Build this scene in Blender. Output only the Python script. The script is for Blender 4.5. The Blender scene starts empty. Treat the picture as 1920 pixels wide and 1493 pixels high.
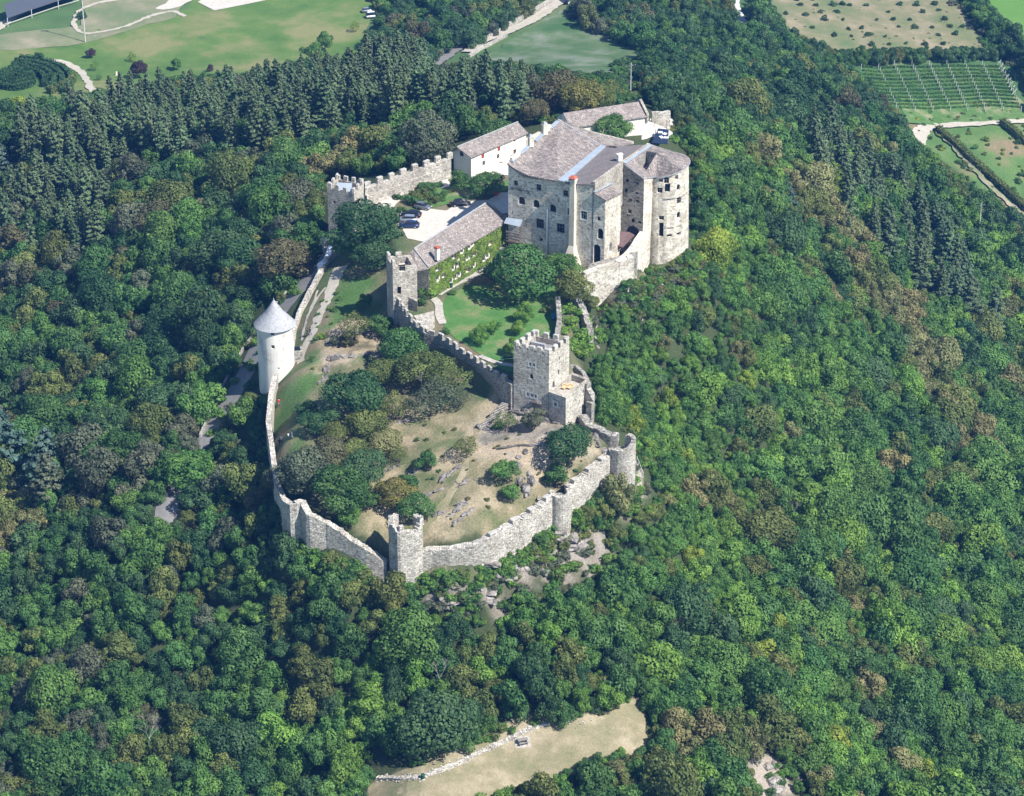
import bpy, math, random
import numpy as np
from mathutils import Vector, Matrix
from mathutils.geometry import delaunay_2d_cdt
R_ = math.radians
C = bpy.context.scene
COL = C.collection
random.seed(7)
# ------------------------------------------------------------------ camera, light, exposure
F = 5000.0; CX, CY, CZ = 0.0, -540.0, 240.0
_s, _c = math.sin(R_(28)), math.cos(R_(28))
cd = bpy.data.cameras.new('camera'); cam = bpy.data.objects.new('camera', cd); COL.objects.link(cam)
cam.location = (CX, CY, CZ); cam.rotation_euler = (R_(90 - 28), 0, 0)
cd.sensor_width = 36; cd.lens = F / 1920 * 36; cd.clip_start = 1; cd.clip_end = 9000
C.camera = cam
SUN = Vector((0.83, -0.56, 0)).normalized() * math.cos(R_(49)) + Vector((0, 0, math.sin(R_(49))))
w = bpy.data.worlds.new('World'); C.world = w; w.use_nodes = True
nt = w.node_tree; nt.nodes.clear()
sk = nt.nodes.new('ShaderNodeTexSky'); sk.sky_type = 'NISHITA'; sk.sun_disc = False
sk.sun_elevation = R_(49); sk.sun_rotation = math.atan2(SUN.x, SUN.y); sk.dust_density = .4; sk.ozone_density = 3.0; sk.altitude = 500
bg = nt.nodes.new('ShaderNodeBackground'); bg.inputs[1].default_value = 0.092
ow = nt.nodes.new('ShaderNodeOutputWorld')
nt.links.new(sk.outputs[0], bg.inputs[0]); nt.links.new(bg.outputs[0], ow.inputs[0])
ld = bpy.data.lights.new('sun', 'SUN'); ld.energy = 5.0; ld.angle = R_(0.5); ld.color = (1, .955, .88)
lo = bpy.data.objects.new('sun', ld); COL.objects.link(lo)
lo.rotation_euler = SUN.to_track_quat('Z', 'Y').to_euler(); lo.location = (300, -300, 500)
C.view_settings.view_transform = 'Standard'; C.view_settings.look = 'None'
C.view_settings.exposure = 0.78; C.view_settings.gamma = 1.0
C.render.engine = 'CYCLES'
C.cycles.max_bounces = 5; C.cycles.diffuse_bounces = 2; C.cycles.transmission_bounces = 2; C.cycles.volume_bounces = 0

# ------------------------------------------------------------------ the survey: sight lines to points of the place
def P(px, py, z):
    u = (px - 960) / F; v = (746.5 - py) / F
    d = (u, _c + v * _s, -_s + v * _c); t = (z - CZ) / d[2]
    return np.array((CX + d[0] * t, CY + d[1] * t, z))
def Py(px, py, y):
    u = (px - 960) / F; v = (746.5 - py) / F
    d = (u, _c + v * _s, -_s + v * _c); t = (y - CY) / d[1]
    return np.array((CX + d[0] * t, y, CZ + d[2] * t))
def Q(x, y, z):
    dx, dy, dz = x - CX, y - CY, z - CZ
    dep = dy * _c - dz * _s; up = dy * _s + dz * _c
    return 960 + F * dx / dep, 746.5 - F * up / dep
def inpoly(x, y, poly):
    x = np.asarray(x, float); y = np.asarray(y, float); r = np.zeros(x.shape, bool)
    n = len(poly); j = n - 1
    for i in range(n):
        xi, yi = poly[i][:2]; xj, yj = poly[j][:2]
        c = ((yi > y) != (yj > y)) & (x < (xj - xi) * (y - yi) / ((yj - yi) or 1e-9) + xi)
        r ^= c; j = i
    return r
_rs = np.random.RandomState(3); _lat = _rs.rand(256, 256)
def vnoise(x, y):
    x = np.asarray(x, float); y = np.asarray(y, float)
    xi = np.floor(x).astype(int); yi = np.floor(y).astype(int); fx = x - xi; fy = y - yi
    fx = fx * fx * (3 - 2 * fx); fy = fy * fy * (3 - 2 * fy)
    a = _lat[xi & 255, yi & 255]; b = _lat[(xi + 1) & 255, yi & 255]; c = _lat[xi & 255, (yi + 1) & 255]; d = _lat[(xi + 1) & 255, (yi + 1) & 255]
    return (a * (1 - fx) + b * fx) * (1 - fy) + (c * (1 - fx) + d * fx) * fy
def fbm(x, y, s, o=4):
    r = 0; a = .5; t = 0
    for i in range(o):
        r = r + a * vnoise(np.asarray(x) / s + 17.3 * i, np.asarray(y) / s + 9.1 * i); t += a; a *= .5; s /= 2.03
    return r / t
# ------------------------------------------------------------------ terrain
CP = [(770,430,0),(850,390,.3),(720,375,0),(940,330,1),(900,300,1.2),(1000,250,1),(1230,250,0),(1150,260,1),
 (830,560,-3),(930,560,-3),(930,640,-3),(1010,560,-3),
 (680,560,-7.5),(640,500,-6),(600,600,-8.5),(570,660,-10),(540,720,-10.5),(530,840,-12.5),(560,790,-11.5),
 (640,640,-7.5),(700,640,-8.5),(760,700,-9.8),(850,760,-9.8),(900,760,-9.2),(650,760,-10.5),(700,850,-13),(800,830,-11.5),(900,860,-11.5),(1000,800,-9.5),(1100,850,-11),(1140,850,-12.5),
 (1000,900,-13.5),(850,950,-15.5),(900,990,-17.3),(820,1010,-18.8),(700,1000,-18.3),(722,1035,-21.3),(650,985,-17.3),(600,920,-15),(720,920,-15),
 (620,470,-6),(570,520,-10),(530,570,-13),(470,660,-17),(440,720,-19),(385,825,-23),(320,950,-28),
 (480,760,-19),(470,860,-23),(480,950,-25),(540,1040,-24),(640,1085,-24.5),(755,1095,-26),(850,1088,-24),(900,1079,-24),(960,1042,-22.6),(1020,994,-20.8),(1050,981,-21),(1120,932,-19.4),(1180,893,-17.8),(1200,830,-16),(1112,815,-11.6),(1148,826,-12.6),(1095,800,-11),
 (1000,1100,-26.5),(950,1160,-31),(1000,1250,-36),(900,1380,-42),(760,1460,-43),(1200,1340,-42),(1100,1420,-43.5),(1000,1493,-46),
 (700,1200,-33.5),(500,1200,-38),(300,1200,-42),(0,1200,-48),(0,1493,-55),(300,1493,-51),(700,1493,-47),
 (0,900,-42),(200,900,-35),(300,800,-30),(200,600,-33),(0,600,-42),(400,600,-24),(400,450,-20),(550,400,-13),(400,300,-25),(200,350,-36),(0,350,-46),(600,300,-15),(750,280,-9),(850,240,-10),(1000,190,-14),(600,220,-28),(300,200,-48),(800,160,-42),(0,200,-58),(300,130,-60),(1000,140,-42),(1200,180,-25),(1200,120,-50),
 (0,0,-60),(400,0,-60),(800,0,-60),(1200,0,-61),(0,100,-60),(640,100,-60),(400,80,-60),(850,100,-58),(1050,90,-57),(1300,0,-63),(1600,0,-70),(1900,0,-73),(1700,80,-71),(1650,150,-73),(1850,180,-76),(1750,240,-78),(1900,380,-84),(1880,300,-81),
 (1250,488,-5.4),(1210,507,-7),(1290,481,-4.8),(1302,470,-5.2),(1240,520,-8),(1114,590,-8.8),(1150,562,-5.6),(1184,524,-2.6),(1202,508,-6),(1140,590,-7.8),(1100,560,-4),(1180,600,-8.8),(1135,612,-9.8),(1100,650,-9.5),(1130,700,-13),(1150,770,-15),(1310,300,-8),(1350,250,-20),(1400,150,-50),(1400,400,-25),(1500,300,-45),(1650,400,-72),(1500,500,-43),(1700,600,-75),(1900,700,-92),(1300,600,-15),(1300,800,-30),(1300,1000,-37),(1300,1200,-42),(1500,800,-52),(1500,1100,-55),(1500,1400,-55),(1700,900,-72),(1700,1200,-70),(1920,1000,-88),(1920,1300,-82),(1700,1493,-68),(1400,1493,-52),(1920,1493,-80)]
cp = np.array([P(*c) for c in CP])
def _phi(r2): return .5 * r2 * np.log(r2 + 1e-9)
_sc = 100.0
_X = cp[:, :2] / _sc; _n = len(_X)
_K = _phi(((_X[:, None] - _X[None]) ** 2).sum(-1)) + np.eye(_n) * 2e-4
_A = np.zeros((_n + 3, _n + 3)); _A[:_n, :_n] = _K; _A[:_n, _n] = 1; _A[:_n, _n + 1:] = _X; _A[_n, :_n] = 1; _A[_n + 1:, :_n] = _X.T
_W = np.linalg.solve(_A, np.concatenate([cp[:, 2], np.zeros(3)]))
LAWN = [P(*q, -3)[:2] for q in [(740,548),(790,530),(830,520),(900,490),(930,470),(1000,470),(1095,500),(1100,560),(1062,600),(1050,640),(1075,700),(1010,720),(975,705),(940,697),(890,668),(850,643),(822,628),(790,608),(762,585)]]
YARD = [P(*q, .2)[:2] for q in [(665,395),(690,372),(845,320),(880,330),(960,320),(955,405),(915,400),(850,430),(800,470),(745,470),(735,430),(700,410)]]
TERR = [P(*q, -43)[:2] for q in [(690,1440),(790,1440),(960,1372),(1200,1325),(1215,1400),(1000,1460),(890,1510),(690,1510)]]
CRAG = [([P(*q, -25)[:2] for q in [(780,1100),(890,1085),(1000,1025),(1060,985),(1140,1015),(1145,1060),(1060,1110),(960,1130),(945,1190),(890,1150),(790,1145)]], 2.6), ([P(*q, -9)[:2] for q in [(885,810),(925,770),(960,755),(1030,775),(1060,810),(1000,795),(930,815)]], 1.0), ([P(*q, -9)[:2] for q in [(598,720),(612,650),(640,600),(700,600),(735,640),(690,680),(640,680),(615,725)]], 1.4), ([P(*q, -14)[:2] for q in [(1150,560),(1200,540),(1220,600),(1180,620)]], 2.2), ([P(*q, -9)[:2] for q in [(1290,485),(1325,490),(1325,530),(1295,520)]], 1.5)]
def polydist(x, y, poly):
    d = np.full(np.shape(x), 1e9)
    for i in range(len(poly)):
        a = poly[i]; b = poly[(i + 1) % len(poly)]; e = (b[0] - a[0], b[1] - a[1]); L = e[0] ** 2 + e[1] ** 2 + 1e-9
        t = np.clip(((x - a[0]) * e[0] + (y - a[1]) * e[1]) / L, 0, 1)
        d = np.minimum(d, np.hypot(x - a[0] - t * e[0], y - a[1] - t * e[1]))
    return np.where(inpoly(x, y, poly), -d, d)
def tz(x, y):
    x = np.atleast_1d(np.asarray(x, float)); y = np.atleast_1d(np.asarray(y, float)); sh = x.shape; x = x.ravel(); y = y.ravel()
    xc = np.clip(x, -215, 215); yc = np.clip(y, -190, 390)
    out = np.zeros(len(x))
    for i in range(0, len(x), 20000):
        q = np.stack([xc[i:i + 20000], yc[i:i + 20000]], 1) / _sc
        out[i:i + 20000] = _phi(((q[:, None] - _X[None]) ** 2).sum(-1)) @ _W[:_n] + _W[_n] + q @ _W[_n + 1:]
    far = np.hypot(x - xc, y - yc); k = np.clip(far / 250, 0, 1); k = k * k * (3 - 2 * k)
    out = out * (1 - k) + (-80) * k
    for poly, z, bw in ((LAWN, -3.0, 2.5), (YARD, .2, 3.0)):
        near = (np.abs(x) < 80) & (np.abs(y) < 110)
        if near.any():
            d = polydist(x[near], y[near], poly); k = np.clip(1 - d / bw, 0, 1); k = k * k * (3 - 2 * k)
            out[near] = out[near] * (1 - k) + z * k
    for poly, amp in CRAG:
        near = (np.abs(x) < 80) & (y > -150) & (y < 10)
        if near.any():
            xx, yy = x[near], y[near]; d = polydist(xx, yy, poly); k = np.clip(.5 - d / 3, 0, 1); a_ = fbm(xx + .6 * yy, yy * .7, 3.6, 4); b_ = fbm(xx * 1.2 + 70, yy + .8 * xx, 2.0, 3)
            out[near] += k * amp * (np.floor(a_ * 7 + b_ * .8) / 7 * 1.5 + np.abs(b_ - .5) * 1.6 - 1.0)
    k = np.clip((300 - np.hypot(x, y - 60)) / 60, 0, 1)
    out += (fbm(x, y, 9, 3) - .5) * 1.0 * np.clip((-4 - out) / 6, 0, 1) * k
    return out.reshape(sh)
# one sheet, fine under the castle, coarser outwards
def axis(lo, hi, step, far):
    a = list(np.arange(lo, hi + .01, step)); s = step; v = hi
    while v < far: s *= 1.16; v += s; a.append(v)
    s = step; v = lo; b = []
    while v > -far: s *= 1.16; v -= s; b.append(v)
    return np.array(b[::-1] + a)
GX = axis(-70, 62, .9, 3500); GX = np.unique(np.concatenate([GX[(GX < -70) | (GX > 62)], np.arange(-70, 62, .8)]))
def axis2(core0, core1, s1, mid0, mid1, s2, far):
    m = list(np.arange(mid0, core0, s2)) + list(np.arange(core0, core1, s1)) + list(np.arange(core1, mid1, s2))
    s = s2; v = m[-1]
    while v < far: s *= 1.2; v += s; m.append(v)
    s = s2; v = m[0]; b = []
    while v > -far: s *= 1.2; v -= s; b.append(v)
    return np.array(b[::-1] + m)
GX = axis2(-66, 60, .8, -190, 200, 2.0, 3500); GY = axis2(-150, 30, .8, -170, 380, 2.2, 3800)
_gx, _gy = np.meshgrid(GX, GY); GZ = tz(_gx, _gy)
def T(x, y):
    "height of the ground sheet (bilinear on its own grid)"
    i = int(np.clip(np.searchsorted(GX, x) - 1, 0, len(GX) - 2)); j = int(np.clip(np.searchsorted(GY, y) - 1, 0, len(GY) - 2))
    a = (x - GX[i]) / (GX[i + 1] - GX[i]); b = (y - GY[j]) / (GY[j + 1] - GY[j])
    return float((GZ[j, i] * (1 - a) + GZ[j, i + 1] * a) * (1 - b) + (GZ[j + 1, i] * (1 - a) + GZ[j + 1, i + 1] * a) * b)
def G(px, py, up=0.0):
    "where the sight line meets the ground (raised by up)"
    u = (px - 960) / F; v = (746.5 - py) / F; d = (u, _c + v * _s, -_s + v * _c)
    t = 380.0; st = 2.0
    while t < 3000:
        x, y, z = CX + d[0] * t, CY + d[1] * t, CZ + d[2] * t
        if z < T(x, y) + up:
            if st < .05: return np.array((x, y, z))
            t -= st; st *= .25
        t += st
    return np.array((x, y, z))

# ------------------------------------------------------------------ materials
MAT = {}
def newmat(name):
    m = bpy.data.materials.new(name); m.use_nodes = True; MAT[name] = m
    n = m.node_tree; b = n.nodes['Principled BSDF']; b.inputs['Specular IOR Level'].default_value = .25
    return m, n, b
def N(n, t, **kw):
    x = n.nodes.new(t)
    for k, v in kw.items():
        if k.startswith('i_'): x.inputs[int(k[2:]) if k[2:].isdigit() else k[2:]].default_value = v
        else: setattr(x, k, v)
    return x
def ramp(n, src, stops):
    r = n.nodes.new('ShaderNodeValToRGB'); e = r.color_ramp.elements
    while len(e) < len(stops): e.new(.5)
    for q, (p, c) in zip(e, stops): q.position = p; q.color = (*c, 1) if len(c) == 3 else c
    n.links.new(src, r.inputs[0]); return r
def mix(n, fac, a, b, mode='MIX'):
    x = n.nodes.new('ShaderNodeMix'); x.data_type = 'RGBA'; x.blend_type = mode
    for s, v in ((0, fac), (6, a), (7, b)):
        if hasattr(v, 'is_linked') or hasattr(v, 'links'): n.links.new(v, x.inputs[s])
        else: x.inputs[s].default_value = v if not isinstance(v, tuple) else ((*v, 1) if len(v) == 3 else v)
    return x.outputs[2]
def coords(n, scale=(1, 1, 1)):
    g = n.nodes.new('ShaderNodeNewGeometry'); mp = n.nodes.new('ShaderNodeMapping'); mp.inputs['Scale'].default_value = scale
    n.links.new(g.outputs['Position'], mp.inputs[0]); return mp.outputs[0]
def plain(name, c, rough=.8, metal=0, var=.12, sc=3):
    m, n, b = newmat(name); co = coords(n)
    ns = N(n, 'ShaderNodeTexNoise', i_Scale=sc, i_Detail=5.0); n.links.new(co, ns.inputs['Vector'])
    r = ramp(n, ns.outputs[0], [(.3, tuple(v * (1 - var) for v in c)), (.7, tuple(min(1, v * (1 + var)) for v in c))])
    n.links.new(r.outputs[0], b.inputs['Base Color']); b.inputs['Roughness'].default_value = rough; b.inputs['Metallic'].default_value = metal
    return m
def stone(name, c, mortar, dark, sc=2.6, stain=.5, bump=.5):
    m, n, b = newmat(name); co = coords(n, (1, 1, 1.7))
    v = N(n, 'ShaderNodeTexVoronoi', i_Scale=sc); n.links.new(co, v.inputs['Vector'])
    e = N(n, 'ShaderNodeTexVoronoi', feature='DISTANCE_TO_EDGE', i_Scale=sc); n.links.new(co, e.inputs['Vector'])
    sep = N(n, 'ShaderNodeSeparateColor'); n.links.new(v.outputs['Color'], sep.inputs[0])
    r = ramp(n, sep.outputs[0], [(0, dark), (.22, tuple(x * .72 for x in c)), (.55, c), (1, tuple(min(1, x * 1.25) for x in c))])
    em = ramp(n, e.outputs[0], [(.02, (0, 0, 0)), (.12, (1, 1, 1))])
    col = mix(n, em.outputs[0], mortar, r.outputs[0])
    co2 = coords(n)
    big = N(n, 'ShaderNodeTexNoise', i_Scale=.22, i_Detail=6.0, i_Roughness=.65); n.links.new(co2, big.inputs['Vector'])
    br = ramp(n, big.outputs[0], [(.36, (.62, .6, .57)), (.56, (1, 1, 1)), (.7, (1.0, .97, .9))])
    col = mix(n, stain, col, br.outputs[0], 'MULTIPLY')
    fn = N(n, 'ShaderNodeTexNoise', i_Scale=1.7, i_Detail=5.0); n.links.new(co2, fn.inputs['Vector'])
    fr = ramp(n, fn.outputs[0], [(.30, (.45, .42, .38)), (.44, (1, 1, 1))])
    col = mix(n, .75, col, fr.outputs[0], 'MULTIPLY')
    n.links.new(col, b.inputs['Base Color']); b.inputs['Roughness'].default_value = .92
    bu = N(n, 'ShaderNodeBump', i_Strength=bump, i_Distance=.16)
    ad = N(n, 'ShaderNodeMath', operation='ADD'); n.links.new(em.outputs[0], ad.inputs[0]); n.links.new(fn.outputs[0], ad.inputs[1])
    n.links.new(ad.outputs[0], bu.inputs['Height']); n.links.new(bu.outputs[0], b.inputs['Normal'])
    return m
stone('palace_stone', (.70, .65, .56), (.76, .71, .62), (.42, .385, .33), 1.7, .8, .3)
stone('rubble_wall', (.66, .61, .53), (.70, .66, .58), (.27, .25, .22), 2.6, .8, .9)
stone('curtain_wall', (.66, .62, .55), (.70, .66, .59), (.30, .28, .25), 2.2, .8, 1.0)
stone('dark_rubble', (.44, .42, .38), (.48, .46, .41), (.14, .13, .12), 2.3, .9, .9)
stone('keep_stone', (.66, .62, .54), (.70, .66, .58), (.33, .31, .27), 2.4, .7, .8)
stone('rock', (.25, .235, .22), (.21, .195, .18), (.09, .085, .08), .55, .9, 1.0)
stone('cliff_rock', (.33, .30, .275), (.27, .25, .225), (.12, .11, .10), .6, .9, 1.0)
stone('tower_stone', (.66, .61, .52), (.70, .65, .56), (.42, .38, .32), 1.5, 1.0, .35)
stone('coping', (.50, .46, .40), (.46, .42, .36), (.24, .22, .19), 2.5, .8, .6)
def plaster(name, c, st):
    m, n, b = newmat(name); co = coords(n); co3 = coords(n, (1, 1, .35))
    a = N(n, 'ShaderNodeTexNoise', i_Scale=.5, i_Detail=7.0, i_Roughness=.65); n.links.new(co3, a.inputs['Vector'])
    r = ramp(n, a.outputs[0], [(.32, st), (.47, tuple(x * .93 for x in c)), (.62, c)])
    f = N(n, 'ShaderNodeTexNoise', i_Scale=2.2, i_Detail=6.0); n.links.new(co, f.inputs['Vector'])
    fr = ramp(n, f.outputs[0], [(.29, (.5, .47, .43)), (.38, (1, 1, 1))])
    col = mix(n, .8, r.outputs[0], fr.outputs[0], 'MULTIPLY')
    n.links.new(col, b.inputs['Base Color']); b.inputs['Roughness'].default_value = .9
    bu = N(n, 'ShaderNodeBump', i_Strength=.3, i_Distance=.05); n.links.new(f.outputs[0], bu.inputs['Height']); n.links.new(bu.outputs[0], b.inputs['Normal'])
plaster('white_plaster', (.80, .76, .66), (.62, .57, .48))
plaster('tower_plaster', (.77, .745, .68), (.40, .375, .335))
plaster('cream_plaster', (.66, .60, .49), (.46, .41, .33))
def slate(name, a, b_, c_, d_, sc, rot):
    m, n, b = newmat(name)
    g = n.nodes.new('ShaderNodeNewGeometry'); mp = n.nodes.new('ShaderNodeMapping'); mp.inputs['Rotation'].default_value = (0, 0, rot); mp.inputs['Scale'].default_value = (1, 1, 0.3)
    n.links.new(g.outputs['Position'], mp.inputs[0])
    br = N(n, 'ShaderNodeTexBrick', i_Scale=sc); br.offset = .5
    br.inputs['Color1'].default_value = (0, 0, 0, 1); br.inputs['Color2'].default_value = (1, 1, 1, 1); br.inputs['Mortar'].default_value = (.5, .5, .5, 1)
    br.inputs['Mortar Size'].default_value = .035; br.inputs['Brick Width'].default_value = .55; br.inputs['Row Height'].default_value = .34
    nz = N(n, 'ShaderNodeTexNoise', i_Scale=1.1, i_Detail=3.0); n.links.new(mp.outputs[0], nz.inputs['Vector'])
    wv = N(n, 'ShaderNodeMix', data_type='VECTOR'); 
    add = N(n, 'ShaderNodeVectorMath', operation='MULTIPLY_ADD'); n.links.new(nz.outputs['Color'], add.inputs[0]); add.inputs[1].default_value = (.25, .25, .25); n.links.new(mp.outputs[0], add.inputs[2])
    n.nodes.remove(wv); n.links.new(add.outputs[0], br.inputs['Vector'])
    r = ramp(n, br.outputs['Color'], [(0, a), (.35, b_), (.7, c_), (1, d_)])
    mo = ramp(n, br.outputs['Fac'], [(0, (1, 1, 1)), (1, (.55, .53, .52))])
    col = mix(n, 1, r.outputs[0], mo.outputs[0], 'MULTIPLY')
    co = coords(n); big = N(n, 'ShaderNodeTexNoise', i_Scale=.35, i_Detail=7.0, i_Roughness=.7); n.links.new(co, big.inputs['Vector'])
    rb = ramp(n, big.outputs[0], [(.33, (.68, .67, .66)), (.6, (1.08, 1.05, 1))]); col = mix(n, .8, col, rb.outputs[0], 'MULTIPLY')
    sp = N(n, 'ShaderNodeTexNoise', i_Scale=2.6, i_Detail=3.0); n.links.new(co, sp.inputs['Vector'])
    rs = ramp(n, sp.outputs[0], [(.62, (0, 0, 0)), (.70, (1, 1, 1))]); col = mix(n, rs.outputs[0], col, tuple(min(1, x * 1.35) for x in d_))
    n.links.new(col, b.inputs['Base Color']); b.inputs['Roughness'].default_value = .85
    bu = N(n, 'ShaderNodeBump', i_Strength=.6, i_Distance=.12); n.links.new(r.outputs[0], bu.inputs['Height']); n.links.new(bu.outputs[0], b.inputs['Normal'])
slate('palace_slate', (.15, .137, .132), (.235, .207, .198), (.28, .25, .24), (.37, .325, .305), .8, .49)
slate('house_slate', (.17, .155, .15), (.235, .21, .2), (.27, .245, .235), (.35, .31, .29), 1.0, -.55)
def ribs(name):
    m, n, b = newmat(name)
    g = n.nodes.new('ShaderNodeNewGeometry'); mp = n.nodes.new('ShaderNodeMapping'); mp.inputs['Rotation'].default_value = (0, 0, .49)
    n.links.new(g.outputs['Position'], mp.inputs[0])
    wv = N(n, 'ShaderNodeTexWave', bands_direction='Y', i_Scale=.42, i_Distortion=.35, i_Detail=1.0); n.links.new(mp.outputs[0], wv.inputs['Vector'])
    nz = N(n, 'ShaderNodeTexNoise', i_Scale=2.2, i_Detail=5.0); n.links.new(g.outputs['Position'], nz.inputs['Vector'])
    r = ramp(n, wv.outputs[0], [(.1, (.10, .095, .105)), (.5, (.21, .19, .19)), (1, (.27, .24, .235))])
    rn = ramp(n, nz.outputs[0], [(.3, (.7, .7, .7)), (.7, (1.15, 1.1, 1.05))])
    n.links.new(mix(n, 1, r.outputs[0], rn.outputs[0], 'MULTIPLY'), b.inputs['Base Color']); b.inputs['Roughness'].default_value = .8
    bu = N(n, 'ShaderNodeBump', i_Strength=.5, i_Distance=.12); n.links.new(wv.outputs[0], bu.inputs['Height']); n.links.new(bu.outputs[0], b.inputs['Normal'])
ribs('ribs')
plain('zinc', (.40, .46, .52), .35, .25, .1, .6)
plain('shingle_grey', (.34, .345, .36), .75, 0, .22, 2.2)
plain('window_dark', (.012, .014, .02), .25)
plain('white_paint', (.72, .70, .64), .6, 0, .06)
plain('red_wood', (.28, .05, .04), .7); plain('brown_wood', (.12, .07, .045), .8); plain('grey_wood', (.24, .22, .2), .8, 0, .3, 5)
plain('dark_iron', (.04, .038, .04), .6); plain('terracotta', (.40, .11, .07), .7); plain('bark', (.11, .09, .07), .95, 0, .3, 6); plain('pale_bark', (.26, .25, .22), .9, 0, .3, 6)
plain('dead_wood', (.30, .285, .26), .9, 0, .2, 5)
plain('gravel', (.52, .485, .43), .95, 0, .12, 1.3); plain('path_gravel', (.40, .37, .33), .95, 0, .22, 1.6); plain('asphalt', (.20, .195, .19), .9, 0, .12, .9)
plain('pale_road', (.42, .385, .32), .95, 0, .14, .8); plain('timber', (.45, .27, .13), .7); plain('lounge_cloth', (.62, .42, .22), .8)
plain('brown_roof', (.13, .085, .08), .75, 0, .15, 1.2); plain('concrete', (.52, .52, .5), .9); plain('deck_grey', (.25, .245, .25), .85, 0, .15, 1.5)
plain('skin', (.45, .28, .2), .6); plain('hair_dark', (.03, .022, .018), .8); plain('cloth_white', (.75, .75, .74), .9); plain('cloth_dark', (.03, .035, .05), .9); plain('cloth_blue', (.07, .14, .3), .9)
plain('tyre', (.02, .02, .02), .8); plain('bin_green', (.02, .08, .05), .5); plain('parasol_white', (.78, .80, .82), .7); plain('blue_cloth', (.12, .30, .5), .7)
plain('solar_glass', (.10, .11, .13), .3, .2); plain('sand', (.50, .465, .41), .95, 0, .08, 1); plain('red_cloth', (.6, .04, .03), .7); plain('grey_cap', (.42, .40, .37), .9, 0, .15, 3)
def paint(name, c, m_=.3):
    m, n, b = newmat(name); b.inputs['Base Color'].default_value = (*c, 1); b.inputs['Metallic'].default_value = m_; b.inputs['Roughness'].default_value = .3
    b.inputs['Coat Weight'].default_value = .6
    nz = N(n, 'ShaderNodeTexNoise', i_Scale=30.0); r = ramp(n, nz.outputs[0], [(.3, tuple(x * .92 for x in c)), (.7, c)]); n.links.new(r.outputs[0], b.inputs['Base Color'])
paint('paint_navy', (.015, .022, .05)); paint('paint_silver', (.42, .46, .50), .6); paint('paint_blue', (.02, .04, .11)); paint('paint_grey', (.20, .22, .24), .5); paint('paint_black', (.012, .014, .02)); paint('paint_red', (.5, .03, .03))
paint('paint_white', (.75, .76, .78), 0)
m, n, b = newmat('car_glass'); b.inputs['Base Color'].default_value = (.02, .025, .035, 1); b.inputs['Roughness'].default_value = .08
m, n, b = newmat('lamp_red'); b.inputs['Base Color'].default_value = (.4, .02, .02, 1)
m, n, b = newmat('lamp_clear'); b.inputs['Base Color'].default_value = (.7, .72, .75, 1); b.inputs['Roughness'].default_value = .1
def grass(name, a, b_, c_, sc=.25, st=(.25, .75)):
    m, n, b = newmat(name); co = coords(n)
    x = N(n, 'ShaderNodeTexNoise', i_Scale=sc, i_Detail=8.0, i_Roughness=.62); n.links.new(co, x.inputs['Vector'])
    r = ramp(n, x.outputs[0], [(st[0], a), (.5, b_), (st[1], c_)])
    y = N(n, 'ShaderNodeTexNoise', i_Scale=4.0, i_Detail=4.0, i_Roughness=.7); n.links.new(co, y.inputs['Vector'])
    q = ramp(n, y.outputs[0], [(.3, (.62, .62, .62)), (.7, (1.25, 1.25, 1.25))])
    n.links.new(mix(n, .8, r.outputs[0], q.outputs[0], 'MULTIPLY'), b.inputs['Base Color']); b.inputs['Roughness'].default_value = .95
    bu = N(n, 'ShaderNodeBump', i_Strength=.5, i_Distance=.12); n.links.new(y.outputs[0], bu.inputs['Height']); n.links.new(bu.outputs[0], b.inputs['Normal'])
grass('lawn_grass', (.055, .15, .035), (.08, .185, .045), (.19, .205, .09), .2, (.34, .66))
grass('rough_grass', (.06, .15, .03), (.10, .18, .055), (.26, .25, .14), .2, (.3, .66))
grass('meadow_grass', (.065, .14, .030), (.105, .175, .042), (.20, .205, .085), .045, (.37, .62))
grass('worn_meadow', (.11, .17, .07), (.20, .21, .12), (.32, .28, .2), .05, (.32, .66))
grass('orchard_grass', (.10, .155, .06), (.195, .19, .10), (.29, .245, .16), .07, (.3, .62))
grass('flower_field', (.05, .12, .04), (.09, .15, .06), (.19, .22, .16), .07, (.36, .66))
grass('vineyard_grass', (.045, .115, .035), (.06, .13, .045), (.10, .15, .06), .08)
grass('bright_crop', (.08, .18, .03), (.10, .22, .04), (.12, .23, .06), .1)
grass('dry_grass', (.15, .165, .08), (.26, .228, .14), (.36, .31, .21), .16, (.3, .62))
# ground: colour comes from a per-point survey of soil / dry grass / rock plus fine noise
m, n, b = newmat('ground_soil'); co = coords(n)
at = N(n, 'ShaderNodeAttribute', attribute_name='soil')
y = N(n, 'ShaderNodeTexNoise', i_Scale=2.2, i_Detail=8.0, i_Roughness=.7); n.links.new(co, y.inputs['Vector'])
q = ramp(n, y.outputs[0], [(.28, (.5, .5, .5)), (.7, (1.35, 1.3, 1.25))])
n.links.new(mix(n, .85, at.outputs['Color'], q.outputs[0], 'MULTIPLY'), b.inputs['Base Color']); b.inputs['Roughness'].default_value = .95
bu = N(n, 'ShaderNodeBump', i_Strength=.9, i_Distance=.3); n.links.new(y.outputs[0], bu.inputs['Height']); n.links.new(bu.outputs[0], b.inputs['Normal'])
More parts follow.
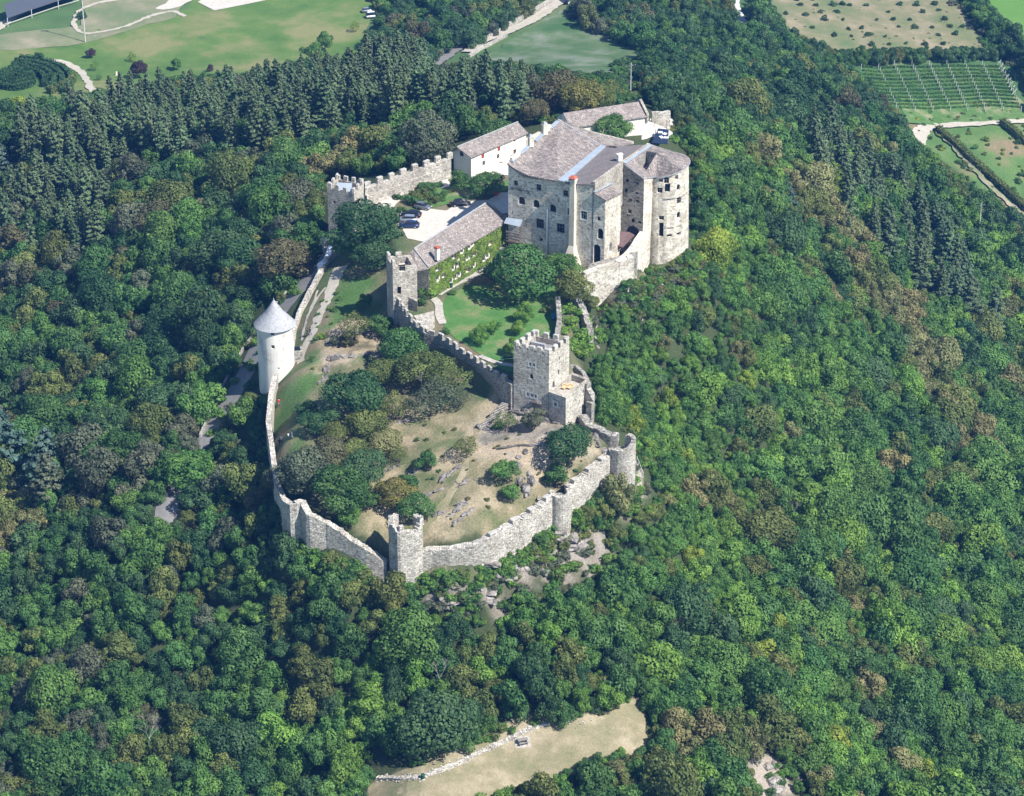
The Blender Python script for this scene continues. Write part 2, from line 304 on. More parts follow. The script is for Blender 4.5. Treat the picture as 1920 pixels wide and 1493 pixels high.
# foliage: tint belongs to each plant, the clumps vary a little
def foliage(name, trans):
    m, n, b = newmat(name); out = n.nodes['Material Output']
    t = N(n, 'ShaderNodeAttribute', attribute_name='tint'); t.attribute_type = 'INSTANCER'
    lv = N(n, 'ShaderNodeAttribute', attribute_name='leafv')
    hv = N(n, 'ShaderNodeHueSaturation')
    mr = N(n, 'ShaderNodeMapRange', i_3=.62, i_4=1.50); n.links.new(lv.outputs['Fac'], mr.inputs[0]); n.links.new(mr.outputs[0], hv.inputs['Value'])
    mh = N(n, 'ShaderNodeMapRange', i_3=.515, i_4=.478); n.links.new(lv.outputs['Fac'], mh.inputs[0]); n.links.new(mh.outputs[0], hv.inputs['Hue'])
    n.links.new(t.outputs['Color'], hv.inputs['Color']); n.links.new(hv.outputs[0], b.inputs['Base Color'])
    b.inputs['Roughness'].default_value = .6; b.inputs['Specular IOR Level'].default_value = .2
    tr = N(n, 'ShaderNodeBsdfTranslucent'); n.links.new(hv.outputs[0], tr.inputs[0])
    ms = N(n, 'ShaderNodeMixShader'); ms.inputs[0].default_value = trans
    n.links.new(b.outputs[0], ms.inputs[1]); n.links.new(tr.outputs[0], ms.inputs[2]); n.links.new(ms.outputs[0], out.inputs[0])
foliage('leaves', .28)

# ------------------------------------------------------------------ object helpers
WL = {}
def link(o, parent=None):
    COL.objects.link(o)
    if parent is not None: o.parent = parent
    return o
def tag(o, label=None, cat=None, group=None, kind=None):
    for k, v in (('label', label), ('category', cat), ('group', group), ('kind', kind)):
        if v: o[k] = v
    return o
def empty(name, loc, label, cat, group=None):
    o = bpy.data.objects.new(name, None); o.location = tuple(float(v) for v in loc); link(o); WL[o.name] = np.array([float(v) for v in loc]); o.empty_display_size = .5
    return tag(o, label, cat, group)
def mesh(name, vs, fs, mat, parent=None, local=False, smooth=False, mats=None, fm=None):
    vs = np.asarray(vs, float).reshape(-1, 3)
    base = WL[parent.name] if (parent is not None and not local) else np.zeros(3)
    me = bpy.data.meshes.new(name); me.from_pydata((vs - base).tolist(), [], [list(map(int, f)) for f in fs])
    for x in (mats or [mat]): me.materials.append(MAT[x])
    if fm is not None: me.polygons.foreach_set('material_index', fm)
    if smooth: me.polygons.foreach_set('use_smooth', [True] * len(me.polygons))
    me.update(); o = bpy.data.objects.new(name, me); link(o, parent); WL[o.name] = base
    return o
class MB:
    def __init__(s): s.v = []; s.f = []
    def add(s, vs, fs):
        k = len(s.v); s.v += [tuple(map(float, v)) for v in vs]; s.f += [[i + k for i in f] for f in fs]; return s
    def box(s, c, size, ang=0.0, taper=1.0):
        hx, hy, hz = size[0] / 2, size[1] / 2, size[2] / 2; ca, sa = math.cos(ang), math.sin(ang); vs = []
        for z, t in ((-hz, 1), (hz, taper)):
            for x, y in ((-hx, -hy), (hx, -hy), (hx, hy), (-hx, hy)):
                x *= t; y *= t; vs.append((c[0] + x * ca - y * sa, c[1] + x * sa + y * ca, c[2] + z))
        return s.add(vs, [(0, 3, 2, 1), (4, 5, 6, 7), (0, 1, 5, 4), (1, 2, 6, 5), (2, 3, 7, 6), (3, 0, 4, 7)])
    def tube(s, a, b, r0, r1=None, n=6):
        r1 = r0 if r1 is None else r1; a = Vector(a); b = Vector(b); d = (b - a).normalized()
        u = d.orthogonal().normalized(); w_ = d.cross(u); vs = []
        for p, r in ((a, r0), (b, r1)):
            for i in range(n): t = 2 * math.pi * i / n; vs.append(p + u * (r * math.cos(t)) + w_ * (r * math.sin(t)))
        return s.add(vs, [(i, (i + 1) % n, n + (i + 1) % n, n + i) for i in range(n)] + [tuple(range(n))[::-1], tuple(range(n, 2 * n))])
    def prism(s, pts, z0, z1):
        n = len(pts); z1 = z1 if hasattr(z1, '__len__') else [z1] * n
        return s.add([(p[0], p[1], z0) for p in pts] + [(p[0], p[1], z) for p, z in zip(pts, z1)],
                     [(i, (i + 1) % n, n + (i + 1) % n, n + i) for i in range(n)] + [tuple(range(n))[::-1], tuple(range(n, 2 * n))])
    def slab(s, pts, th):
        "3D polygon given thickness downwards"
        n = len(pts)
        return s.add([tuple(p) for p in pts] + [(p[0], p[1], p[2] - th) for p in pts],
                     [tuple(range(n)), tuple(range(n, 2 * n))[::-1]] + [((i + 1) % n, i, n + i, n + (i + 1) % n) for i in range(n)])
    def out(s, name, mat, parent=None, **k): return mesh(name, s.v, s.f, mat, parent, **k)

def cdt(pts, edges):
    r = delaunay_2d_cdt([Vector((float(a), float(b))) for a, b in pts], edges, [], 0, 1e-5)
    return np.array([(v.x, v.y) for v in r[0]]), r[2]
def facade(parent, pts, z0, zt, mat, wins=(), name='wall', batter=None, depth=.5, lit='window_dark'):
    """upright wall over a plan line (left to right seen from outside), with real window openings.
    wins: (px, py, width, height, style) aimed at the wall; style: plain, surround, arch, bars, niche, slit, shutter"""
    pts = [np.array(p[:2], float) for p in pts]; n = len(pts)
    z0 = z0 if hasattr(z0, '__len__') else [z0] * n; zt = zt if hasattr(zt, '__len__') else [zt] * n
    U = [0.]
    for i in range(n - 1): U.append(U[-1] + np.linalg.norm(pts[i + 1] - pts[i]))
    nr = []
    for i in range(n - 1):
        d = (pts[i + 1] - pts[i]) / max(1e-6, U[i + 1] - U[i]); nr.append(np.array((d[1], -d[0])))
    vn = [nr[0]] + [(nr[i] + nr[i - 1]) / np.linalg.norm(nr[i] + nr[i - 1]) for i in range(1, n - 1)] + [nr[-1]]
    def off(z): return 0 if not batter else batter[1] * max(0, batter[0] - z)
    def M(u, z, inn=0.0):
        i = min(max(int(np.searchsorted(U, u)) - 1, 0), n - 2); t = (u - U[i]) / (U[i + 1] - U[i])
        p = pts[i] * (1 - t) + pts[i + 1] * t; q = vn[i] * (1 - t) + vn[i + 1] * t if batter else nr[i]
        p = p + q * off(z) - nr[i] * inn
        return (p[0], p[1], z)
    P2 = []; E2 = []; 
    for i in range(n): P2 += [(U[i], z0[i]), (U[i], zt[i])]
    for i in range(n):
        E2.append((2 * i, 2 * i + 1))
        if i: E2 += [(2 * i - 2, 2 * i), (2 * i - 1, 2 * i + 1)]
    H = []
    for w_ in wins:
        px, py, ww, hh = w_[:4]; st = w_[4] if len(w_) > 4 else 'plain'; best = None
        u_ = (px - 960) / F; v_ = (746.5 - py) / F; d = (u_, _c + v_ * _s, -_s + v_ * _c)
        for i in range(n - 1):
            a = pts[i]; e = pts[i + 1] - a; det = d[0] * (-e[1]) + d[1] * e[0]
            if abs(det) < 1e-9: continue
            bx, by = a[0] - CX, a[1] - CY; t = (bx * (-e[1]) + by * e[0]) / det; k = (d[0] * by - d[1] * bx) / det
            if -.001 <= k <= 1.001 and nr[i] @ np.array(d[:2]) < 0 and (best is None or t < best[0]): best = (t, U[i] + k * (U[i + 1] - U[i]), CZ + d[2] * t, i)
        if best is None: print('window misses', name, px, py); continue
        u, z = best[1], best[2]
        u = min(max(u, ww / 2 + .05), U[-1] - ww / 2 - .05)
        if st in ('arch', 'niche'):
            r = ww / 2; out = [(u - r, z - hh / 2), (u + r, z - hh / 2), (u + r, z + hh / 2 - r)] + [(u + r * math.cos(t), z + hh / 2 - r + r * math.sin(t)) for t in np.linspace(.5, 2.7, 4)] + [(u - r, z + hh / 2 - r)]
        else: out = [(u - ww / 2, z - hh / 2), (u + ww / 2, z - hh / 2), (u + ww / 2, z + hh / 2), (u - ww / 2, z + hh / 2)]
        H.append((out, st, (u, z, ww, hh), w_))
        k = len(P2); P2 += out; E2 += [(k + i, k + (i + 1) % len(out)) for i in range(len(out))]
    V2, F2 = cdt(P2, E2); outline = [(U[i], z0[i]) for i in range(n)] + [(U[i], zt[i]) for i in range(n - 1, -1, -1)]
    fs = []
    for f in F2:
        c = V2[list(f)].mean(0)
        if not inpoly(c[0], c[1], outline): continue
        if any(inpoly(c[0], c[1], h[0]) for h in H): continue
        fs.append(f)
    wo = mesh(name, [M(a, b) for a, b in V2], fs, mat, parent)
    for out, st, (u, z, ww, hh), w_ in H:
        dp = depth * (.5 if st == 'niche' else 1); k = len(out)
        vs = [M(a, b) for a, b in out] + [M(a, b, dp) for a, b in out]
        fs = [(i, (i + 1) % k, k + (i + 1) % k, k + i) for i in range(k)]
        mb = MB().add(vs, fs)
        if st in ('surround', 'shutter'):   # pale plaster band a finger proud of the wall
            g = .28; o2 = [(u - ww / 2 - g, z - hh / 2 - g), (u + ww / 2 + g, z - hh / 2 - g), (u + ww / 2 + g, z + hh / 2 + g), (u - ww / 2 - g, z + hh / 2 + g)]
            a4 = [M(a, b, -.03) for a, b in o2] + [M(a, b, -.03) for a, b in out]
            mb.add(a4, [(i, (i + 1) % 4, 4 + (i + 1) % 4, 4 + i) for i in range(4)])
        wn = mb.out('window', {'surround': 'white_paint', 'shutter': 'white_paint', 'arch': 'white_plaster', 'bars': 'white_plaster'}.get(st, mat), parent)
        mesh('pane', [M(a, b, dp * .94) for a, b in out], [tuple(range(k))], mat if st == 'niche' else 'window_dark', wn, False)
        if st in ('bars', 'surround', 'cross'):
            fb = MB()
            for s_ in ([-.0] if ww < 1.2 else [-.17 * ww, .17 * ww]): a = M(u + s_, z - hh / 2, dp * .6); b2 = M(u + s_, z + hh / 2, dp * .6); fb.tube(a, b2, .05, n=4)
            fb.tube(M(u - ww / 2, z + hh * .08, dp * .6), M(u + ww / 2, z + hh * .08, dp * .6), .05, n=4); fb.out('frame', 'white_paint' if st == 'surround' else 'grey_wood', wn)
        if st == 'shutter':
            for s_ in (-1, 1):
                c = M(u + s_ * ww * .75, z, -.07); e = M(u + s_ * ww * .75 + .01, z, -.07); ang = math.atan2(e[1] - c[1], e[0] - c[0])
                MB().box(c, (ww * .46, .06, hh), ang).out('shutter', w_[5] if len(w_) > 5 else 'brown_wood', wn)
    return wo, M
def sheet(name, poly, mat, up=.07, step=1.6, jag=0., parent=None, zf=None, rnd=0):
    "flat ground cover draped over the terrain inside a plan polygon"
    poly = [np.array(p[:2], float) for p in poly]; B = []
    for i in range(len(poly)):
        a = poly[i]; b = poly[(i + 1) % len(poly)]; L = np.linalg.norm(b - a); k = max(1, int(L / step)); nn = np.array((b[1] - a[1], a[0] - b[0])) / (L + 1e-9)
        for j in range(k):
            p = a + (b - a) * j / k; B.append(p + nn * jag * 2 * (float(vnoise(p[0] / 1.7 + 31, p[1] / 1.7 + 5)) - .5))
    Bp = np.array(B); x0, y0 = Bp.min(0); x1, y1 = Bp.max(0)
    gx, gy = np.meshgrid(np.arange(x0, x1, step), np.arange(y0, y1, step)); gx = gx.ravel(); gy = gy.ravel()
    if len(gx):
        d = polydist(gx, gy, B) if len(B) < 400 else np.where(inpoly(gx, gy, B), -9, 9); ok = d < -step * .35
        pts = B + list(zip(gx[ok], gy[ok]))
    else: pts = B
    V2, F2 = cdt(pts, [(i, (i + 1) % len(B)) for i in range(len(B))])
    cen = np.array([V2[list(f)].mean(0) for f in F2]); ok = inpoly(cen[:, 0], cen[:, 1], B)
    vs = [(a, b, (zf(a, b) if zf else T(a, b)) + up) for a, b in V2]
    fs = [f for f, o in zip(F2, ok) if o]
    o = mesh(name, vs, fs, mat, parent); 
    if parent is None: tag(o, kind='structure')
    return o
def smoothline(pts, step=1.5):
    pts = [np.array(p[:2], float) for p in pts]; out = []
    for i in range(len(pts) - 1):
        p0 = pts[max(i - 1, 0)]; p1 = pts[i]; p2 = pts[i + 1]; p3 = pts[min(i + 2, len(pts) - 1)]
        k = max(1, int(np.linalg.norm(p2 - p1) / step))
        for j in range(k):
            t = j / k; out.append(.5 * ((2 * p1) + (-p0 + p2) * t + (2 * p0 - 5 * p1 + 4 * p2 - p3) * t * t + (-p0 + 3 * p1 - 3 * p2 + p3) * t ** 3))
    out.append(pts[-1]); return out
def strip(name, pts, width, mat, up=.07, jag=.1, smooth=True, cross=None):
    L = smoothline(pts, 1.2) if smooth else [np.array(p[:2]) for p in pts]; vs = []; fs = []; m_ = 5
    for i, p in enumerate(L):
        d = L[min(i + 1, len(L) - 1)] - L[max(i - 1, 0)]; d = d / (np.linalg.norm(d) + 1e-9); nn = np.array((-d[1], d[0]))
        wd = width if not hasattr(width, '__len__') else np.interp(i / (len(L) - 1), np.linspace(0, 1, len(width)), width)
        zc = T(*p)
        for k in range(m_):
            s_ = (k / (m_ - 1) - .5) * wd
            if k in (0, m_ - 1): s_ += jag * 2 * (random.random() - .5)
            q = p + nn * s_; vs.append((q[0], q[1], max(T(*q), zc - 2 if cross is None else zc) + up))
        if i:
            for k in range(m_ - 1): a = (i - 1) * m_ + k; fs.append((a, a + 1, a + m_ + 1, a + m_))
    return tag(mesh(name, vs, fs, mat), kind='structure')
def wallrun(parent, pts, ztop, thick=.9, mat='curtain_wall', name='wall_body', base=None, ruin=.35, step=.55, seed=0, smooth=False, drop=1.5, side=0):
    "stone curtain wall along a plan line: real thickness, rough broken top; ztop per point"
    rnd = random.Random(seed); pts = [np.array(p[:2], float) for p in pts]; Ls = [0.]
    for i in range(1, len(pts)): Ls.append(Ls[-1] + np.linalg.norm(pts[i] - pts[i - 1]))
    k = max(2, int(Ls[-1] / step)); us = np.linspace(0, Ls[-1], k); us = np.unique(np.concatenate([us, Ls]))
    ent = []; cur = 0
    for u in us:
        i = min(max(int(np.searchsorted(Ls, u)) - 1, 0), len(pts) - 2); t = (u - Ls[i]) / (Ls[i + 1] - Ls[i]); p = pts[i] * (1 - t) + pts[i + 1] * t
        d = (pts[i + 1] - pts[i]) / (Ls[i + 1] - Ls[i])
        if 0 < i and t < .02: d = (d + (pts[i] - pts[i - 1]) / (Ls[i] - Ls[i - 1])); d /= np.linalg.norm(d)
        z = float(np.interp(u, Ls, ztop)) + ruin * (2 * float(fbm(u + seed * 31, seed * 7.7, 2.2, 3)) - 1)
        b = (min(T(*(p + np.array((a, c)))) for a in (-1, 0, 1) for c in (-1, 0, 1)) - drop) if base is None else (np.interp(u, Ls, base) if hasattr(base, '__len__') else base)
        if ent and rnd.random() < .35 * min(1, ruin * 3): ent.append((p, d, cur, b))
        ent.append((p, d, z, b)); cur = z
    vs = []; fs = []
    for i, (p, d, z, b) in enumerate(ent):
        nn = np.array((d[1], -d[0])); o1 = p + nn * thick * (.5 + side); o2 = p - nn * thick * (.5 - side)
        j1, j2 = (rnd.random() - .5) * ruin * .35, (rnd.random() - .5) * ruin * .35
        vs += [(*o1, b), (*o1, z + j1), (*o2, z + j2), (*o2, b)]
        if i:
            a = 4 * (i - 1); c = 4 * i
            fs += [(a, c, c + 1, a + 1), (a + 1, c + 1, c + 2, a + 2), (a + 2, c + 2, c + 3, a + 3)]
    fs += [(0, 1, 2, 3), tuple(4 * (len(ent) - 1) + q for q in (3, 2, 1, 0))]
    return mesh(name, vs, fs, mat, parent)
def along(pts, ztop, u):
    pts = [np.array(p[:2], float) for p in pts]; Ls = [0.]
    for i in range(1, len(pts)): Ls.append(Ls[-1] + np.linalg.norm(pts[i] - pts[i - 1]))
    i = min(max(int(np.searchsorted(Ls, u)) - 1, 0), len(pts) - 2); t = (u - Ls[i]) / (Ls[i + 1] - Ls[i]); d = (pts[i + 1] - pts[i]) / (Ls[i + 1] - Ls[i])
    return pts[i] * (1 - t) + pts[i + 1] * t, d, float(np.interp(u, Ls, ztop)), Ls[-1]
def merlon(parent, p, d, z, w_=1.3, h=1.0, t=.7, mat='curtain_wall', swallow=False, rnd=random):
    "one battlement tooth with weathered cap"
    a = math.atan2(d[1], d[0]); m_ = MB(); hh = h * rnd.uniform(.85, 1.1); ww = w_ * rnd.uniform(.9, 1.08)
    ca, sa = math.cos(a), math.sin(a); vs = []
    for zz, g in ((-.25, 1), (hh * .9, 1), (hh, .82)):
        for x, y in ((-1, -1), (1, -1), (1, 1), (-1, 1)):
            X = x * ww / 2 * g; Y = y * t / 2 * g; zj = (rnd.random() - .5) * .12 if zz > 0 else 0
            vs.append((p[0] + X * ca - Y * sa, p[1] + X * sa + Y * ca, z + zz + zj))
    fs = [(0, 3, 2, 1), (8, 9, 10, 11)] + [(q + i, q + (i + 1) % 4, q + 4 + (i + 1) % 4, q + 4 + i) for q in (0, 4) for i in range(4)]
    return mesh('merlon', vs, fs, None, parent, mats=[mat, 'grey_cap'], fm=[0, 1] + [0] * 4 + [1] * 4)

# ------------------------------------------------------------------ ground sheet
def region(px): return [tuple(G(*q)[:2]) for q in px]
DRYPX = [(770,760),(860,770),(930,745),(1000,770),(1090,800),(1110,830),(1160,850),(1090,895),(1035,935),(990,968),(915,1010),(790,1030),(745,1040),(725,1050),(680,1000),(660,940),(600,900),(560,860),(620,800),(690,830),(720,800)]
GRNPX = [(560,690),(600,640),(640,520),(690,520),(735,610),(690,600),(620,650),(590,760),(640,780),(560,800),(560,860),(515,870),(512,800),(522,700)]
CLIFFPX = [(780,1100),(900,1080),(1000,1015),(1050,975),(1085,960),(1150,1010),(1150,1060),(1090,1100),(960,1120),(945,1185),(900,1140),(790,1140)]
ROCKPX = [(890,800),(930,760),(1000,760),(1070,800),(1060,830),(900,830)]
def build_ground():
    xs = _gx.ravel(); ys = _gy.ravel(); zs = GZ.ravel(); n = len(xs)
    col = np.tile(np.array([.052, .072, .030]), (n, 1)); nz = fbm(xs, ys, 7, 4); n2 = fbm(xs + 99, ys, 2.2, 3)
    core = (np.abs(xs) < 215) & (ys > -190) & (ys < 390)
    def put(poly, c, soft=1.5, amt=1.2):
        near = core & (xs > min(p[0] for p in poly) - 6) & (xs < max(p[0] for p in poly) + 6) & (ys > min(p[1] for p in poly) - 6) & (ys < max(p[1] for p in poly) + 6)
        if not near.any(): return
        d = polydist(xs[near], ys[near], poly) + (n2[near] - .5) * 3 * amt; k = np.clip(.5 - d / soft, 0, 1)[:, None]
        col[near] = col[near] * (1 - k) + np.asarray(c(xs[near], ys[near]) if callable(c) else c) * k
    def blend(a, b, c, s, o=0):
        def f(x, y):
            v = np.clip((fbm(x + o, y, s, 5) - .3) / .4, 0, 1)[:, None]; A, B_, C_ = map(np.array, (a, b, c))
            return np.where(v < .5, A * (1 - 2 * v) + B_ * 2 * v, B_ * (2 - 2 * v) + C_ * (2 * v - 1))
        return f
    castle = region([(620,400),(700,350),(845,310),(960,300),(1100,520),(1075,640),(1110,780),(1160,840),(1030,940),(900,1010),(725,1050),(560,950),(515,870),(515,700),(560,600),(620,500)])
    put(castle, blend((.08,.12,.05),(.14,.15,.08),(.2,.17,.11), 5))
    put(region(GRNPX), blend((.07,.15,.04),(.10,.17,.06),(.24,.22,.13), 5))
    put(region(DRYPX), blend((.12,.145,.065),(.235,.21,.13),(.35,.30,.205), 3.0, 50))
    put(region([(870,800),(960,810),(1060,860),(1150,850),(1080,880),(1000,890),(930,860),(880,850)]), blend((.33,.28,.20),(.42,.345,.25),(.36,.33,.28), 3))
    put(region(CLIFFPX), blend((.09,.10,.055),(.19,.172,.14),(.29,.265,.235), 2.2))
    put(region([(775,1070),(890,1068),(1000,1000),(1040,970),(1085,935),(1160,895),(1195,900),(1200,950),(1085,1000),(1000,1040),(900,1105),(780,1112)]), blend((.07,.10,.04),(.14,.15,.08),(.3,.26,.21), 4))
    put(region(ROCKPX), blend((.2,.19,.16),(.34,.31,.27),(.4,.36,.3), 2))
    put(region([(600,640),(640,600),(720,590),(740,620),(700,660),(640,690),(600,700)]), blend((.13,.12,.08),(.3,.25,.17),(.36,.31,.24), 3))
    put([tuple(p) for p in TERR], blend((.12,.14,.065),(.25,.22,.135),(.34,.29,.195), 5, 20), 1)
    put(region([(1150,540),(1200,520),(1250,490),(1310,480),(1320,520),(1220,580),(1160,600)]), blend((.08,.12,.05),(.2,.19,.11),(.36,.33,.28), 3))
    for poly in ([(1400,1415),(1450,1410),(1500,1500),(1420,1500)], [(295,935),(340,925),(335,985),(310,990)], [(1180,900),(1200,880),(1215,930),(1190,950)]):
        put(region(poly), (.36,.32,.27), 1.5)
    # valley meadows
    put([(-300, 215), (300, 215), (300, 420), (-300, 420)], blend((.07,.14,.05),(.10,.17,.06),(.15,.18,.09), 25), 8)
    put(region([(1690,225),(1930,225),(1930,430),(1760,300)]), blend((.08,.17,.05),(.12,.2,.06),(.25,.2,.12), 10), 3)
    far = ~core
    c2 = blend((.06,.10,.04),(.08,.13,.05),(.12,.15,.07), 90)(xs[far], ys[far]); col[far] = c2
    col *= (.85 + .3 * nz)[:, None]
    nx, ny = len(GX), len(GY); i, j = np.meshgrid(np.arange(nx - 1), np.arange(ny - 1)); a = (j * nx + i).ravel()
    fs = np.stack([a, a + 1, a + nx + 1, a + nx], 1)
    me = bpy.data.meshes.new('ground'); me.vertices.add(n); me.vertices.foreach_set('co', np.stack([xs, ys, zs], 1).ravel())
    me.loops.add(fs.size); me.loops.foreach_set('vertex_index', fs.ravel().astype(np.int32)); me.polygons.add(len(fs))
    me.polygons.foreach_set('loop_start', np.arange(0, fs.size, 4, dtype=np.int32)); me.polygons.foreach_set('loop_total', np.full(len(fs), 4, np.int32))
    me.update(calc_edges=True); me.polygons.foreach_set('use_smooth', np.ones(len(fs), bool))
    at = me.attributes.new('soil', 'FLOAT_COLOR', 'POINT'); at.data.foreach_set('color', np.concatenate([col, np.ones((n, 1))], 1).ravel())
    me.materials.append(MAT['ground_soil']); tag(link(bpy.data.objects.new('ground', me)), kind='structure')
build_ground()
# ------------------------------------------------------------------ surfaces in and round the castle
LW = [P(*q, -3)[:2] for q in [(826,600),(824,575),(838,556),(868,541),(905,532),(960,535),(1000,535),(1040,525),(1062,560),(1055,600),(1046,640),(1060,690),(1010,715),(970,700),(940,694),(916,676),(885,655),(855,636),(838,622)]]
sheet('lawn', LW, 'lawn_grass', .09, 1.5, .25)
strip('garden_path', [P(*q, -3) for q in [(818,552),(850,532),(893,513),(915,497),(930,470)]], 2.6, 'path_gravel', .11)
strip('garden_path', [P(*q, -3) for q in [(812,560),(822,570),(824,590),(830,608)]], 1.7, 'path_gravel', .14)
strip('garden_path', [P(*q, -3) for q in [(900,668),(925,679),(962,687)]], 1.2, 'path_gravel', .14)
sheet('car_park', [P(*q, .2) for q in [(753,432),(765,400),(800,392),(838,396),(850,385),(880,378),(915,376),(938,362),(958,362),(958,400),(905,402),(850,430),(800,455),(765,448)]], 'gravel', .12, 1.5, .3)
sheet('gravel_yard', [P(*q, .2) for q in [(690,382),(720,366),(757,362),(760,368),(735,392),(715,398),(700,394)]], 'gravel', .12, 1.5, .3)
sheet('gravel_yard', [P(*q, .2) for q in [(823,342),(840,335),(845,350),(830,354)]], 'gravel', .12, 1.2, .2)
sheet('gravel_yard', [G(*q) for q in [(1204,264),(1222,222),(1262,218),(1262,262)]], 'gravel', .15, 1.5, .3)
sheet('courtyard_paving', [P(*q, .2) for q in [(905,322),(958,303),(958,330),(925,328)]], 'gravel', .12, 1.5, .2)
sheet('grass_bank', [P(*q, .2) for q in [(770,393),(800,362),(850,345),(925,350),(958,335),(958,355),(935,362),(880,375),(845,383),(800,392)]], 'rough_grass', .10, 1.5, .3)
strip('bailey_track', [G(*q) for q in [(640,500),(620,545),(600,590),(585,625),(572,655),(564,680)]], [3.0,2.2,1.8,2.0,1.6,1.2], 'pale_road', .08, .35)
for a, b in (((596,545),(565,640)), ((610,540),(575,600))):
    strip('stone_kerb', [G(*a), G((a[0]+b[0])/2 - 3, (a[1]+b[1])/2), G(*b)], .5, 'pale_road', .12, .15)
strip('forest_road', [G(*q) for q in [(628,470),(600,500),(560,545),(522,590),(485,650),(455,710),(425,760),(395,805),(355,860),(322,925),(308,975),(290,1020),(260,1060)]], 4.6, 'asphalt', .12, .2)
strip('dry_path', [G(*q) for q in [(740,1030),(790,1000),(860,900),(900,800),(925,770)]], [1.2,1.2,1.4,1.6,1.2], 'dry_grass', .05, .4)
# valley floor
def gp(L, **k): return [G(*q) for q in L]
sheet('meadow', gp([(-20,75),(60,62),(150,52),(350,20),(380,-30),(720,-30),(690,35),(700,95),(660,130),(560,150),(400,165),(200,190),(60,190),(-20,205)]), 'meadow_grass', .25, 6, 2)
sheet('worn_meadow', gp([(-20,70),(50,62),(150,50),(160,-30),(370,-30),(330,35),(230,60),(160,85),(60,95),(-20,95)]), 'worn_meadow', .35, 5, 2)
sheet('sand_court', gp([(371,6),(405,-14),(530,-30),(560,-10),(402,22)]), 'sand', .42, 4)
sheet('sand_pile_track', gp([(292,18),(335,-4),(372,-8),(340,14),(300,21)]), 'sand', .42, 2.5, 1)
strip('meadow_path', gp([(300,-10),(170,12),(140,40),(150,62),(185,63),(240,50),(290,30),(325,24),(348,33)]), 1.5, 'pale_road', .45, .4)
strip('maze_path', gp([(88,116),(118,118),(145,132),(165,155),(172,170),(200,180)]), 2.4, 'pale_road', .45, .4)
strip('country_road', gp([(-20,70),(20,38),(60,14),(100,-10),(130,-30)]), 3.0, 'pale_road', .45, .3)
strip('village_road', gp([(796,128),(822,112),(850,92),(862,78)]), 7, 'asphalt', .5, .4)
strip('field_road', gp([(878,100),(905,80),(950,62),(1000,38),(1045,8),(1075,-20)]), 4.2, 'pale_road', .5, .3)
sheet('flower_field', gp([(900,112),(960,75),(1010,45),(1050,20),(1080,35),(1150,70),(1200,95),(1195,125),(1130,150),(1050,145),(960,150)]), 'flower_field', .4, 5, 1.5)
sheet('orchard_field', gp([(1400,-30),(1790,-30),(1850,95),(1810,112),(1580,105),(1520,80),(1470,55)]), 'orchard_grass', .4, 6, 2)
sheet('vineyard', gp([(1595,125),(1895,117),(1912,150),(1925,225),(1700,230),(1640,190)]), 'vineyard_grass', .4, 5, 1)
sheet('vineyard_headland', gp([(1690,185),(1910,185),(1945,228),(1700,232)]), 'rough_grass', .5, 5, 1.5)
sheet('crop_field', gp([(1825,-30),(2040,-30),(2040,130),(1935,100),(1870,40)]), 'bright_crop', .45, 6)
strip('farm_road', gp([(1700,-60),(1380,-30),(1378,10),(1392,42),(1410,60)][1:]), 3.2, 'concrete', .55, .2)
strip('farm_track', gp([(1722,272),(1728,250),(1745,240),(1800,236),(1860,233),(1960,228)]), [4, 5, 3, 2.2, 2.2, 2.2], 'pale_road', .55, .3)
strip('vine_row_strip', gp([(1758,250),(1800,290),(1850,345),(1925,415)]), 2.2, 'worn_meadow', .55, .5)
strip('forest_clearing_track', gp([(-20,310),(15,298),(48,292)]), 5, 'pale_road', .3, .4)
sheet('terrace', TERR, 'dry_grass', .1, 2.5, .8)

# ------------------------------------------------------------------ palace
bp = np.array
dF = bp((1, -.53)); dF = dF / np.linalg.norm(dF); dB = bp((.53, 1.0)); dB = dB / np.linalg.norm(dB)
B2 = Py(1063, 343, -24.3)
def onfront(px):      # plan point on the long front, from its pixel column
    k = 0
    for _ in range(12):
        p = bp(B2[:2]) + dF * k; k += (px - Q(p[0], p[1], 17)[0]) / 8.5 / dF[0]
    return bp(B2[:2]) + dF * k
pA = onfront(953); pC = onfront(1113.5)
def side(p, dirn, px, z=16):
    k = 0
    for _ in range(14): q = p + dirn * k; k += (px - Q(q[0], q[1], z)[0]) / 8.5 / dirn[0]
    return p + dirn * k
def zpx(p, py):  # height at a plan point seen at image row py
    v = (746.5 - py) / F; dy = p[1] - CY; return CZ + (v * dy * _c - dy * _s) / (_c + v * _s)
pD = side(pC, dB, 1166); pE = side(pD, dF, 1208); pF = side(pE, dB, 1231)
cR = bp((32.9, -9.6)); rR = 5.15
print('palace', pA, pC, pD, pE, pF)
pApex = side(pA, dB, 1046, 20); pRidge = side(pApex, dF, 1126.5, 20)
zA, zB, zC_, zD, zE, zF = zpx(pA, 306), zpx(B2[:2], 343), zpx(pC, 346), zpx(pD, 306.5), zpx(pE, 333), zpx(pF, 330)
zAp, zRi = zpx(pApex, 226), zpx(pRidge, 274)
print('z', zA, zB, zC_, zD, zE, zF, zAp, zRi, pApex, pRidge)
pal = empty('castle_palace', (15, -12, 0), 'great stone palace with slate roofs and a round end tower, highest building of the castle', 'castle')
fpts = [pA, onfront(981), onfront(1009), onfront(1047), B2[:2], onfront(1088), pC]
fz = [zA, zpx(fpts[1], 327), zpx(fpts[2], 334), zpx(fpts[3], 339), zB, zpx(fpts[5], 345), zC_]
Zq = lambda x, y: (940 + x / 4.666, 180 + y / 4.666)
W = lambda x, y, w_, h, s='plain': (*Zq(x, y), w_ * (1.3 if w_ > .45 else 1), h * (1.25 if w_ > .45 else 1), s)
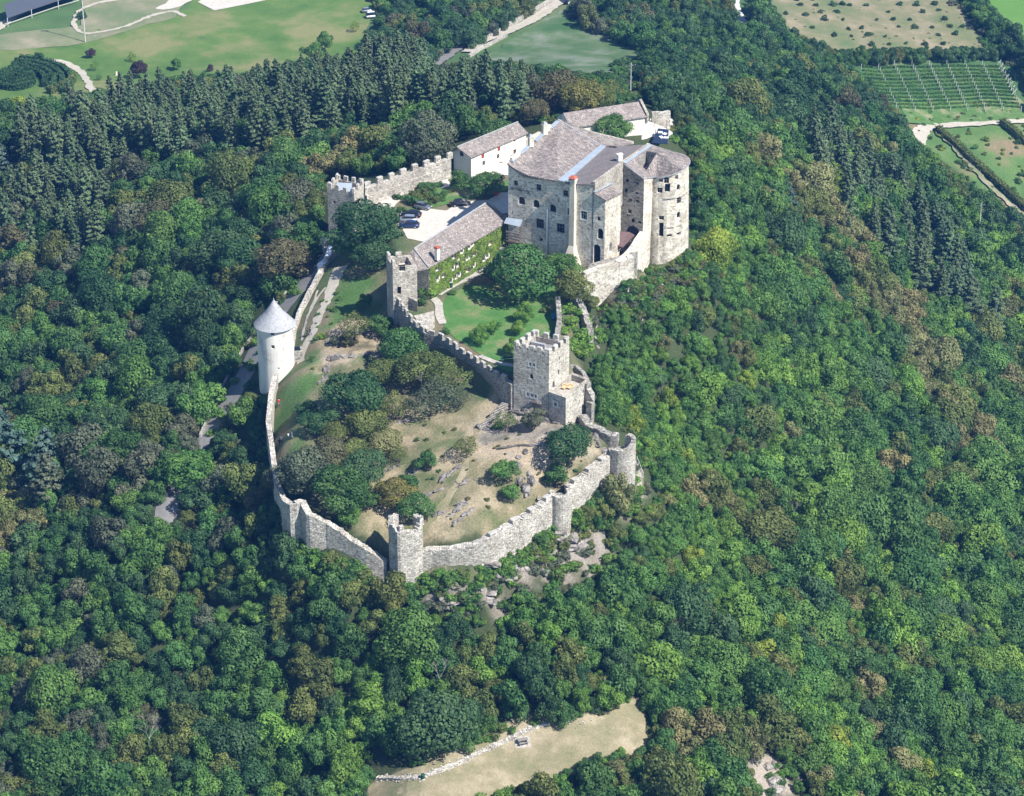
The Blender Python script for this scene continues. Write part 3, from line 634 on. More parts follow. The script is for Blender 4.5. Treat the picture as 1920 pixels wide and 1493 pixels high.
fw = [W(125,765,.8,1.0,'bars'), W(325,803,1.0,1.25,'bars'), W(562,855,1.0,1.2,'bars'), W(178,917,1.2,1.5,'arch'), W(305,945,1.2,1.5,'arch'), W(450,985,1.2,1.5,'arch'), W(600,1015,.9,1.3,'surround'), W(336,1120,1.5,1.8,'bars'), W(516,1160,1.5,1.8,'bars'), W(348,1258,.6,.6),
      W(232,808,.22,.22), W(480,870,.22,.22), W(500,915,.2,.9), W(98,1020,.2,.7), W(723,1045,1.1,1.5,'surround'), W(697,832,.25,.25)]
facade(pal, fpts[:], -4, fz, 'palace_stone', fw, 'front_wall', depth=.6)
# chimney buttress with flared foot, red cap
q0 = onfront(1076); nF = bp((-dF[1] * -1, 0)) if False else bp((dF[1], -dF[0])); nF = nF if nF[1] < 0 else -nF
cb = MB(); prof = [(-6, 3.4, 4.2), (-1.2, 3.2, 3.6), (1.2, 1.9, 2.2), (3.2, 1.15, 1.3), (14.0, 1.1, 1.15), (zB + .9, 1.0, 1.0)]
cen = q0; rings = []
for z, ww, dp in prof:
    rings.append([(*(cen + dF * a + nF * b), z) for a, b in ((-ww * (1.5 if z < 2 else 1) * .62, -.1), (ww * .62, -.1), (ww * .55, dp * .8), (-ww * .5, dp * .8))])
vs = [p for r in rings for p in r]; fs = [(4 * i + k, 4 * i + (k + 1) % 4, 4 * i + 4 + (k + 1) % 4, 4 * i + 4 + k) for i in range(len(rings) - 1) for k in range(4)] + [tuple(range(len(vs) - 4, len(vs)))]
but = mesh('chimney_buttress', vs, fs, 'cream_plaster', pal)
top = cen + nF * .45
MB().box((*top, zB + 1.15), (1.5, 1.3, .5), math.atan2(dF[1], dF[0])).out('chimney_head', 'cream_plaster', pal)
MB().box((*top, zB + 1.9), (1.7, 1.5, .45), math.atan2(dF[1], dF[0]), .35).out('chimney_cap', 'terracotta', pal)
dp_ = MB(); a = onfront(1027.5) + nF * .2; dp_.tube((*a, -1.5), (*a, 10.2), .22); dp_.out('downpipe', 'zinc', pal)
# iron wall anchors in a row
an = MB()
for x, y in ((93,808),(165,822),(240,845)):
    px, py = Zq(x, y); p = onfront(px) + nF * .08; z = zpx(p, py)
    for s_ in (-1, 1): an.tube((*(p - dF * .45), z - .45 * s_), (*(p + dF * .45), z + .45 * s_), .05, n=4)
a0 = onfront(Zq(93, 808)[0]) + nF * .08; a1 = onfront(Zq(240, 845)[0]) + nF * .08
an.tube((*a0, zpx(a0, Zq(0, 808)[1])), (*a1, zpx(a1, Zq(0, 838)[1])), .05, n=4); an.out('wall_anchor', 'dark_iron', pal)
# right flank: parapet wall C-D, then the set-back block D-E-F and the round tower
facade(pal, [pC, pD], -6, [zC_ + .6, zD + .3], 'tower_stone', [W(1000,765,.6,1.1,'arch'), W(1035,880,.9,1.6,'niche')], 'flank_wall', depth=.5)
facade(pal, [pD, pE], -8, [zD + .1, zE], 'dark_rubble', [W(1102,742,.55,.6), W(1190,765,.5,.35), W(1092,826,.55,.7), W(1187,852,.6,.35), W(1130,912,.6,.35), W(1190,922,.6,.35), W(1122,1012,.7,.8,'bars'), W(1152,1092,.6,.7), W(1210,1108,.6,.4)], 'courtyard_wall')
facade(pal, [pE, pF], -8, [zE, zF], 'palace_stone', [W(1300,820,.25,.35), W(1322,835,.2,.2)], 'side_wall', depth=.4)
a0 = math.atan2(pF[1] - cR[1], pF[0] - cR[0]); arc = [cR + rR * bp((math.cos(t), math.sin(t))) for t in np.linspace(a0, a0 + 4.4, 26)]
zG = zpx(bp((38.05, -9.6)), 303)
ztow = lambda t: zF + (zG - zF) * min(1, max(0, t - a0) / 1.55)
zr = [ztow(t) for t in np.linspace(a0, a0 + 4.4, 26)]
tw = [W(1395,742,.7,.6,'bars'), W(1447,742,.8,1.2,'bars'), W(1535,712,.6,.8,'bars'), W(1386,828,.9,1.0,'bars'), W(1455,805,.9,1.6), W(1550,800,.7,1.1,'arch'), W(1556,915,1.0,1.3,'bars'), W(1457,906,.35,.35), W(1552,1042,.8,1.2,'arch'), W(1325,1160,1.3,.1), W(1400,1070,.9,.8,'bars'), W(1400,1170,.75,2.6), W(1470,1222,.9,.5), W(1550,1205,.9,.5)]
tw = [t for t in tw if t[3] > .2]
_rt = facade(pal, [pF] + arc, -9, [zF] + zr, 'tower_stone', tw, 'round_tower', batter=(1.5, .06), depth=.45)[0]; _rt.data.polygons.foreach_set('use_smooth', [True] * len(_rt.data.polygons))
for dz, i0 in ((6.2, 7), (-.6, 6)):
    co = MB(); L = [cR + (rR + .14) * bp((math.cos(t), math.sin(t))) for t in np.linspace(a0 + .55, a0 + 2.6, 20)]
    for a, b in zip(L, L[1:]): co.tube((*a, dz + 3.0), (*b, dz + 3.0), .11, n=4)
    co.out('string_course', 'coping', pal)
# stair turret niche on the lit side: shaded vertical slot
# back walls (closing the volume)
pBk0 = pApex + dB * 1.5; pBk1 = Py(1186.5, 268, pD[1] + 14)[:2]
facade(pal, [arc[-1], pBk1, pBk0, pA], -4, [zr[-1], zRi - 1, zAp - .3, zA], 'palace_stone', [], 'rear_wall')
# roofs
def V(p, z): return (float(p[0]), float(p[1]), float(z))
ov = nF * .45
eL = [V(p + ov, z + .12) for p, z in zip(fpts[:4], fz[:4])]
mb = MB().slab(eL + [V(pRidge, zRi + .12), V(pApex, zAp + .12)], .35); mb.out('slate_roof', 'palace_slate', pal)
pB1 = fpts[3]; pRb = pRidge + dF * 1.3
mb = MB().slab([V(pB1 + ov * .6, fz[3] + .3), V(onfront(1061) + ov * .6, zB + .3), V(pRb, zRi + .3), V(pRidge, zRi + .3)], .25); mb.out('metal_flashing', 'zinc', pal)
# lead-covered verge on the left gable with two chimneys and low parapets
def lv(t, off=0., up=.35): p = pA + (pApex - pA) * t + dF * off; return V(p, zA + (zAp - zA) * t + up)
for t0, t1 in ((.03,.1),(.2,.38),(.5,.66),(.8,.97)):
    mb = MB().slab([lv(t0, .0), lv(t0, .75), lv(t1, .75), lv(t1, .0)], .3); mb.out('verge_flashing', 'zinc', pal)
for t0, t1 in ((.04, .2), (.66, .82)):
    a, b = lv(t0, -.1), lv(t1, -.1); m_ = MB(); m_.prism([a, b, lv(t1, .5), lv(t0, .5)], zA - 1, [a[2] + .5, b[2] + .5, b[2] + .5, a[2] + .5]); m_.out('gable_parapet', 'cream_plaster', pal)
for t0, h in ((.40, 2.0), (.68, 2.2)):
    a = lv(t0, .55); c = MB().box((a[0], a[1], a[2] + h / 2 - .4), (1.0, .9, h), .5); c.box((a[0], a[1], a[2] + h - .3), (1.25, 1.15, .18), .5); ch = c.out('chimney', 'cream_plaster', pal)
    MB().box((a[0], a[1], a[2] + h + .1), (1.1, 1.0, .5), .5, .5).out('chimney_cap', 'shingle_grey', ch)
pD2 = pD; pTop = Py(1216.5, 271, pRidge[1] + .2)[:2]; zTop = zpx(pTop, 271)
lowr = [V(onfront(1061) + ov * .6, zB + .05), V(onfront(1088) + ov * .6, fz[5] + .05), V(pC + ov * .3, zC_ + .05), V(pD, zD + .0), V(pTop, zTop), V(pRb, zRi + .05)]
MB().slab(lowr, .3).out('tiled_roof', 'ribbed_roof' if False else 'ribs' if 'ribs' in MAT else 'palace_slate', pal)
# parapet crest between the tiled roof and the right-hand roof
cr = MB(); L = [(pC, zC_ + .6), (pD, zD + .35), (pTop, zTop + .3)]
for (a, za), (b, zb) in zip(L, L[1:]):
    e = (b - a) / np.linalg.norm(b - a); nn = bp((e[1], -e[0])) * .3
    cr.prism([a + nn, b + nn, b - nn, a - nn], 8, [za, zb, zb, za])
cr.out('parapet', 'coping', pal)
fl = MB(); nn = bp((dB[1], -dB[0]))
fl.slab([V(pD + nn * .3, zD + .25), V(pD + nn * .95, zD + .2), V(pTop + nn * .95, zTop + .1), V(pTop + nn * .3, zTop + .15)], .12).out('parapet_flashing', 'zinc', pal)
# rear roof slope beyond the ridge
pr0 = Py(1088, 244, pApex[1] + 1.5)[:2]; pr1 = Py(1186, 267, pRidge[1] + 6)[:2]
MB().slab([V(pApex, zAp - .05), V(pRidge, zRi - .05), V(pRb + dF * 2.5, zpx(pRb + dF * 2.5, 274)), V(pr1, zpx(pr1, 268)), V(pr0, zpx(pr0, 244))], .3).out('rear_roof', 'palace_slate', pal)
MB().slab([V(pr0, zpx(pr0, 243)), V(pr1, zpx(pr1, 267)), V(pr1 + dB * .7, zpx(pr1, 267) - .05), V(pr0 + dB * .7, zpx(pr0, 243) - .05)], .5).out('rear_parapet', 'coping', pal)
MB().slab([V(pApex, zAp + .25), V(pRidge, zRi + .25), V(pRidge + dB * .35, zRi + .2), V(pApex + dB * .35, zAp + .2)], .2).out('ridge_capping', 'shingle_grey', pal)
# right roof: follows the round tower
arcr = [cR + (rR + .25) * bp((math.cos(t), math.sin(t))) for t in np.linspace(a0 + .25, a0 + 3.4, 16)]
zt_ = [ztow(t) + .22 for t in np.linspace(a0 + .25, a0 + 3.4, 16)]
pK = pTop + bp((.9, .3)); zK = zpx(pK, 272)
eaves = [V(pD + nn * .5, zD + .08), V(pE + ov, zE + .05), V(pF + ov * .2 + bp((.1, -.2)), zF + .05)] + [V(p, z) for p, z in zip(arcr, zt_)] + [V(pK, zK)]
hub = V(Py(1232, 288, cR[1] + .5)[:2], zpx(Py(1232, 288, cR[1] + .5)[:2], 286))
hx = [Py(*Zq(x, y), yy) for x, y, yy in ((1268,488,-6),(1350,540,-8),(1272,582,-13),(1200,540,-11))]
allp = [e for e in eaves] + [hub]
# triangulate eaves + hub with the roof light opening left out
vv = [(p[0], p[1]) for p in allp]; hole2 = [(h[0], h[1]) for h in hx]
k = len(eaves); ed = [(i, (i + 1) % k) for i in range(k)]; V2, F2 = cdt(vv + hole2, ed + [(k + 1 + i, k + 1 + (i + 1) % 4) for i in range(4)])
Apl = np.array([(p[0], p[1], 1) for p in allp]); cf = np.linalg.lstsq(Apl, np.array([p[2] for p in allp]), rcond=None)[0]
def zroof(x, y):
    d = np.array([math.hypot(x - p[0], y - p[1]) for p in allp])
    if d.min() < 1e-3: return allp[int(d.argmin())][2]
    w_ = 1 / d ** 2; return float((w_ * np.array([p[2] - (cf @ (p[0], p[1], 1)) for p in allp])).sum() / w_.sum() + cf @ (x, y, 1))
fs = [f for f in F2 if inpoly(*V2[list(f)].mean(0), [e[:2] for e in eaves]) and not inpoly(*V2[list(f)].mean(0), hole2)]
mesh('tower_roof', [(a, b, zroof(a, b)) for a, b in V2], fs, 'palace_slate', pal)
hz = [zroof(*h) for h in hole2]
wv = MB().add([(h[0], h[1], z) for h, z in zip(hole2, hz)] + [(h[0], h[1], z - 3) for h, z in zip(hole2, hz)], [(i, (i + 1) % 4, 4 + (i + 1) % 4, 4 + i) for i in range(4)] + [(4, 5, 6, 7)])
wv.out('roof_well', 'dark_rubble', pal)
rim = MB()
for p, q in zip(eaves, eaves[1:]): rim.tube((p[0], p[1], p[2] - .12), (q[0], q[1], q[2] - .12), .14, n=4)
rim.out('eaves_board', 'shingle_grey', pal)
# dormer vent on the tiled roof
p = Py(*Zq(1035, 545), pD[1] + 2); p2 = P(p[0] * 0 + Zq(1035, 545)[0], Zq(0, 545)[1], p[2])
MB().box((p[0], p[1], p[2] + .1), (1.0, .8, 1.6), .5).box((p[0], p[1], p[2] + .95), (1.3, 1.0, .12), .5).out('roof_vent', 'white_paint', pal)
# projecting annex on the front with its own small roof
aL = onfront(1113.5) + nF * .05; aC = onfront(1135); 
aR = side(aC, dB, 1164)
z1, z2, z3 = zpx(aL, 361), zpx(aC, 375), zpx(aR, 361)
facade(pal, [aL, aC], -6, [z1, z2], 'palace_stone', [W(852,1075,.6,.8,'bars'), W(866,1207,1.0,2.0,'arch'), W(836,1385,1.25,3.6,'arch'), W(775,888,.6,.7,'arch'), W(890,970,.3,.3), W(897,1140,.25,.25), W(828,1125,.2,.2)][1:] + [W(852,1075,.6,.8,'bars')], 'annex_front', depth=.5)
facade(pal, [aC, aR], -6, [z2, z3], 'tower_stone', [W(963,897,.35,.4), W(972,1055,.5,.7,'niche'), W(968,1180,.2,.9), W(957,1325,.9,1.9,'arch')], 'annex_side')
rt = aL + dB * 5.5
MB().slab([V(aL + nF * .3, z1 + .1), V(aC + nF * .35 + dF * .3, z2 + .1), V(aR + dF * .3, z3 + .1), V(aR - dF * 2.4, zpx(aR - dF * 2.4, 345))], .25).out('annex_roof', 'palace_slate', pal)
MB().slab([V(aL + nF * .3, z1 + .28), V(aL + nF * .3 + dF * .5, z1 + .3), V(aR - dF * 1.9, zpx(aR - dF * 2.4, 345) + .28), V(aR - dF * 2.5, zpx(aR - dF * 2.4, 345) + .3)], .12).out('annex_flashing', 'zinc', pal)
# arched opening and lean-to in the corner, lower buttress walls
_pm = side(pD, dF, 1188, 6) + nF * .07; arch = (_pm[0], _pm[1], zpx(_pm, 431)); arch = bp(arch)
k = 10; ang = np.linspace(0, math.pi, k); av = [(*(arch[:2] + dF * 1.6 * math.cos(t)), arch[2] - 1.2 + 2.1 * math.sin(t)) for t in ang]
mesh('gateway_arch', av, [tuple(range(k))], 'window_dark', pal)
l0 = Py(*Zq(1050, 1170), pD[1] - .8); l1 = Py(*Zq(1160, 1215), pD[1] - 2.2)
MB().slab([tuple(Py(*Zq(1018, 1185), pC[1] + 8)), tuple(Py(*Zq(1120, 1190), pD[1] - 1)), tuple(Py(*Zq(1165, 1215), pD[1] - 2)), tuple(Py(*Zq(1060, 1325), pC[1] + 4.0)), tuple(Py(*Zq(1018, 1310), pC[1] + 4.5))], .2).out('lean_to_roof', 'brown_roof', pal)

# ------------------------------------------------------------------ helper: tower with battlements on any plan
def quadtower(name, plan, zt, z0, mat, label, cat='tower', wins=(), mer=None, mw=1.0, mh=.9, deck=None, deckmat='deck_grey', group=None, par=.45, open_=False, seed=0):
    "plan: corners in order left-to-right along the seen faces, then the back ones"
    n = len(plan); cen = sum(bp(p[:2]) for p in plan) / n; rt = empty(name, (*cen, z0 + 1.5), label, cat, group)
    zs = zt if hasattr(zt, '__len__') else [zt] * n; rnd = random.Random(seed)
    for i in range(n):
        a, b = bp(plan[i][:2]), bp(plan[(i + 1) % n][:2]); ws = wins[i] if i < len(wins) else ()
        facade(rt, [a, b], z0, [zs[i], zs[(i + 1) % n]], mat, ws, 'wall', depth=.45)
    inner = [bp(p[:2]) + (cen - bp(p[:2])) / np.linalg.norm(cen - bp(p[:2])) * par * 1.9 for p in plan]
    dk = (deck if deck is not None else min(zs) - 1.0)
    m_ = MB(); k = n; vs = [(*p[:2], z) for p, z in zip(plan, zs)] + [(*p, z) for p, z in zip(inner, zs)] + [(*p, dk) for p in inner]
    m_.add(vs, [(i, (i + 1) % k, k + (i + 1) % k, k + i) for i in range(k)] + [(k + i, k + (i + 1) % k, 2 * k + (i + 1) % k, 2 * k + i) for i in range(k)]); m_.out('parapet', 'coping' if not open_ else mat, rt)
    MB().add([(*p, dk + .01) for p in inner], [tuple(range(k))]).out('deck', deckmat, rt)
    if mer:
        for i in range(n):
            c = mer[i]; a, b = bp(plan[i][:2]), bp(plan[(i + 1) % n][:2]); L = np.linalg.norm(b - a); d = (b - a) / L; inn = bp((-d[1], d[0]))
            for j in range(c):
                t = (mw / 2 + j * (L - mw) / max(1, c - 1)) if c > 1 else L / 2; t = min(max(t, mw / 2), L - mw / 2)
                p = a + d * t + inn * par * .55; merlon(rt, p, d, zs[i] + (zs[(i + 1) % n] - zs[i]) * t / L, mw, mh, par, mat, rnd=rnd)
    return rt
def rect(l, f, r, z, dep=None):
    "left, front, right pixels of a top at height z -> plan (left, front, right, back)"
    L_, F_, R2 = P(*l, z)[:2], P(*f, z)[:2], P(*r, z)[:2]; return [L_, F_, R2, L_ + R2 - F_]
X5 = lambda x, y, w_, h, s='plain': (900 + x / 4.147, 600 + y / 4.147, w_, h, s)
# keep
kp = rect((963, 652), (1029.5, 667), (1067.5, 641), 4.6)
keep = quadtower('keep_tower', kp, [4.6] * 4, -12, 'keep_stone', 'square battlemented keep tower with grey roof deck and paired windows, on rocks beside the lawn', wins=[
    [X5(391, 345, .55, .75, 'surround'), X5(419, 349, .55, .75, 'surround'), X5(399, 441, .75, 1.15, 'arch'), X5(372, 578, .5, .8, 'surround'), X5(403, 586, .6, .8, 'surround'), X5(433, 594, .5, .8, 'surround')],
    [X5(615, 303, .5, .8, 'niche'), X5(610, 408, .5, 1.3, 'arch'), X5(572, 505, .8, 1.7, 'arch')]], mer=[5, 4, 4, 4], mw=1.15, mh=1.25, deck=3.4, par=.6, seed=4)
MB().box((*(sum(kp) / 4 + bp((-.6, 1.2))), 3.9), (3.0, .6, 1.0), -.45).out('roof_hatch', 'shingle_grey', keep)
# terrace annex
an_ = [P(1029.5, 735, -3.2)[:2], P(1061, 746, -3.2)[:2], P(1104, 712, -3.2)[:2]]; an_.append(an_[0] + an_[2] - an_[1])
ax = quadtower('terrace_block', an_, [-3.2, -3.2, -2.9, -2.9], -17, 'keep_stone', 'lower stone block with a sun terrace, built against the right side of the keep', 'building', wins=[[X5(586, 655, .75, .9, 'surround')], [X5(729, 628, .25, .5, 'niche'), X5(741, 622, .25, .5, 'niche'), X5(800, 560, .9, 1.0, 'niche'), X5(800, 670, .7, .8)]], deck=-4.2, deckmat='path_gravel')
rs_ = MB(); c0 = an_[2]; 
ra = empty('ruined_corner', (*P(1108, 760, -12)[:2], -15), 'broken stone corner wall stepping down beside the terrace block', 'wall')
wallrun(ra, [P(1099, 722, -4)[:2], P(1111, 745, -6)[:2], P(1104, 775, -9)[:2]], [-3.0, -5.5, -8.5], 1.2, 'dark_rubble', ruin=.9, seed=8, base=-17)
for i, (x, y) in enumerate(((655, 525), (700, 525))):
    p = P(*X5(x, y, 0, 0)[:2], -4.0); s_ = empty('sun_lounger', (p[0], p[1], -4.19), ['orange sun lounger on the terrace, nearer the keep wall', 'orange sun lounger on the terrace, farther from the keep wall'][i], 'lounger', 'loungers on the keep terrace')
    MB().box((p[0], p[1], -3.85), (.75, 1.5, .14), -.5).out('mattress', 'lounge_cloth', s_)
    MB().box((p[0] + .35, p[1] + .65, -3.65), (.75, .5, .14), -.5).out('backrest', 'lounge_cloth', s_)
    f = MB(); [f.box((p[0] + a, p[1] + b, -4.05), (.08, .08, .3)) for a in (-.3, .3) for b in (-.5, .5)]; f.out('frame', 'timber', s_)
p = P(*X5(720, 490, 0, 0)[:2], -3.9); s_ = empty('terrace_railing', (p[0], p[1], -4.19), 'dark slatted screen along the back of the keep terrace', 'railing'); m_ = MB()
e = (an_[2] - an_[3]) / np.linalg.norm(an_[2] - an_[3]); q = an_[3] * .75 + an_[2] * .25
for i in range(7): m_.box((*(q + e * i * .45), -3.6), (.3, .1, 1.2), math.atan2(e[1], e[0]))
m_.out('screen', 'dark_iron', s_)
# curved retaining wall behind the keep
cw = [P(*q, -4)[:2] for q in [(1066, 690), (1078, 690), (1095, 700), (1103, 714)]]
r_ = empty('curved_wall', (*cw[1], -6), 'low curved stone wall right behind the keep', 'wall'); wallrun(r_, cw, [-3.4, -3.4, -3.8, -4.2], .8, 'dark_rubble', ruin=.2, seed=3)
# ------------------------------------------------------------------ battlemented inner wall, tower by the ivy house
X3 = lambda x, y: (700 + x / 4.571, 460 + y / 4.571)
IW = [X3(168, 400), X3(235, 470), X3(300, 570), X3(372, 650), X3(440, 705), X3(548, 742), X3(645, 790), X3(740, 862), X3(860, 935), X3(975, 1015), X3(1070, 1080), (962, 712)]
IZ = [-.2, -.5, -.8, -1.2, -1.5, -1.8, -2.0, -2.2, -2.3, -2.4, -2.5, -2.6]
iw = [P(*q, z)[:2] for q, z in zip(IW, IZ)]
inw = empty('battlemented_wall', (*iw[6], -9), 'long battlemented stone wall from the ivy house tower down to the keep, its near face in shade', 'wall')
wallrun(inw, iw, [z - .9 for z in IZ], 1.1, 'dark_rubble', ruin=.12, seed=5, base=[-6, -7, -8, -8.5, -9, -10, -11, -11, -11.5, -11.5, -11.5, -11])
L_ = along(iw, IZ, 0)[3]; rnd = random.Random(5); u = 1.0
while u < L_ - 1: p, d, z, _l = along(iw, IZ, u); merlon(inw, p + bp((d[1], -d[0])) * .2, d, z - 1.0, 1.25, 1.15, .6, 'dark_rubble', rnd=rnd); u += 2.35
t5 = [P(724, 482, 7.0)[:2], P(736, 500, 7.0)[:2], P(781.5, 496, 7.0)[:2]]; t5.append(t5[0] + t5[2] - t5[1])
T5 = quadtower('wall_tower', t5, [7.2, 7.0, 6.6, 7.0], -12, 'rubble_wall', 'roofless stone tower at the left end of the ivy covered house', wins=[[], [(*X3(248, 195), 1.2, 1.6, 'bars'), (*X3(222, 388), .8, 1.7), (*X3(300, 240), .25, .25)], [], []], mer=[2, 0, 0, 1], mw=1.2, mh=1.0, deck=5.2, par=.6)
ar = empty('arch_wall', (*P(*X3(300, 500), -3)[:2], -3), 'short stone wall pierced by a round arch, at the foot of the roofless tower', 'wall')
a0_ = P(*X3(240, 430), -.5)[:2]; a1_ = P(*X3(375, 480), -.5)[:2]
facade(ar, [a0_, a1_], -4, [0, -.6], 'rubble_wall', [(*X3(300, 505), 1.9, 1.8, 'arch')], 'wall', depth=.9)
facade(ar, [a1_ + bp((0, 1.)), a0_ + bp((0, 1.))], -4, [-.6, 0], 'rubble_wall', [], 'wall')
MB().add([(*a0_, 0), (*a1_, -.6), (*(a1_ + bp((0, 1.))), -.6), (*(a0_ + bp((0, 1.))), 0)], [(0, 1, 2, 3)]).out('coping', 'coping', ar)
b0 = [P(*X3(*q), -1.6)[:2] for q in ((345, 600), (520, 560), (525, 650), (460, 720), (380, 650))]
bl = empty('wall_platform', (*b0[2], -5), 'stone bastion platform inside the bend of the battlemented wall', 'wall')
MB().prism(b0, -7, -1.7).out('masonry', 'rubble_wall', bl)
# ------------------------------------------------------------------ ivy house
e0, e1 = P(807, 501, 4.6)[:2], P(955, 414, 4.6)[:2]; r0, r1 = P(776.5, 467, 8.0)[:2], P(914, 379.5, 8.0)[:2]
dh = (e1 - e0) / np.linalg.norm(e1 - e0); nh = bp((dh[1], -dh[0])); wdt = abs((r0 - e0) @ nh); print('ivy house half width', wdt, 'len', np.linalg.norm(e1 - e0), np.linalg.norm(r1 - r0))
hl = r0 - dh * 3.2; k0 = e0 - nh * 2 * wdt; k1 = e1 - nh * 2 * wdt
hs = empty('ivy_covered_house', (*((e0 + k1) / 2), -3), 'long stone-roofed house whose courtyard front is covered in climbing vine', 'house')
X2 = lambda x, y: (600 + x / 4.39, 220 + y / 4.39)
wins = [(*X2(x, y), .85, 1.05, 'shutter', 'white_paint' if i % 2 else 'brown_wood') for i, (x, y) in enumerate([(960,1245),(965,1325),(1010,1300),(1090,1240),(1130,1210),(1210,1155),(1262,1125),(1075,1345),(1115,1308),(1140,1290),(1205,1255),(1262,1215),(1345,1165),(1165,1100),(1095,1145),(1225,1065),(1395,1030),(1375,1140),(1260,1035)])]
w0 = e0 - nh * .5; w1 = e1 - nh * .5; wk0 = k0 + nh * .5; wk1 = k1 + nh * .5
_, MH = facade(hs, [w0, w1], -5, 4.5, 'cream_plaster', wins, 'front_wall', depth=.3)
facade(hs, [w1, (w1 + wk1) / 2, wk1], -3, [4.5, 7.6, 4.5], 'cream_plaster', [], 'gable_wall'); facade(hs, [wk1, wk0], -3, 4.5, 'cream_plaster', [], 'back_wall'); facade(hs, [wk0, w0], -5, 4.5, 'rubble_wall', [], 'side_wall')
rL = r0; rR_ = r1; el = e0 - dh * 2.0; kl = k0 - dh * 2.0
MB().slab([V(e0 - dh * .5, 4.6), V(e1, 4.6), V(rR_, 8.0), V(rL, 8.0)], .25).out('front_slope', 'house_slate', hs)
MB().slab([V(rL, 8.0), V(rR_, 8.0), V(k1, 4.6), V(k0 - dh * 4, 4.6)], .25).out('rear_slope', 'house_slate', hs)
MB().slab([V(e0 - dh * .5, 4.61), V(rL, 8.01), V(k0 - dh * 4, 4.61), V(e0 - dh * 3.6 - nh * 1.0, 4.9)], .25).out('hip_slope', 'house_slate', hs)
m_ = MB(); m_.tube((*rL, 8.1), (*rR_, 8.1), .16, n=5); m_.tube((*rL, 8.1), (*(e0 - dh * .5), 4.75), .12, n=5); m_.out('ridge_tiles', 'shingle_grey', hs)
p = P(*X2(965, 1150), 5.9); m_ = MB().box((p[0], p[1], 6.6), (.8, .8, 2.6), .8); ch = m_.out('chimney', 'white_plaster', hs); MB().box((p[0], p[1], 8.05), (.9, .9, .4), .8).out('chimney_cap', 'terracotta', ch)
p = P(*X2(830, 1310), -.4); m_ = MB().box((p[0], p[1] - .2, .2), (2.4, 1.2, .15), -.05).box((p[0], p[1] - .8, .75), (2.4, .08, 1.0), -.05); m_.out('balcony', 'red_wood', hs)
MB().box((p[0] - .2, p[1] + .3, 1.9), (1.5, .1, 2.0)).out('balcony_door', 'zinc', hs)
# covered wooden stair between ivy house and palace
pb = P(*X2(1610, 930), 3.5); st = empty('covered_balcony', (pb[0], pb[1], -2), 'timber balcony with a pale peaked roof, between the ivy house and the palace', 'balcony')
a = P(*X2(1520, 850), 5.6); b = P(*X2(1640, 800), 6.4); c = P(*X2(1695, 830), 5.8); d = P(*X2(1560, 862), 5.4)
rp = bp((pb[0], pb[1])); u1 = dF * 2.2; v1 = nF * 1.3
MB().add([(*(rp - u1 + v1), 5.2), (*(rp + u1 * .8 + v1), 5.2), (*(rp + u1 * .8), 6.3), (*(rp - u1), 6.0), (*(rp + u1 * .8 - v1), 5.3), (*(rp - u1 - v1), 5.3)], [(0, 1, 2, 3), (3, 2, 4, 5)]).out('roof', 'parasol_white' if False else 'zinc', st)
m_ = MB()
for s_ in (-.75, .75):
    for t_ in (-1, .85): m_.tube((*(rp + u1 * s_ + v1 * t_), -2.5), (*(rp + u1 * s_ + v1 * t_), 5.3), .1)
m_.out('posts', 'brown_wood', st); m_ = MB()
for z in (1.2, 1.9, 2.6, 3.3): m_.box((*(rp + v1 * .95), z), (3.4, .12, .35), math.atan2(dF[1], dF[0]))
m_.out('board_panel', 'grey_wood', st); MB().box((*rp, .8), (3.4, 2.4, .2), math.atan2(dF[1], dF[0])).out('floor', 'brown_wood', st)
p = P(*X2(1470, 1040), -.3); lt = empty('porch', (p[0], p[1], -3), 'small slate lean-to porch below the timber balcony', 'porch')
MB().slab([(p[0] - 2.2, p[1] - 1.6, -.8), (p[0] + 1.4, p[1] - 1.9, -.8), (p[0] + 2.6, p[1] + 1.4, .4), (p[0] - 1.4, p[1] + 1.5, .4)], .2).out('roof', 'house_slate', lt)
MB().box((p[0] + .2, p[1], -2.2), (3.0, 2.4, 2.6), .1).out('wall', 'cream_plaster', lt)
# ------------------------------------------------------------------ upper left: square tower, battlemented wall, white houses
t6 = rect((613.6, 353), (664, 364), (682, 345), 6.2)
X6 = lambda x, y, w_, h, s='plain': (*X2(x, y), w_, h, s)
T6 = quadtower('gate_tower', t6, [6.2] * 4, -10, 'rubble_wall', 'square battlemented stone tower at the upper left corner, beside the gravel yard', wins=[[X6(117, 700, .7, .8, 'bars'), X6(132, 797, .6, .7), X6(150, 940, .3, .6)], [X6(320, 570, .3, .5)]], mer=[4, 3, 4, 3], mw=.95, mh=1.2, deck=5.0, deckmat='brown_roof', par=.45, seed=2)
c = sum(t6) / 4; MB().add([(*(c + bp((-2.2, -.8))), 5.15), (*(c + bp((1.2, -1.2))), 5.15), (*(c + bp((1.4, 1.6))), 6.2), (*(c + bp((-2.0, 2.0))), 6.2)], [(0, 1, 2, 3)]).out('skylight', 'zinc', T6)
UW = [(682, 352), (705, 345), (727, 338), (749, 329), (772, 321), (793, 314), (813, 306), (843, 296)]; UZ = [4.2, 4.3, 4.3, 4.5, 4.6, 4.7, 4.8, 5.0]
uw = [P(*q, z)[:2] for q, z in zip(UW, UZ)]
up = empty('yard_wall', (*uw[3], 0), 'sunlit battlemented wall from the upper left tower to the white house', 'wall')
wallrun(up, uw, UZ, 1.2, 'curtain_wall', ruin=.15, seed=9, base=-3)
wallrun(up, [p + bp((.45, -.6)) for p in uw[:-1]], [z - 1.6 for z in UZ[:-1]], 1.0, 'curtain_wall', 'wall_walk', ruin=.15, seed=10, base=-2)
rnd = random.Random(3); L_ = along(uw, UZ, 0)[3]; u = .9
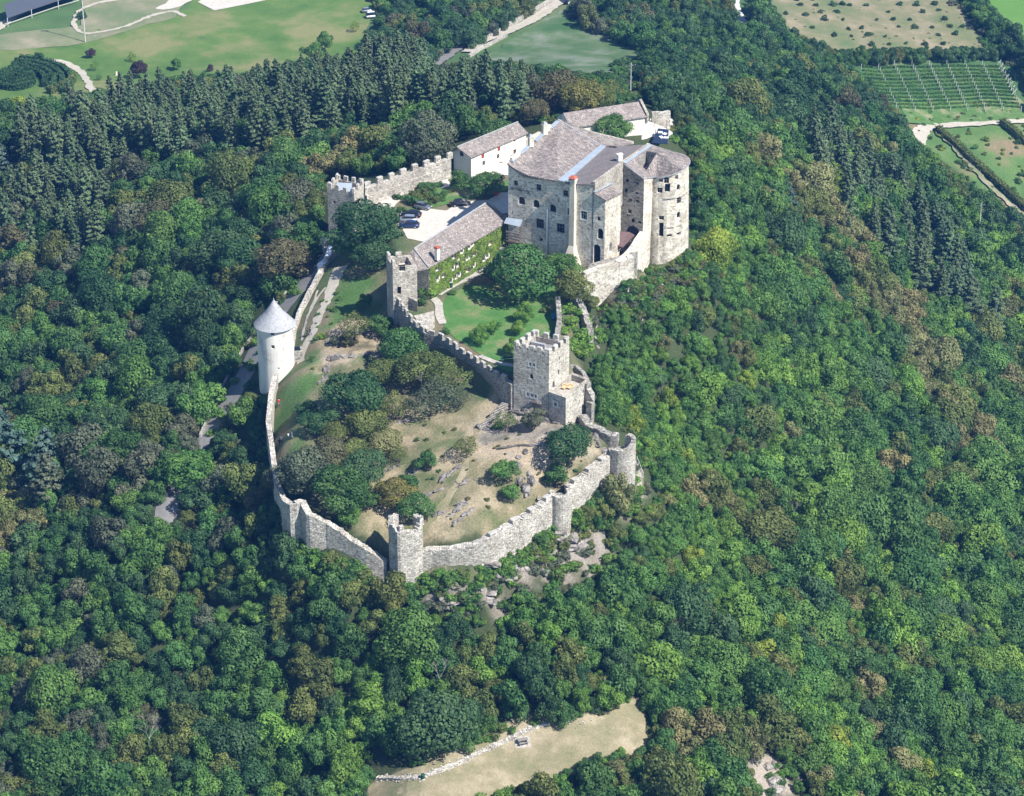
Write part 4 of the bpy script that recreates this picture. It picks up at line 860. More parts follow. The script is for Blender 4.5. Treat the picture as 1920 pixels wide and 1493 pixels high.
while u < L_: p, d, z, _l = along(uw, UZ, u); merlon(up, p, d, z, 1.55, 1.35, .7, 'curtain_wall', rnd=rnd); u += 3.3
# lower wall of the outer road, seen from above below the tower, with a pale sheeted end
LW_ = [G(622, 480), G(600, 520), G(582, 553), G(565, 585), G(553, 620), G(548, 660)]
lw = empty('bailey_wall', (*LW_[2][:2], -8), 'weathered low stone wall between the forest road and the bailey track', 'wall')
wallrun(lw, LW_, [p[2] + 1.3 for p in LW_], .9, 'curtain_wall', ruin=.3, seed=12, drop=4)
a = G(600, 512); b = G(622, 478); tp = empty('sheeted_wall', (*a[:2], a[2]), 'whitish tarpaulin draped over the upper end of the low wall by the forest road', 'tarpaulin')
wallrun(tp, [a, (a + b) / 2 + bp((.2, 0, 0)), b], [a[2] + 2.0, a[2] + 2.3, b[2] + 2.4], 1.25, 'parasol_white', 'sheet', ruin=.15, seed=2, base=a[2] - .3)
# gate tower stub where the road meets the castle
g_ = empty('gate_pillar', (*G(612, 470)[:2], -7), 'small stone gate pillar on the road under the upper left tower', 'gate'); q = G(612, 470); MB().box((q[0], q[1], q[2] + 1.2), (1.6, 1.2, 3.0), .5).box((q[0], q[1], q[2] + 2.8), (1.9, 1.5, .25), .5).out('pillar', 'curtain_wall', g_)
# long white house
he0, he1 = P(883.6, 296, 5.4)[:2], P(990.6, 249.6, 5.4)[:2]; hr0, hr1 = P(857, 276, 7.6)[:2], P(971, 229, 7.6)[:2]; dw = (he1 - he0) / np.linalg.norm(he1 - he0); nw = bp((dw[1], -dw[0])); hw = abs((hr0 - he0) @ nw); print('white house', hw)
bk0, bk1 = he0 - nw * 2 * hw, he1 - nw * 2 * hw; wh = empty('white_house', (*((he0 + bk1) / 2), 0), 'long whitewashed house with stone slate roof and red shutters, left of the palace', 'house')
i_ = .35; A_, B_, C2, D2 = he0 - nw * i_ + dw * i_, he1 - nw * i_ - dw * i_, bk1 + nw * i_ - dw * i_, bk0 + nw * i_ + dw * i_
facade(wh, [A_, B_], -3, 5.3, 'white_plaster', [(*X2(1340, 318), .8, 1.0, 'plain'), (*X2(1472, 258), .8, 1.0), (*X2(1602, 192), .7, .7), (*X2(1348, 378), .9, 1.1, 'bars'), (*X2(1466, 322), .9, 1.1, 'bars'), (*X2(1603, 290), .9, 1.5)], 'front_wall', depth=.25)
for x, y, k in ((1340, 318, 'red_wood'), (1472, 258, 'red_wood'), (1603, 292, 'brown_wood')):
    p = P(*X2(x, y), 2.5); t = ((p[:2] - A_) @ dw); 
    for _ in range(6): q = A_ + dw * t; t += (X2(x, y)[0] - Q(*q, 3)[0]) / 8.3 / dw[0]
    q = A_ + dw * t + nw * .05; MB().box((*q, zpx(q, X2(x, y)[1])), (.8, .06, 1.0), math.atan2(dw[1], dw[0])).out('shutter', k, wh)
facade(wh, [D2, (A_ + D2) / 2, A_], -3, [5.3, 7.4, 5.3], 'white_plaster', [(*X2(1166, 298), 1.1, 1.4, 'bars')], 'gable_wall', depth=.25)
facade(wh, [B_, (B_ + C2) / 2, C2], -1, [5.3, 7.4, 5.3], 'white_plaster', [], 'gable_wall'); facade(wh, [C2, D2], -3, 5.3, 'white_plaster', [], 'back_wall')
MB().slab([V(he0, 5.4), V(he1, 5.4), V(hr1, 7.6), V(hr0, 7.6)], .22).out('front_slope', 'house_slate', wh); MB().slab([V(hr0, 7.6), V(hr1, 7.6), V(bk1, 5.4), V(bk0, 5.4)], .22).out('rear_slope', 'house_slate', wh)
MB().tube((*hr0, 7.68), (*hr1, 7.68), .13, n=5).out('ridge_tiles', 'shingle_grey', wh)
# link wall between white house and palace
lk = empty('link_wall', (*P(1005, 262, 4)[:2], 0), 'pale wall between the long white house and the palace chimneys', 'wall'); wallrun(lk, [P(985, 262, 3.6)[:2], P(1012, 252, 3.6)[:2]], [3.6, 4.2], .8, 'cream_plaster', ruin=.05, base=-2)
# far house
X1 = lambda x, y: Zq(x, y)
r0_, r1_ = P(1056, 212, 7.5)[:2], P(1203, 190, 7.5)[:2]; g1 = P(1219, 217.5, 5.4)[:2]; d3 = (r1_ - r0_) / np.linalg.norm(r1_ - r0_); n3 = bp((d3[1], -d3[0])); w3 = (g1 - r1_) @ n3; print('far house', w3)
fe0, fe1 = r0_ + n3 * w3, r1_ + n3 * w3; fb0, fb1 = r0_ - n3 * w3 * .8, r1_ - n3 * w3 * .8
fh = empty('far_house', (*((fe0 + fb1) / 2), 0), 'pale house with a wide slate roof and high end wall, behind the palace', 'house')
facade(fh, [fe0 - n3 * .4, fe1 - n3 * .4], -4, 5.3, 'white_plaster', [], 'front_wall'); facade(fh, [fb0, r0_, fe0 - n3 * .4], -6, [5.2, 7.4, 5.3], 'tower_plaster', [], 'gable_wall'); facade(fh, [fe1 - n3 * .4, r1_, fb1], -4, [5.4, 7.6, 5.3], 'white_plaster', [], 'gable_wall'); facade(fh, [fb1, fb0], -8, 5.2, 'white_plaster', [], 'back_wall')
slate('far_slate', (.19, .17, .165), (.27, .235, .22), (.30, .27, .26), (.38, .33, .31), 1.0, -math.atan2(d3[1], d3[0]))
MB().slab([V(fe0, 5.4), V(fe1, 5.4), V(r1_, 7.5), V(r0_, 7.5)], .25).out('front_slope', 'far_slate', fh); MB().slab([V(r0_, 7.5), V(r1_, 7.5), V(fb1, 5.4), V(fb0, 5.4)], .25).out('rear_slope', 'shingle_grey', fh)
m_ = MB(); 
for a, b, za, zb in ((fe1, r1_, 5.9, 8.1), (r1_, fb1, 8.1, 5.9)): m_.prism([a, b, b - d3 * .6, a - d3 * .6], 4, [za, zb, zb, za])
m_.out('end_parapet', 'coping', fh)
# low walls, tarpaulin awning right of the far house
q = [P(1222, 215, 1)[:2], P(1240, 214, 1)[:2], P(1255, 216, 0)[:2]]; r_ = empty('garden_wall', (*q[1], 0), 'low rubble wall right of the far house', 'wall'); wallrun(r_, q, [1.6, 1.6, 1.2], .8, 'curtain_wall', ruin=.2, seed=6)
q = P(1240, 255, -1); r_ = empty('shade_canopy', (q[0], q[1], T(*q[:2])), 'dark blue canopy with white furniture, right behind the palace', 'canopy')
z_ = T(*q[:2]) + 2.5; MB().slab([(*P(1222, 268, z_)[:2], z_), (*P(1252, 270, z_)[:2], z_), (*P(1254, 243, z_)[:2], z_), (*P(1234, 241, z_)[:2], z_)], .1).out('canopy', 'paint_navy', r_)
m_ = MB(); [m_.tube((q[0] + a, q[1] + b, z_ - 3.5), (q[0] + a, q[1] + b, z_), .08) for a in (-1.6, 1.4) for b in (-3, 3)]; m_.out('posts', 'grey_wood', r_)
for i, (x, y) in enumerate(((1238, 247), (1246, 250), (1240, 256), (1249, 257))):
    p = P(x, y, z_ + .25); t_ = MB().box((p[0], p[1], z_ + .1), (1.1, .8, .15), i).out('white_cushion', 'parasol_white'); tag(t_, 'white cloth bundle on the dark blue canopy, ' + ['farthest left', 'farthest right and back', 'in the middle', 'nearest right'][i], 'bundle', 'white bundles on the blue canopy')
# ------------------------------------------------------------------ round white tower
ct = P(515, 604, -2.0)[:2]; RT = 3.75; ang = np.linspace(math.pi * .95, math.pi * 2.9, 28)[::1]
rtw = empty('round_tower', (*ct, -13), 'round whitewashed tower with a grey conical roof, on the left wall', 'tower')
X4 = lambda x, y: (440 + x / 4.667, 440 + y / 4.667)
ring = [ct + RT * bp((math.cos(t), math.sin(t))) for t in np.linspace(math.pi, 3 * math.pi, 33)]
wo, _m = facade(rtw, ring, -21, -2.0, 'tower_plaster', [(*X4(330, 865), .75, .8, 'bars'), (*X4(335, 985), .7, .8, 'bars'), (*X4(385, 1172), .4, .35), (*X4(288, 1098), .25, .3), (*X4(505, 760), .3, .3)], 'wall', depth=.35)
wo.data.polygons.foreach_set('use_smooth', [True] * len(wo.data.polygons))
n_ = 40; ro = [(ct[0] + (RT + .55) * math.cos(2 * math.pi * i / n_), ct[1] + (RT + .55) * math.sin(2 * math.pi * i / n_), -2.35) for i in range(n_)]
rm = [(ct[0] + (RT * .5) * math.cos(2 * math.pi * i / n_), ct[1] + (RT * .5) * math.sin(2 * math.pi * i / n_), .35) for i in range(n_)]
cone = MB().add(ro + rm + [(ct[0], ct[1], 3.2)], [(i, (i + 1) % n_, n_ + (i + 1) % n_, n_ + i) for i in range(n_)] + [(n_ + i, n_ + (i + 1) % n_, 2 * n_) for i in range(n_)] + [tuple(range(n_))[::-1]]).out('conical_roof', 'shingle_grey', rtw)
MB().tube((ct[0], ct[1], 3.1), (ct[0], ct[1], 3.5), .12, .04).out('finial', 'zinc', rtw)
q = P(*X4(535, 1060), -9.5); r_ = empty('tower_porch', (q[0], q[1], -11), 'small stone doorway block on the right foot of the white round tower', 'porch'); MB().box((q[0] + .1, q[1] + 1.2, -10.2), (2.2, 2.2, 3.2), .15).out('masonry', 'dark_rubble', r_); MB().box((q[0] + .1, q[1] + 1.2 , -8.5), (1.5, 1.4, .25), .15).out('opening', 'window_dark', r_)
# ------------------------------------------------------------------ outer bailey walls
W1 = [(516, 702), (508, 740), (503, 790), (509, 830), (514, 870), (519, 905), (533, 935)]; z1_ = [-10.2, -10.9, -11.8, -12.6, -13.3, -13.8, -13.5]
w1p = [P(*q, z)[:2] for q, z in zip(W1, z1_)]
a = empty('left_bailey_wall', (*w1p[3], -20), 'narrow pale-topped wall running down from the white round tower along the green strip', 'wall'); wallrun(a, w1p, z1_, 1.0, 'curtain_wall', ruin=.18, seed=21, base=-28)
W2 = [(533, 935), (549, 945), (566, 938), (579, 963), (612, 977), (650, 1003), (690, 1030), (726, 1052)]; z2_ = [-13.5, -12.6, -12.4, -13.8, -15.2, -17.2, -19.2, -21.3]
w2p = [P(*q, z)[:2] for q, z in zip(W2, z2_)]
a = empty('front_left_wall', (*w2p[5], -24), 'high grey rubble wall left of the tall front tower, lit at a low angle', 'wall'); wallrun(a, w2p, z2_, 1.3, 'curtain_wall', ruin=.4, seed=22, base=-30)
tf = [P(733, 985, -13.2)[:2], P(748, 996, -13.6)[:2], P(776, 992, -13.6)[:2], P(788, 982, -13.2)[:2]]
X7 = lambda x, y: (480 + x / 4.036, 740 + y / 4.036)
back = [tf[3] + bp((-1.0, 3.4)), tf[0] + bp((.8, 3.6))]
TF = empty('front_tower', (*tf[1], -28), 'tall narrow ruined stone tower at the front point of the outer wall', 'tower')
wallrun(TF, [back[1], tf[0], tf[1], tf[2], tf[3], back[0]], [-13.0, -12.6, -14.0, -14.0, -12.6, -13.4], 1.0, 'curtain_wall', 'wall', ruin=.85, seed=31, base=-30, step=.4)
for i, (p, z, h) in enumerate(((tf[0], -13.4, 2.2), (tf[1] + bp((.4, .3)), -13.8, 1.2), (tf[3], -13.4, 1.8))):
    MB().box((p[0], p[1], z + h / 2), (1.0, .9, h), .4 * i, .8).out('broken_merlon', 'curtain_wall', TF)
W3 = [(785, 1033), (810, 1029), (845, 1027), (888, 1018), (918, 1006), (955, 983), (990, 962), (1020, 940), (1037, 925)]; z3_ = [-19.4, -19.1, -18.6, -17.8, -17.0, -16.2, -15.6, -15.0, -14.6]
w3p = [P(*q, z)[:2] for q, z in zip(W3, z3_)]
a = empty('front_right_wall', (*w3p[4], -23), 'long sunlit curtain wall right of the tall front tower, below the dry meadow', 'wall'); wallrun(a, w3p, z3_, 1.7, 'curtain_wall', ruin=.3, seed=23, base=-27)
rnd = random.Random(8)
for u in (14.2, 19.6, 24, 28.5): p, d, z, _l = along(w3p, z3_, u); merlon(a, p, d, z - .1, 1.8, .8, 1.1, 'curtain_wall', rnd=rnd)
# breach with shadowed pocket
def halftower(name, px, py, z, r, zb, label, a1, a2, seed, mat='curtain_wall', hgt=()):
    c = P(px, py, z)[:2]; L = [c + r * bp((math.cos(t), math.sin(t))) for t in np.linspace(R_(a1), R_(a2), 14)]
    e = empty(name, (*c, zb + 3), label, 'tower'); zt = [z + (hgt[int(i * len(hgt) / 14)] if hgt else 0) for i in range(14)]
    wallrun(e, L, zt, .9, mat, 'wall', ruin=.45, seed=seed, base=zb, step=.4); return c, e
c, e = halftower('half_round_tower', 1051, 922, -14.2, 1.7, -25, 'small half round wall tower midway along the sunlit curtain wall', 150, 400, 41)
MB().tube((*c, -25), (*c, -15.2), 1.4, n=14).out('fill', 'dark_rubble', e)
W4 = [(1064, 912), (1090, 893), (1115, 872), (1140, 852), (1152, 843)]; z4_ = [-14.0, -13.2, -12.5, -12.0, -11.8]
w4p = [P(*q, z)[:2] for q, z in zip(W4, z4_)]
a = empty('right_curtain_wall', (*w4p[2], -18), 'pale curtain wall rising to the round corner bastion at the right', 'wall'); wallrun(a, w4p, z4_, 1.7, 'curtain_wall', ruin=.3, seed=24, base=-25)
for u in (2, 6, 10): p, d, z, _l = along(w4p, z4_, u); merlon(a, p, d, z - .1, 1.5, .7, 1.1, 'curtain_wall', rnd=rnd)
c, e = halftower('corner_bastion', 1167, 830, -9.8, 2.2, -24, 'round ruined bastion at the right corner of the outer wall', 170, 430, 42, hgt=(-1.2, -.6, -.5, 0, .2, .8, .9, .5))
MB().tube((*c, -24), (*c, -11.6), 1.8, n=14).out('fill', 'dark_rubble', e)
W5 = [(1160, 812), (1146, 812), (1128, 806), (1116, 800), (1104, 790), (1092, 778)]; z5_ = [-9.0, -9.2, -9.2, -9.0, -8.6, -9.0]
w5p = [P(*q, z)[:2] for q, z in zip(W5, z5_)]
a = empty('upper_ruined_wall', (*w5p[2], -13), 'crumbling grey wall between the corner bastion and the keep terrace', 'wall'); wallrun(a, w5p, z5_, 1.6, 'dark_rubble', ruin=.9, seed=25, base=-20)
# bastion wall under the palace
W6 = [(1094, 516), (1125, 503), (1158, 492), (1184, 484)]; z6_ = [0.3, 1.0, 1.8, 2.4]
w6p = [P(*q, z)[:2] for q, z in zip(W6, z6_)]
a = empty('palace_bastion_wall', (*w6p[1], -10), 'broad pale retaining wall below the palace annex, peppered with putlog holes', 'wall')
hw_ = [(1060 + x, 500 + y, .3, .3) for x, y in ((62,32),(75,38),(90,22),(104,18),(70,60),(85,50),(98,42),(112,36),(60,78),(78,72),(92,62))]
hw_ = [h for h in hw_ if True]
facade(a, [w6p[0], w6p[3]], -16, [0.3, 2.4], 'palace_stone', hw_, 'face', depth=.5)
wallrun(a, [p + bp((.3, .9)) for p in w6p], [z + .1 for z in z6_], 1.6, 'palace_stone', 'crest', ruin=.3, seed=26, base=-18)
inn = [w6p[0] + bp((.5, 1.2)), w6p[3] + bp((.3, 1.4)), w6p[3] + bp((1.5, 3.5)), w6p[0] + bp((1.5, 5))]
MB().prism(inn, -14, [-.1, 2.0, 2.4, .6]).out('fill', 'dark_rubble', a)
W7 = [w6p[2], w6p[3] * .25 + w6p[2] * .35 + (pE + nF * .3) * .4, pE + nF * .3]
a = empty('ramp_wall', (*W7[1], -8), 'sloping pale wall joining the bastion to the palace courtyard', 'wall'); wallrun(a, W7, [2.0, 2.6, max(3.0, zpx(W7[2], 440))], 1.0, 'palace_stone', ruin=.15, seed=27, base=-18)
# ivy-grown ruin right of the lawn
W8 = [(1046, 552), (1050, 590), (1047, 610)]; r_ = empty('garden_ruin', (*P(1048, 590, -3)[:2], -3), 'ivy-grown ruined wall at the right edge of the lawn', 'ruin')
wallrun(r_, [P(1046, 560, 0)[:2], P(1049, 600, -1)[:2], P(1044, 640, -3)[:2]], [0.2, -.6, -2], 1.0, 'dark_rubble', ruin=.8, seed=28, base=-6)
wallrun(r_, [P(1078, 548, 0)[:2], P(1098, 588, -3)[:2], P(1108, 620, -6)[:2]], [0.0, -3.2, -7], 1.3, 'dark_rubble', 'side_wall', ruin=.8, seed=29, base=-14)

# ------------------------------------------------------------------ vegetation
RS = np.random.RandomState(11)
def leafcards(cen, nrm, size, asp=1.0, jit=.55, rs=RS):
    n = len(cen); nm = nrm + rs.normal(0, jit, (n, 3)); nm /= np.linalg.norm(nm, axis=1)[:, None] + 1e-9
    t = np.cross(nm, rs.normal(0, 1, (n, 3))); t /= np.linalg.norm(t, axis=1)[:, None] + 1e-9; b = np.cross(nm, t)
    s = size[:, None]; k = .45 + .3 * rs.rand(n, 1)
    v = np.stack([cen - t * s, cen - b * s * k * asp + nm * s * .12, cen + t * s, cen + b * s * k * asp + nm * s * .12], 1)
    return v.reshape(-1, 3)
def cardmesh(name, v, leafv):
    n = len(v) // 4; me = bpy.data.meshes.new(name); me.vertices.add(len(v)); me.vertices.foreach_set('co', v.astype(np.float32).ravel())
    me.loops.add(4 * n); me.loops.foreach_set('vertex_index', np.arange(4 * n, dtype=np.int32)); me.polygons.add(n)
    me.polygons.foreach_set('loop_start', np.arange(0, 4 * n, 4, dtype=np.int32)); me.polygons.foreach_set('loop_total', np.full(n, 4, np.int32)); me.update(calc_edges=True)
    at = me.attributes.new('leafv', 'FLOAT', 'FACE'); at.data.foreach_set('value', np.clip(leafv, 0, 1).astype(np.float32)); me.materials.append(MAT['leaves']); return me
def sph(n, rs): d = rs.normal(0, 1, (n, 3)); return d / np.linalg.norm(d, axis=1)[:, None]
def broad(name, seed, ncard, csize, nl=22, tall=1.0, ragged=0., low=-.55):
    "unit crown: radius 1, centre at origin, made of lobes of leaf sprays"
    rs = np.random.RandomState(seed); L = []; 
    d = sph(nl * 3, rs); d = d[d[:, 2] > low][:nl]
    rad = rs.uniform(.26, .46, len(d)); dist = rs.uniform(.45, .80, len(d)) * (1 + ragged * rs.uniform(-.3, .45, len(d)))
    c = d * (dist[:, None]) * np.array((1, 1, tall)); c = np.concatenate([c, [[0, 0, 0]]]); rad = np.append(rad, .55); val = np.append(rs.uniform(.2, .8, len(d)), .4)
    area = rad ** 2; cnt = (area / area.sum() * ncard * 1.5).astype(int); V_ = []; N_ = []; A = []
    for i in range(len(c)):
        dd = sph(cnt[i], rs); dd = dd + np.array((0, 0, .25)); dd /= np.linalg.norm(dd, axis=1)[:, None]
        p = c[i] + dd * rad[i] * rs.uniform(.72, 1.12, (len(dd), 1)) * np.array((1, 1, .85))
        keep = np.ones(len(p), bool)
        for j in range(len(c)):
            if j != i: keep &= np.linalg.norm((p - c[j]) / np.array((1, 1, .85)), axis=1) > rad[j] * .78
        V_.append(p[keep]); N_.append(dd[keep]); A.append(np.full(keep.sum(), val[i]))
    V_ = np.concatenate(V_); N_ = np.concatenate(N_); A = np.concatenate(A)
    s = csize * rs.uniform(.6, 1.35, len(V_)); v = leafcards(V_, N_, s, 1.15, .36, rs)
    return cardmesh(name, v, A + rs.normal(0, .10, len(A)) + V_[:, 2] * .0)
def conifer(name, seed, ncard, kind):
    "unit conifer: height 1, base radius given by kind; crown starts above a bare stem"
    rs = np.random.RandomState(seed); n = ncard
    R = {'larch': .215, 'spruce': .22, 'cedar': .34}[kind]; z0 = {'larch': .18, 'spruce': .08, 'cedar': .1}[kind]
    nb = {'larch': 90, 'spruce': 110, 'cedar': 70}[kind]; P_ = []; N_ = []; S_ = []; A_ = []
    for i in range(nb):
        h = z0 + (1 - z0) * (i / nb) ** .92; k = 1 - (h - z0) / (1 - z0); L = R * (k ** {'larch': .58, 'spruce': .85, 'cedar': .62}[kind]) * rs.uniform(.5 if kind == 'larch' else .7, 1.15) + .012
        if kind == 'larch' and h < .35: L *= .55 + (h - z0) * 2.4
        a = i * 2.4 + rs.uniform(-.4, .4); m_ = max(6, int(ncard / nb * (L / R + .25) * 1.3)); t = rs.uniform(.1, 1, m_) ** .7
        dr = {'larch': .30, 'spruce': .34, 'cedar': .05}[kind]
        d = np.array((math.cos(a), math.sin(a), 0)); sd = np.array((-d[1], d[0], 0))
        p = np.outer(t * L, d) + np.outer(rs.normal(0, .16, m_) * L * (1 - t * .4), sd); p[:, 2] = h - t * L * dr * (1.2 if kind != 'cedar' else .6) + (t ** 2) * L * .18 + rs.normal(0, .006, m_)
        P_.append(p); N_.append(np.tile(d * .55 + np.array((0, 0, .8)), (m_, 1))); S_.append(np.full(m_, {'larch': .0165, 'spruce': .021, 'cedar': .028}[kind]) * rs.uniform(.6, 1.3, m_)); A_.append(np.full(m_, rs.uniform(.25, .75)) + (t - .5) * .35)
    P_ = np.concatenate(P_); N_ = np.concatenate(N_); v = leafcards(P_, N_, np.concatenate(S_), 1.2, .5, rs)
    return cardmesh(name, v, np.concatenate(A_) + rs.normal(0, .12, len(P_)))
def trunkmesh(name, h, r, mat, seed=0, limbs=5, spread=.5):
    rs = random.Random(seed); m_ = MB(); m_.tube((0, 0, -.12 * h), (0.02 * h, 0, h * .55), r, r * .7, 7); m_.tube((0.02 * h, 0, h * .55), (0, .02 * h, h), r * .7, r * .25, 6)
    for i in range(limbs):
        a = 2.4 * i + rs.random(); z = h * (.4 + .4 * rs.random()); m_.tube((0.01 * h, 0, z), (math.cos(a) * spread, math.sin(a) * spread, z + spread * rs.uniform(.4, .9)), r * .4, r * .12, 5)
    me = bpy.data.meshes.new(name); me.from_pydata(m_.v, [], m_.f); me.materials.append(MAT[mat]); me.update(); return me
BR = [broad('broad_crown', 100 + i, 3300, .066, 15 + i, [1.0, 1.15, .85, 1.0, 1.3, .9, 1.05, .95][i], [.4, .7, .5, 1.0, .6, .8, .5, 1.1][i]) for i in range(8)]
BIG = [broad('large_crown', 200 + i, 9500, .051, 44, [.9, 1.0, .85, .95][i], [.2, .35, .5, .3][i]) for i in range(4)]
THIN = [broad('thin_crown', 300 + i, 2400, .05, 30, .95, .6) for i in range(3)]
BUSH = [broad('bush_crown', 400 + i, 700, .11, 11, .8, .4, -.25) for i in range(5)]
LAR = [conifer('larch_crown', 500 + i, 3900, 'larch') for i in range(5)]
SPR = [conifer('spruce_crown', 520 + i, 2300, 'spruce') for i in range(2)]
CED = [conifer('cedar_crown', 540 + i, 2600, 'cedar') for i in range(2)]
TRK = [trunkmesh('tree_trunk', 1.0, .055, 'bark', i, 6, .35) for i in range(3)]
CTRK = trunkmesh('conifer_trunk', 1.0, .013, 'pale_bark', 9, 0)
TCOL = {'dark': (.042, .100, .037), 'green': (.064, .146, .041), 'mid': (.090, .188, .043), 'fresh': (.125, .240, .043), 'yellow': (.19, .26, .04), 'olive': (.120, .155, .045),
        'tan': (.192, .195, .080), 'brown': (.112, .115, .055), 'larch': (.108, .165, .082), 'teal': (.060, .122, .048), 'blue': (.085, .14, .115), 'autumn': (.175, .165, .045), 'grey': (.105, .125, .075), 'purple': (.06, .035, .045), 'spruce': (.030, .062, .038)}
CNAME = {'dark': 'dark green', 'green': 'deep green', 'mid': 'mid green', 'fresh': 'fresh green', 'yellow': 'yellow-green', 'olive': 'olive', 'tan': 'tan-topped', 'brown': 'brownish', 'larch': 'grey-green', 'teal': 'bluish green', 'blue': 'pale blue-green', 'autumn': 'golden', 'grey': 'greyish green', 'purple': 'purple-leaved', 'spruce': 'dark green'}
def tint(c, rs, v=.12):
    c = np.array(TCOL[c]) * rs.uniform(1 - v, 1 + v) * 1.05; c[0] *= rs.uniform(.92, 1.08); return [float(x) for x in c]
def plant(name, mesh_, x, y, z, r, h, rot, col, label, cat, group, cz=0., trunk=None, th=0., tr=1.):
    "thing > crown (+ trunk): r horizontal scale, h vertical scale, cz crown centre above the ground"
    o = bpy.data.objects.new(name, None); o.location = (x, y, z); o.empty_display_size = .5; COL.objects.link(o); tag(o, label, cat, group)
    c = bpy.data.objects.new('crown', mesh_); c.parent = o; c.location = (0, 0, cz); j_ = 1 + .14 * math.sin(x * 12.9 + y * 7.1); c.scale = (r * j_, r / j_, h); c.rotation_euler = (.09 * math.sin(x * 5.3), .09 * math.cos(y * 4.7), rot); c['tint'] = col; COL.objects.link(c)
    if trunk is not None:
        t = bpy.data.objects.new('trunk', trunk); t.parent = o; t.scale = (tr, tr, th); t.rotation_euler = (0, 0, rot); COL.objects.link(t)
    return o
def crownat(cx, cy, hc):
    "ground point whose point hc above it is seen at (cx, cy)"
    return G(cx, cy, hc)
def special(cx, cy, rpx, col, label, kind='big', cat='tree', group=None, flat=.85, name=None, i=[0]):
    i[0] += 1; rs = np.random.RandomState(900 + i[0])
    g = G(cx, cy); dist = math.sqrt((g[0] - CX) ** 2 + (g[1] - CY) ** 2 + (g[2] - CZ) ** 2); r = rpx * dist / F
    hc = r * flat * (1.15 if kind in ('big', 'thin', 'broad') else .55); g = crownat(cx, cy, hc); z = T(g[0], g[1])
    ml = {'big': BIG, 'thin': THIN, 'bush': BUSH, 'broad': BR}[kind]; m_ = ml[i[0] % len(ml)]
    nm = name or ('shrub' if kind == 'bush' else 'broadleaf_tree')
    return plant(nm, m_, g[0], g[1], z, r, r * flat * (.95 if kind != 'bush' else 1.0), rs.uniform(0, 6.28), tint(col, rs, .05), label, cat, group, hc, TRK[i[0] % 3] if kind != 'bush' else None, hc, r * 1.0)
S = special
S(683, 425, 55, 'dark', 'very large dark green tree beside the upper left square tower'); S(702, 478, 34, 'dark', 'dark tree below the very large one, left of the ivy house', 'big'); S(658,470,26,'green','smaller dark tree at the left foot of the very large dark tree','broad')
S(862, 338, 20, 'green', 'rounded tree left of the lamp post on the grass bank', 'broad'); S(911, 345, 29, 'green', 'wide rounded dark tree right of the lamp post on the grass bank', 'big', flat=.72)
S(857, 306, 14, 'dark', 'dark bush at the gable foot of the long white house', 'bush', 'bush'); S(836, 322, 10, 'fresh', 'small bright bush at the yard wall end near the white house', 'bush', 'bush')
for a in ((800,352,17,'green','bush with the highest top between gravel yard and car park'),(785,368,20,'olive','wide olive bush behind the parked silver car'),(772,378,16,'green','bush left of the small silver car'),(815,375,11,'olive','small bush right of the small silver car'),(752,394,10,'green','bush at the left rim of the car park'),(737,412,12,'dark','dark bush beside the dark blue cars'),(828,330,9,'mid','low bush at the base of the yard wall')): S(a[0],a[1],a[2],a[3],a[4],'bush','bush','bushes round the car park')
S(975, 508, 58, 'green', 'largest dark tree in the courtyard, above the lawn'); S(930, 508, 26, 'dark', 'dark tree at the left side of the courtyard trees, by the paved path', 'big'); S(1056, 500, 31, 'mid', 'green tree in the courtyard under the palace buttress', 'big'); S(1080, 540, 38, 'olive', 'yellowish olive tree at the right end of the lawn', 'big'); S(1108, 566, 18, 'olive', 'small olive tree right below the yellowish one at the bastion wall', 'broad')
for a in ((984,586,17,'upper right'),(926,613,12,'middle'),(972,613,14,'right, near the keep'),(900,628,16,'lower left'),(960,651,15,'nearest the keep')): S(a[0],a[1],a[2]*1.1,'fresh','round fruit tree on the lawn, %s one' % a[3],'broad','tree','round fruit trees on the lawn',flat=1.0)
for a in ((849,549,8,'mid','small round bush on the bend of the paved path'),(835,622,9,'green','bush inside the battlemented wall left of the lawn'),(800,548,21,'fresh','bush against the vine wall by the balcony'),(785,545,11,'mid','bush at the foot of the roofless tower'),(792,566,13,'green','dark bush in front of the arched wall'),(818,535,10,'fresh','bush at the vine wall halfway along'),(1020,583,8,'olive','small bush in the shade near the garden ruin')): S(a[0],a[1],a[2],a[3],a[4],'bush','bush')
S(1068,555,22,'grey','dry grey-brown bush crowning the garden ruin','bush','bush')
for i,a in enumerate(((1060,580,18),(1068,605,20),(1082,625,20),(1075,648,20),(1090,665,18),(1080,585,12),(1096,602,18),(1102,628,16),(1060,622,15),(1092,640,18),(1100,652,16))): S(a[0],a[1],a[2],'fresh','bright climbing ivy over the garden ruin, ' + ['topmost clump','second clump from the top','right-hand clump','clump behind the keep','lowest clump','small clump at the wall top', 'clump high on the outer side', 'clump low on the outer side', 'clump facing the lawn', 'clump between ruin and keep', 'outermost low clump'][i],'bush','ivy','ivy clumps on the garden ruin')
S(662, 740, 58, 'dark', 'largest dark tree on the bailey slope, right of the green strip'); S(592,790,28,'dark','dark tree at the edge of the green strip near the visitors','broad'); S(575,765,20,'dark','small dark tree overhanging the green strip','broad')
S(752, 652, 44, 'green', 'dark tree close under the shaded battlemented wall','big'); S(722,700,32,'olive','olive tree right of the largest bailey tree','big'); S(790,692,42,'olive','olive tree in the middle of the wooded slope under the inner wall','big'); S(842, 705, 38, 'olive', 'olive brown tree nearest the keep under the battlemented wall','thin'); S(808, 742, 42, 'grey', 'thin greyish tree with bare branches above the dry meadow','thin'); S(860,745,24,'grey','sparse tree at the end of the shaded inner wall','thin'); S(742,760,30,'olive','sparse olive tree left of the thin greyish tree','thin')
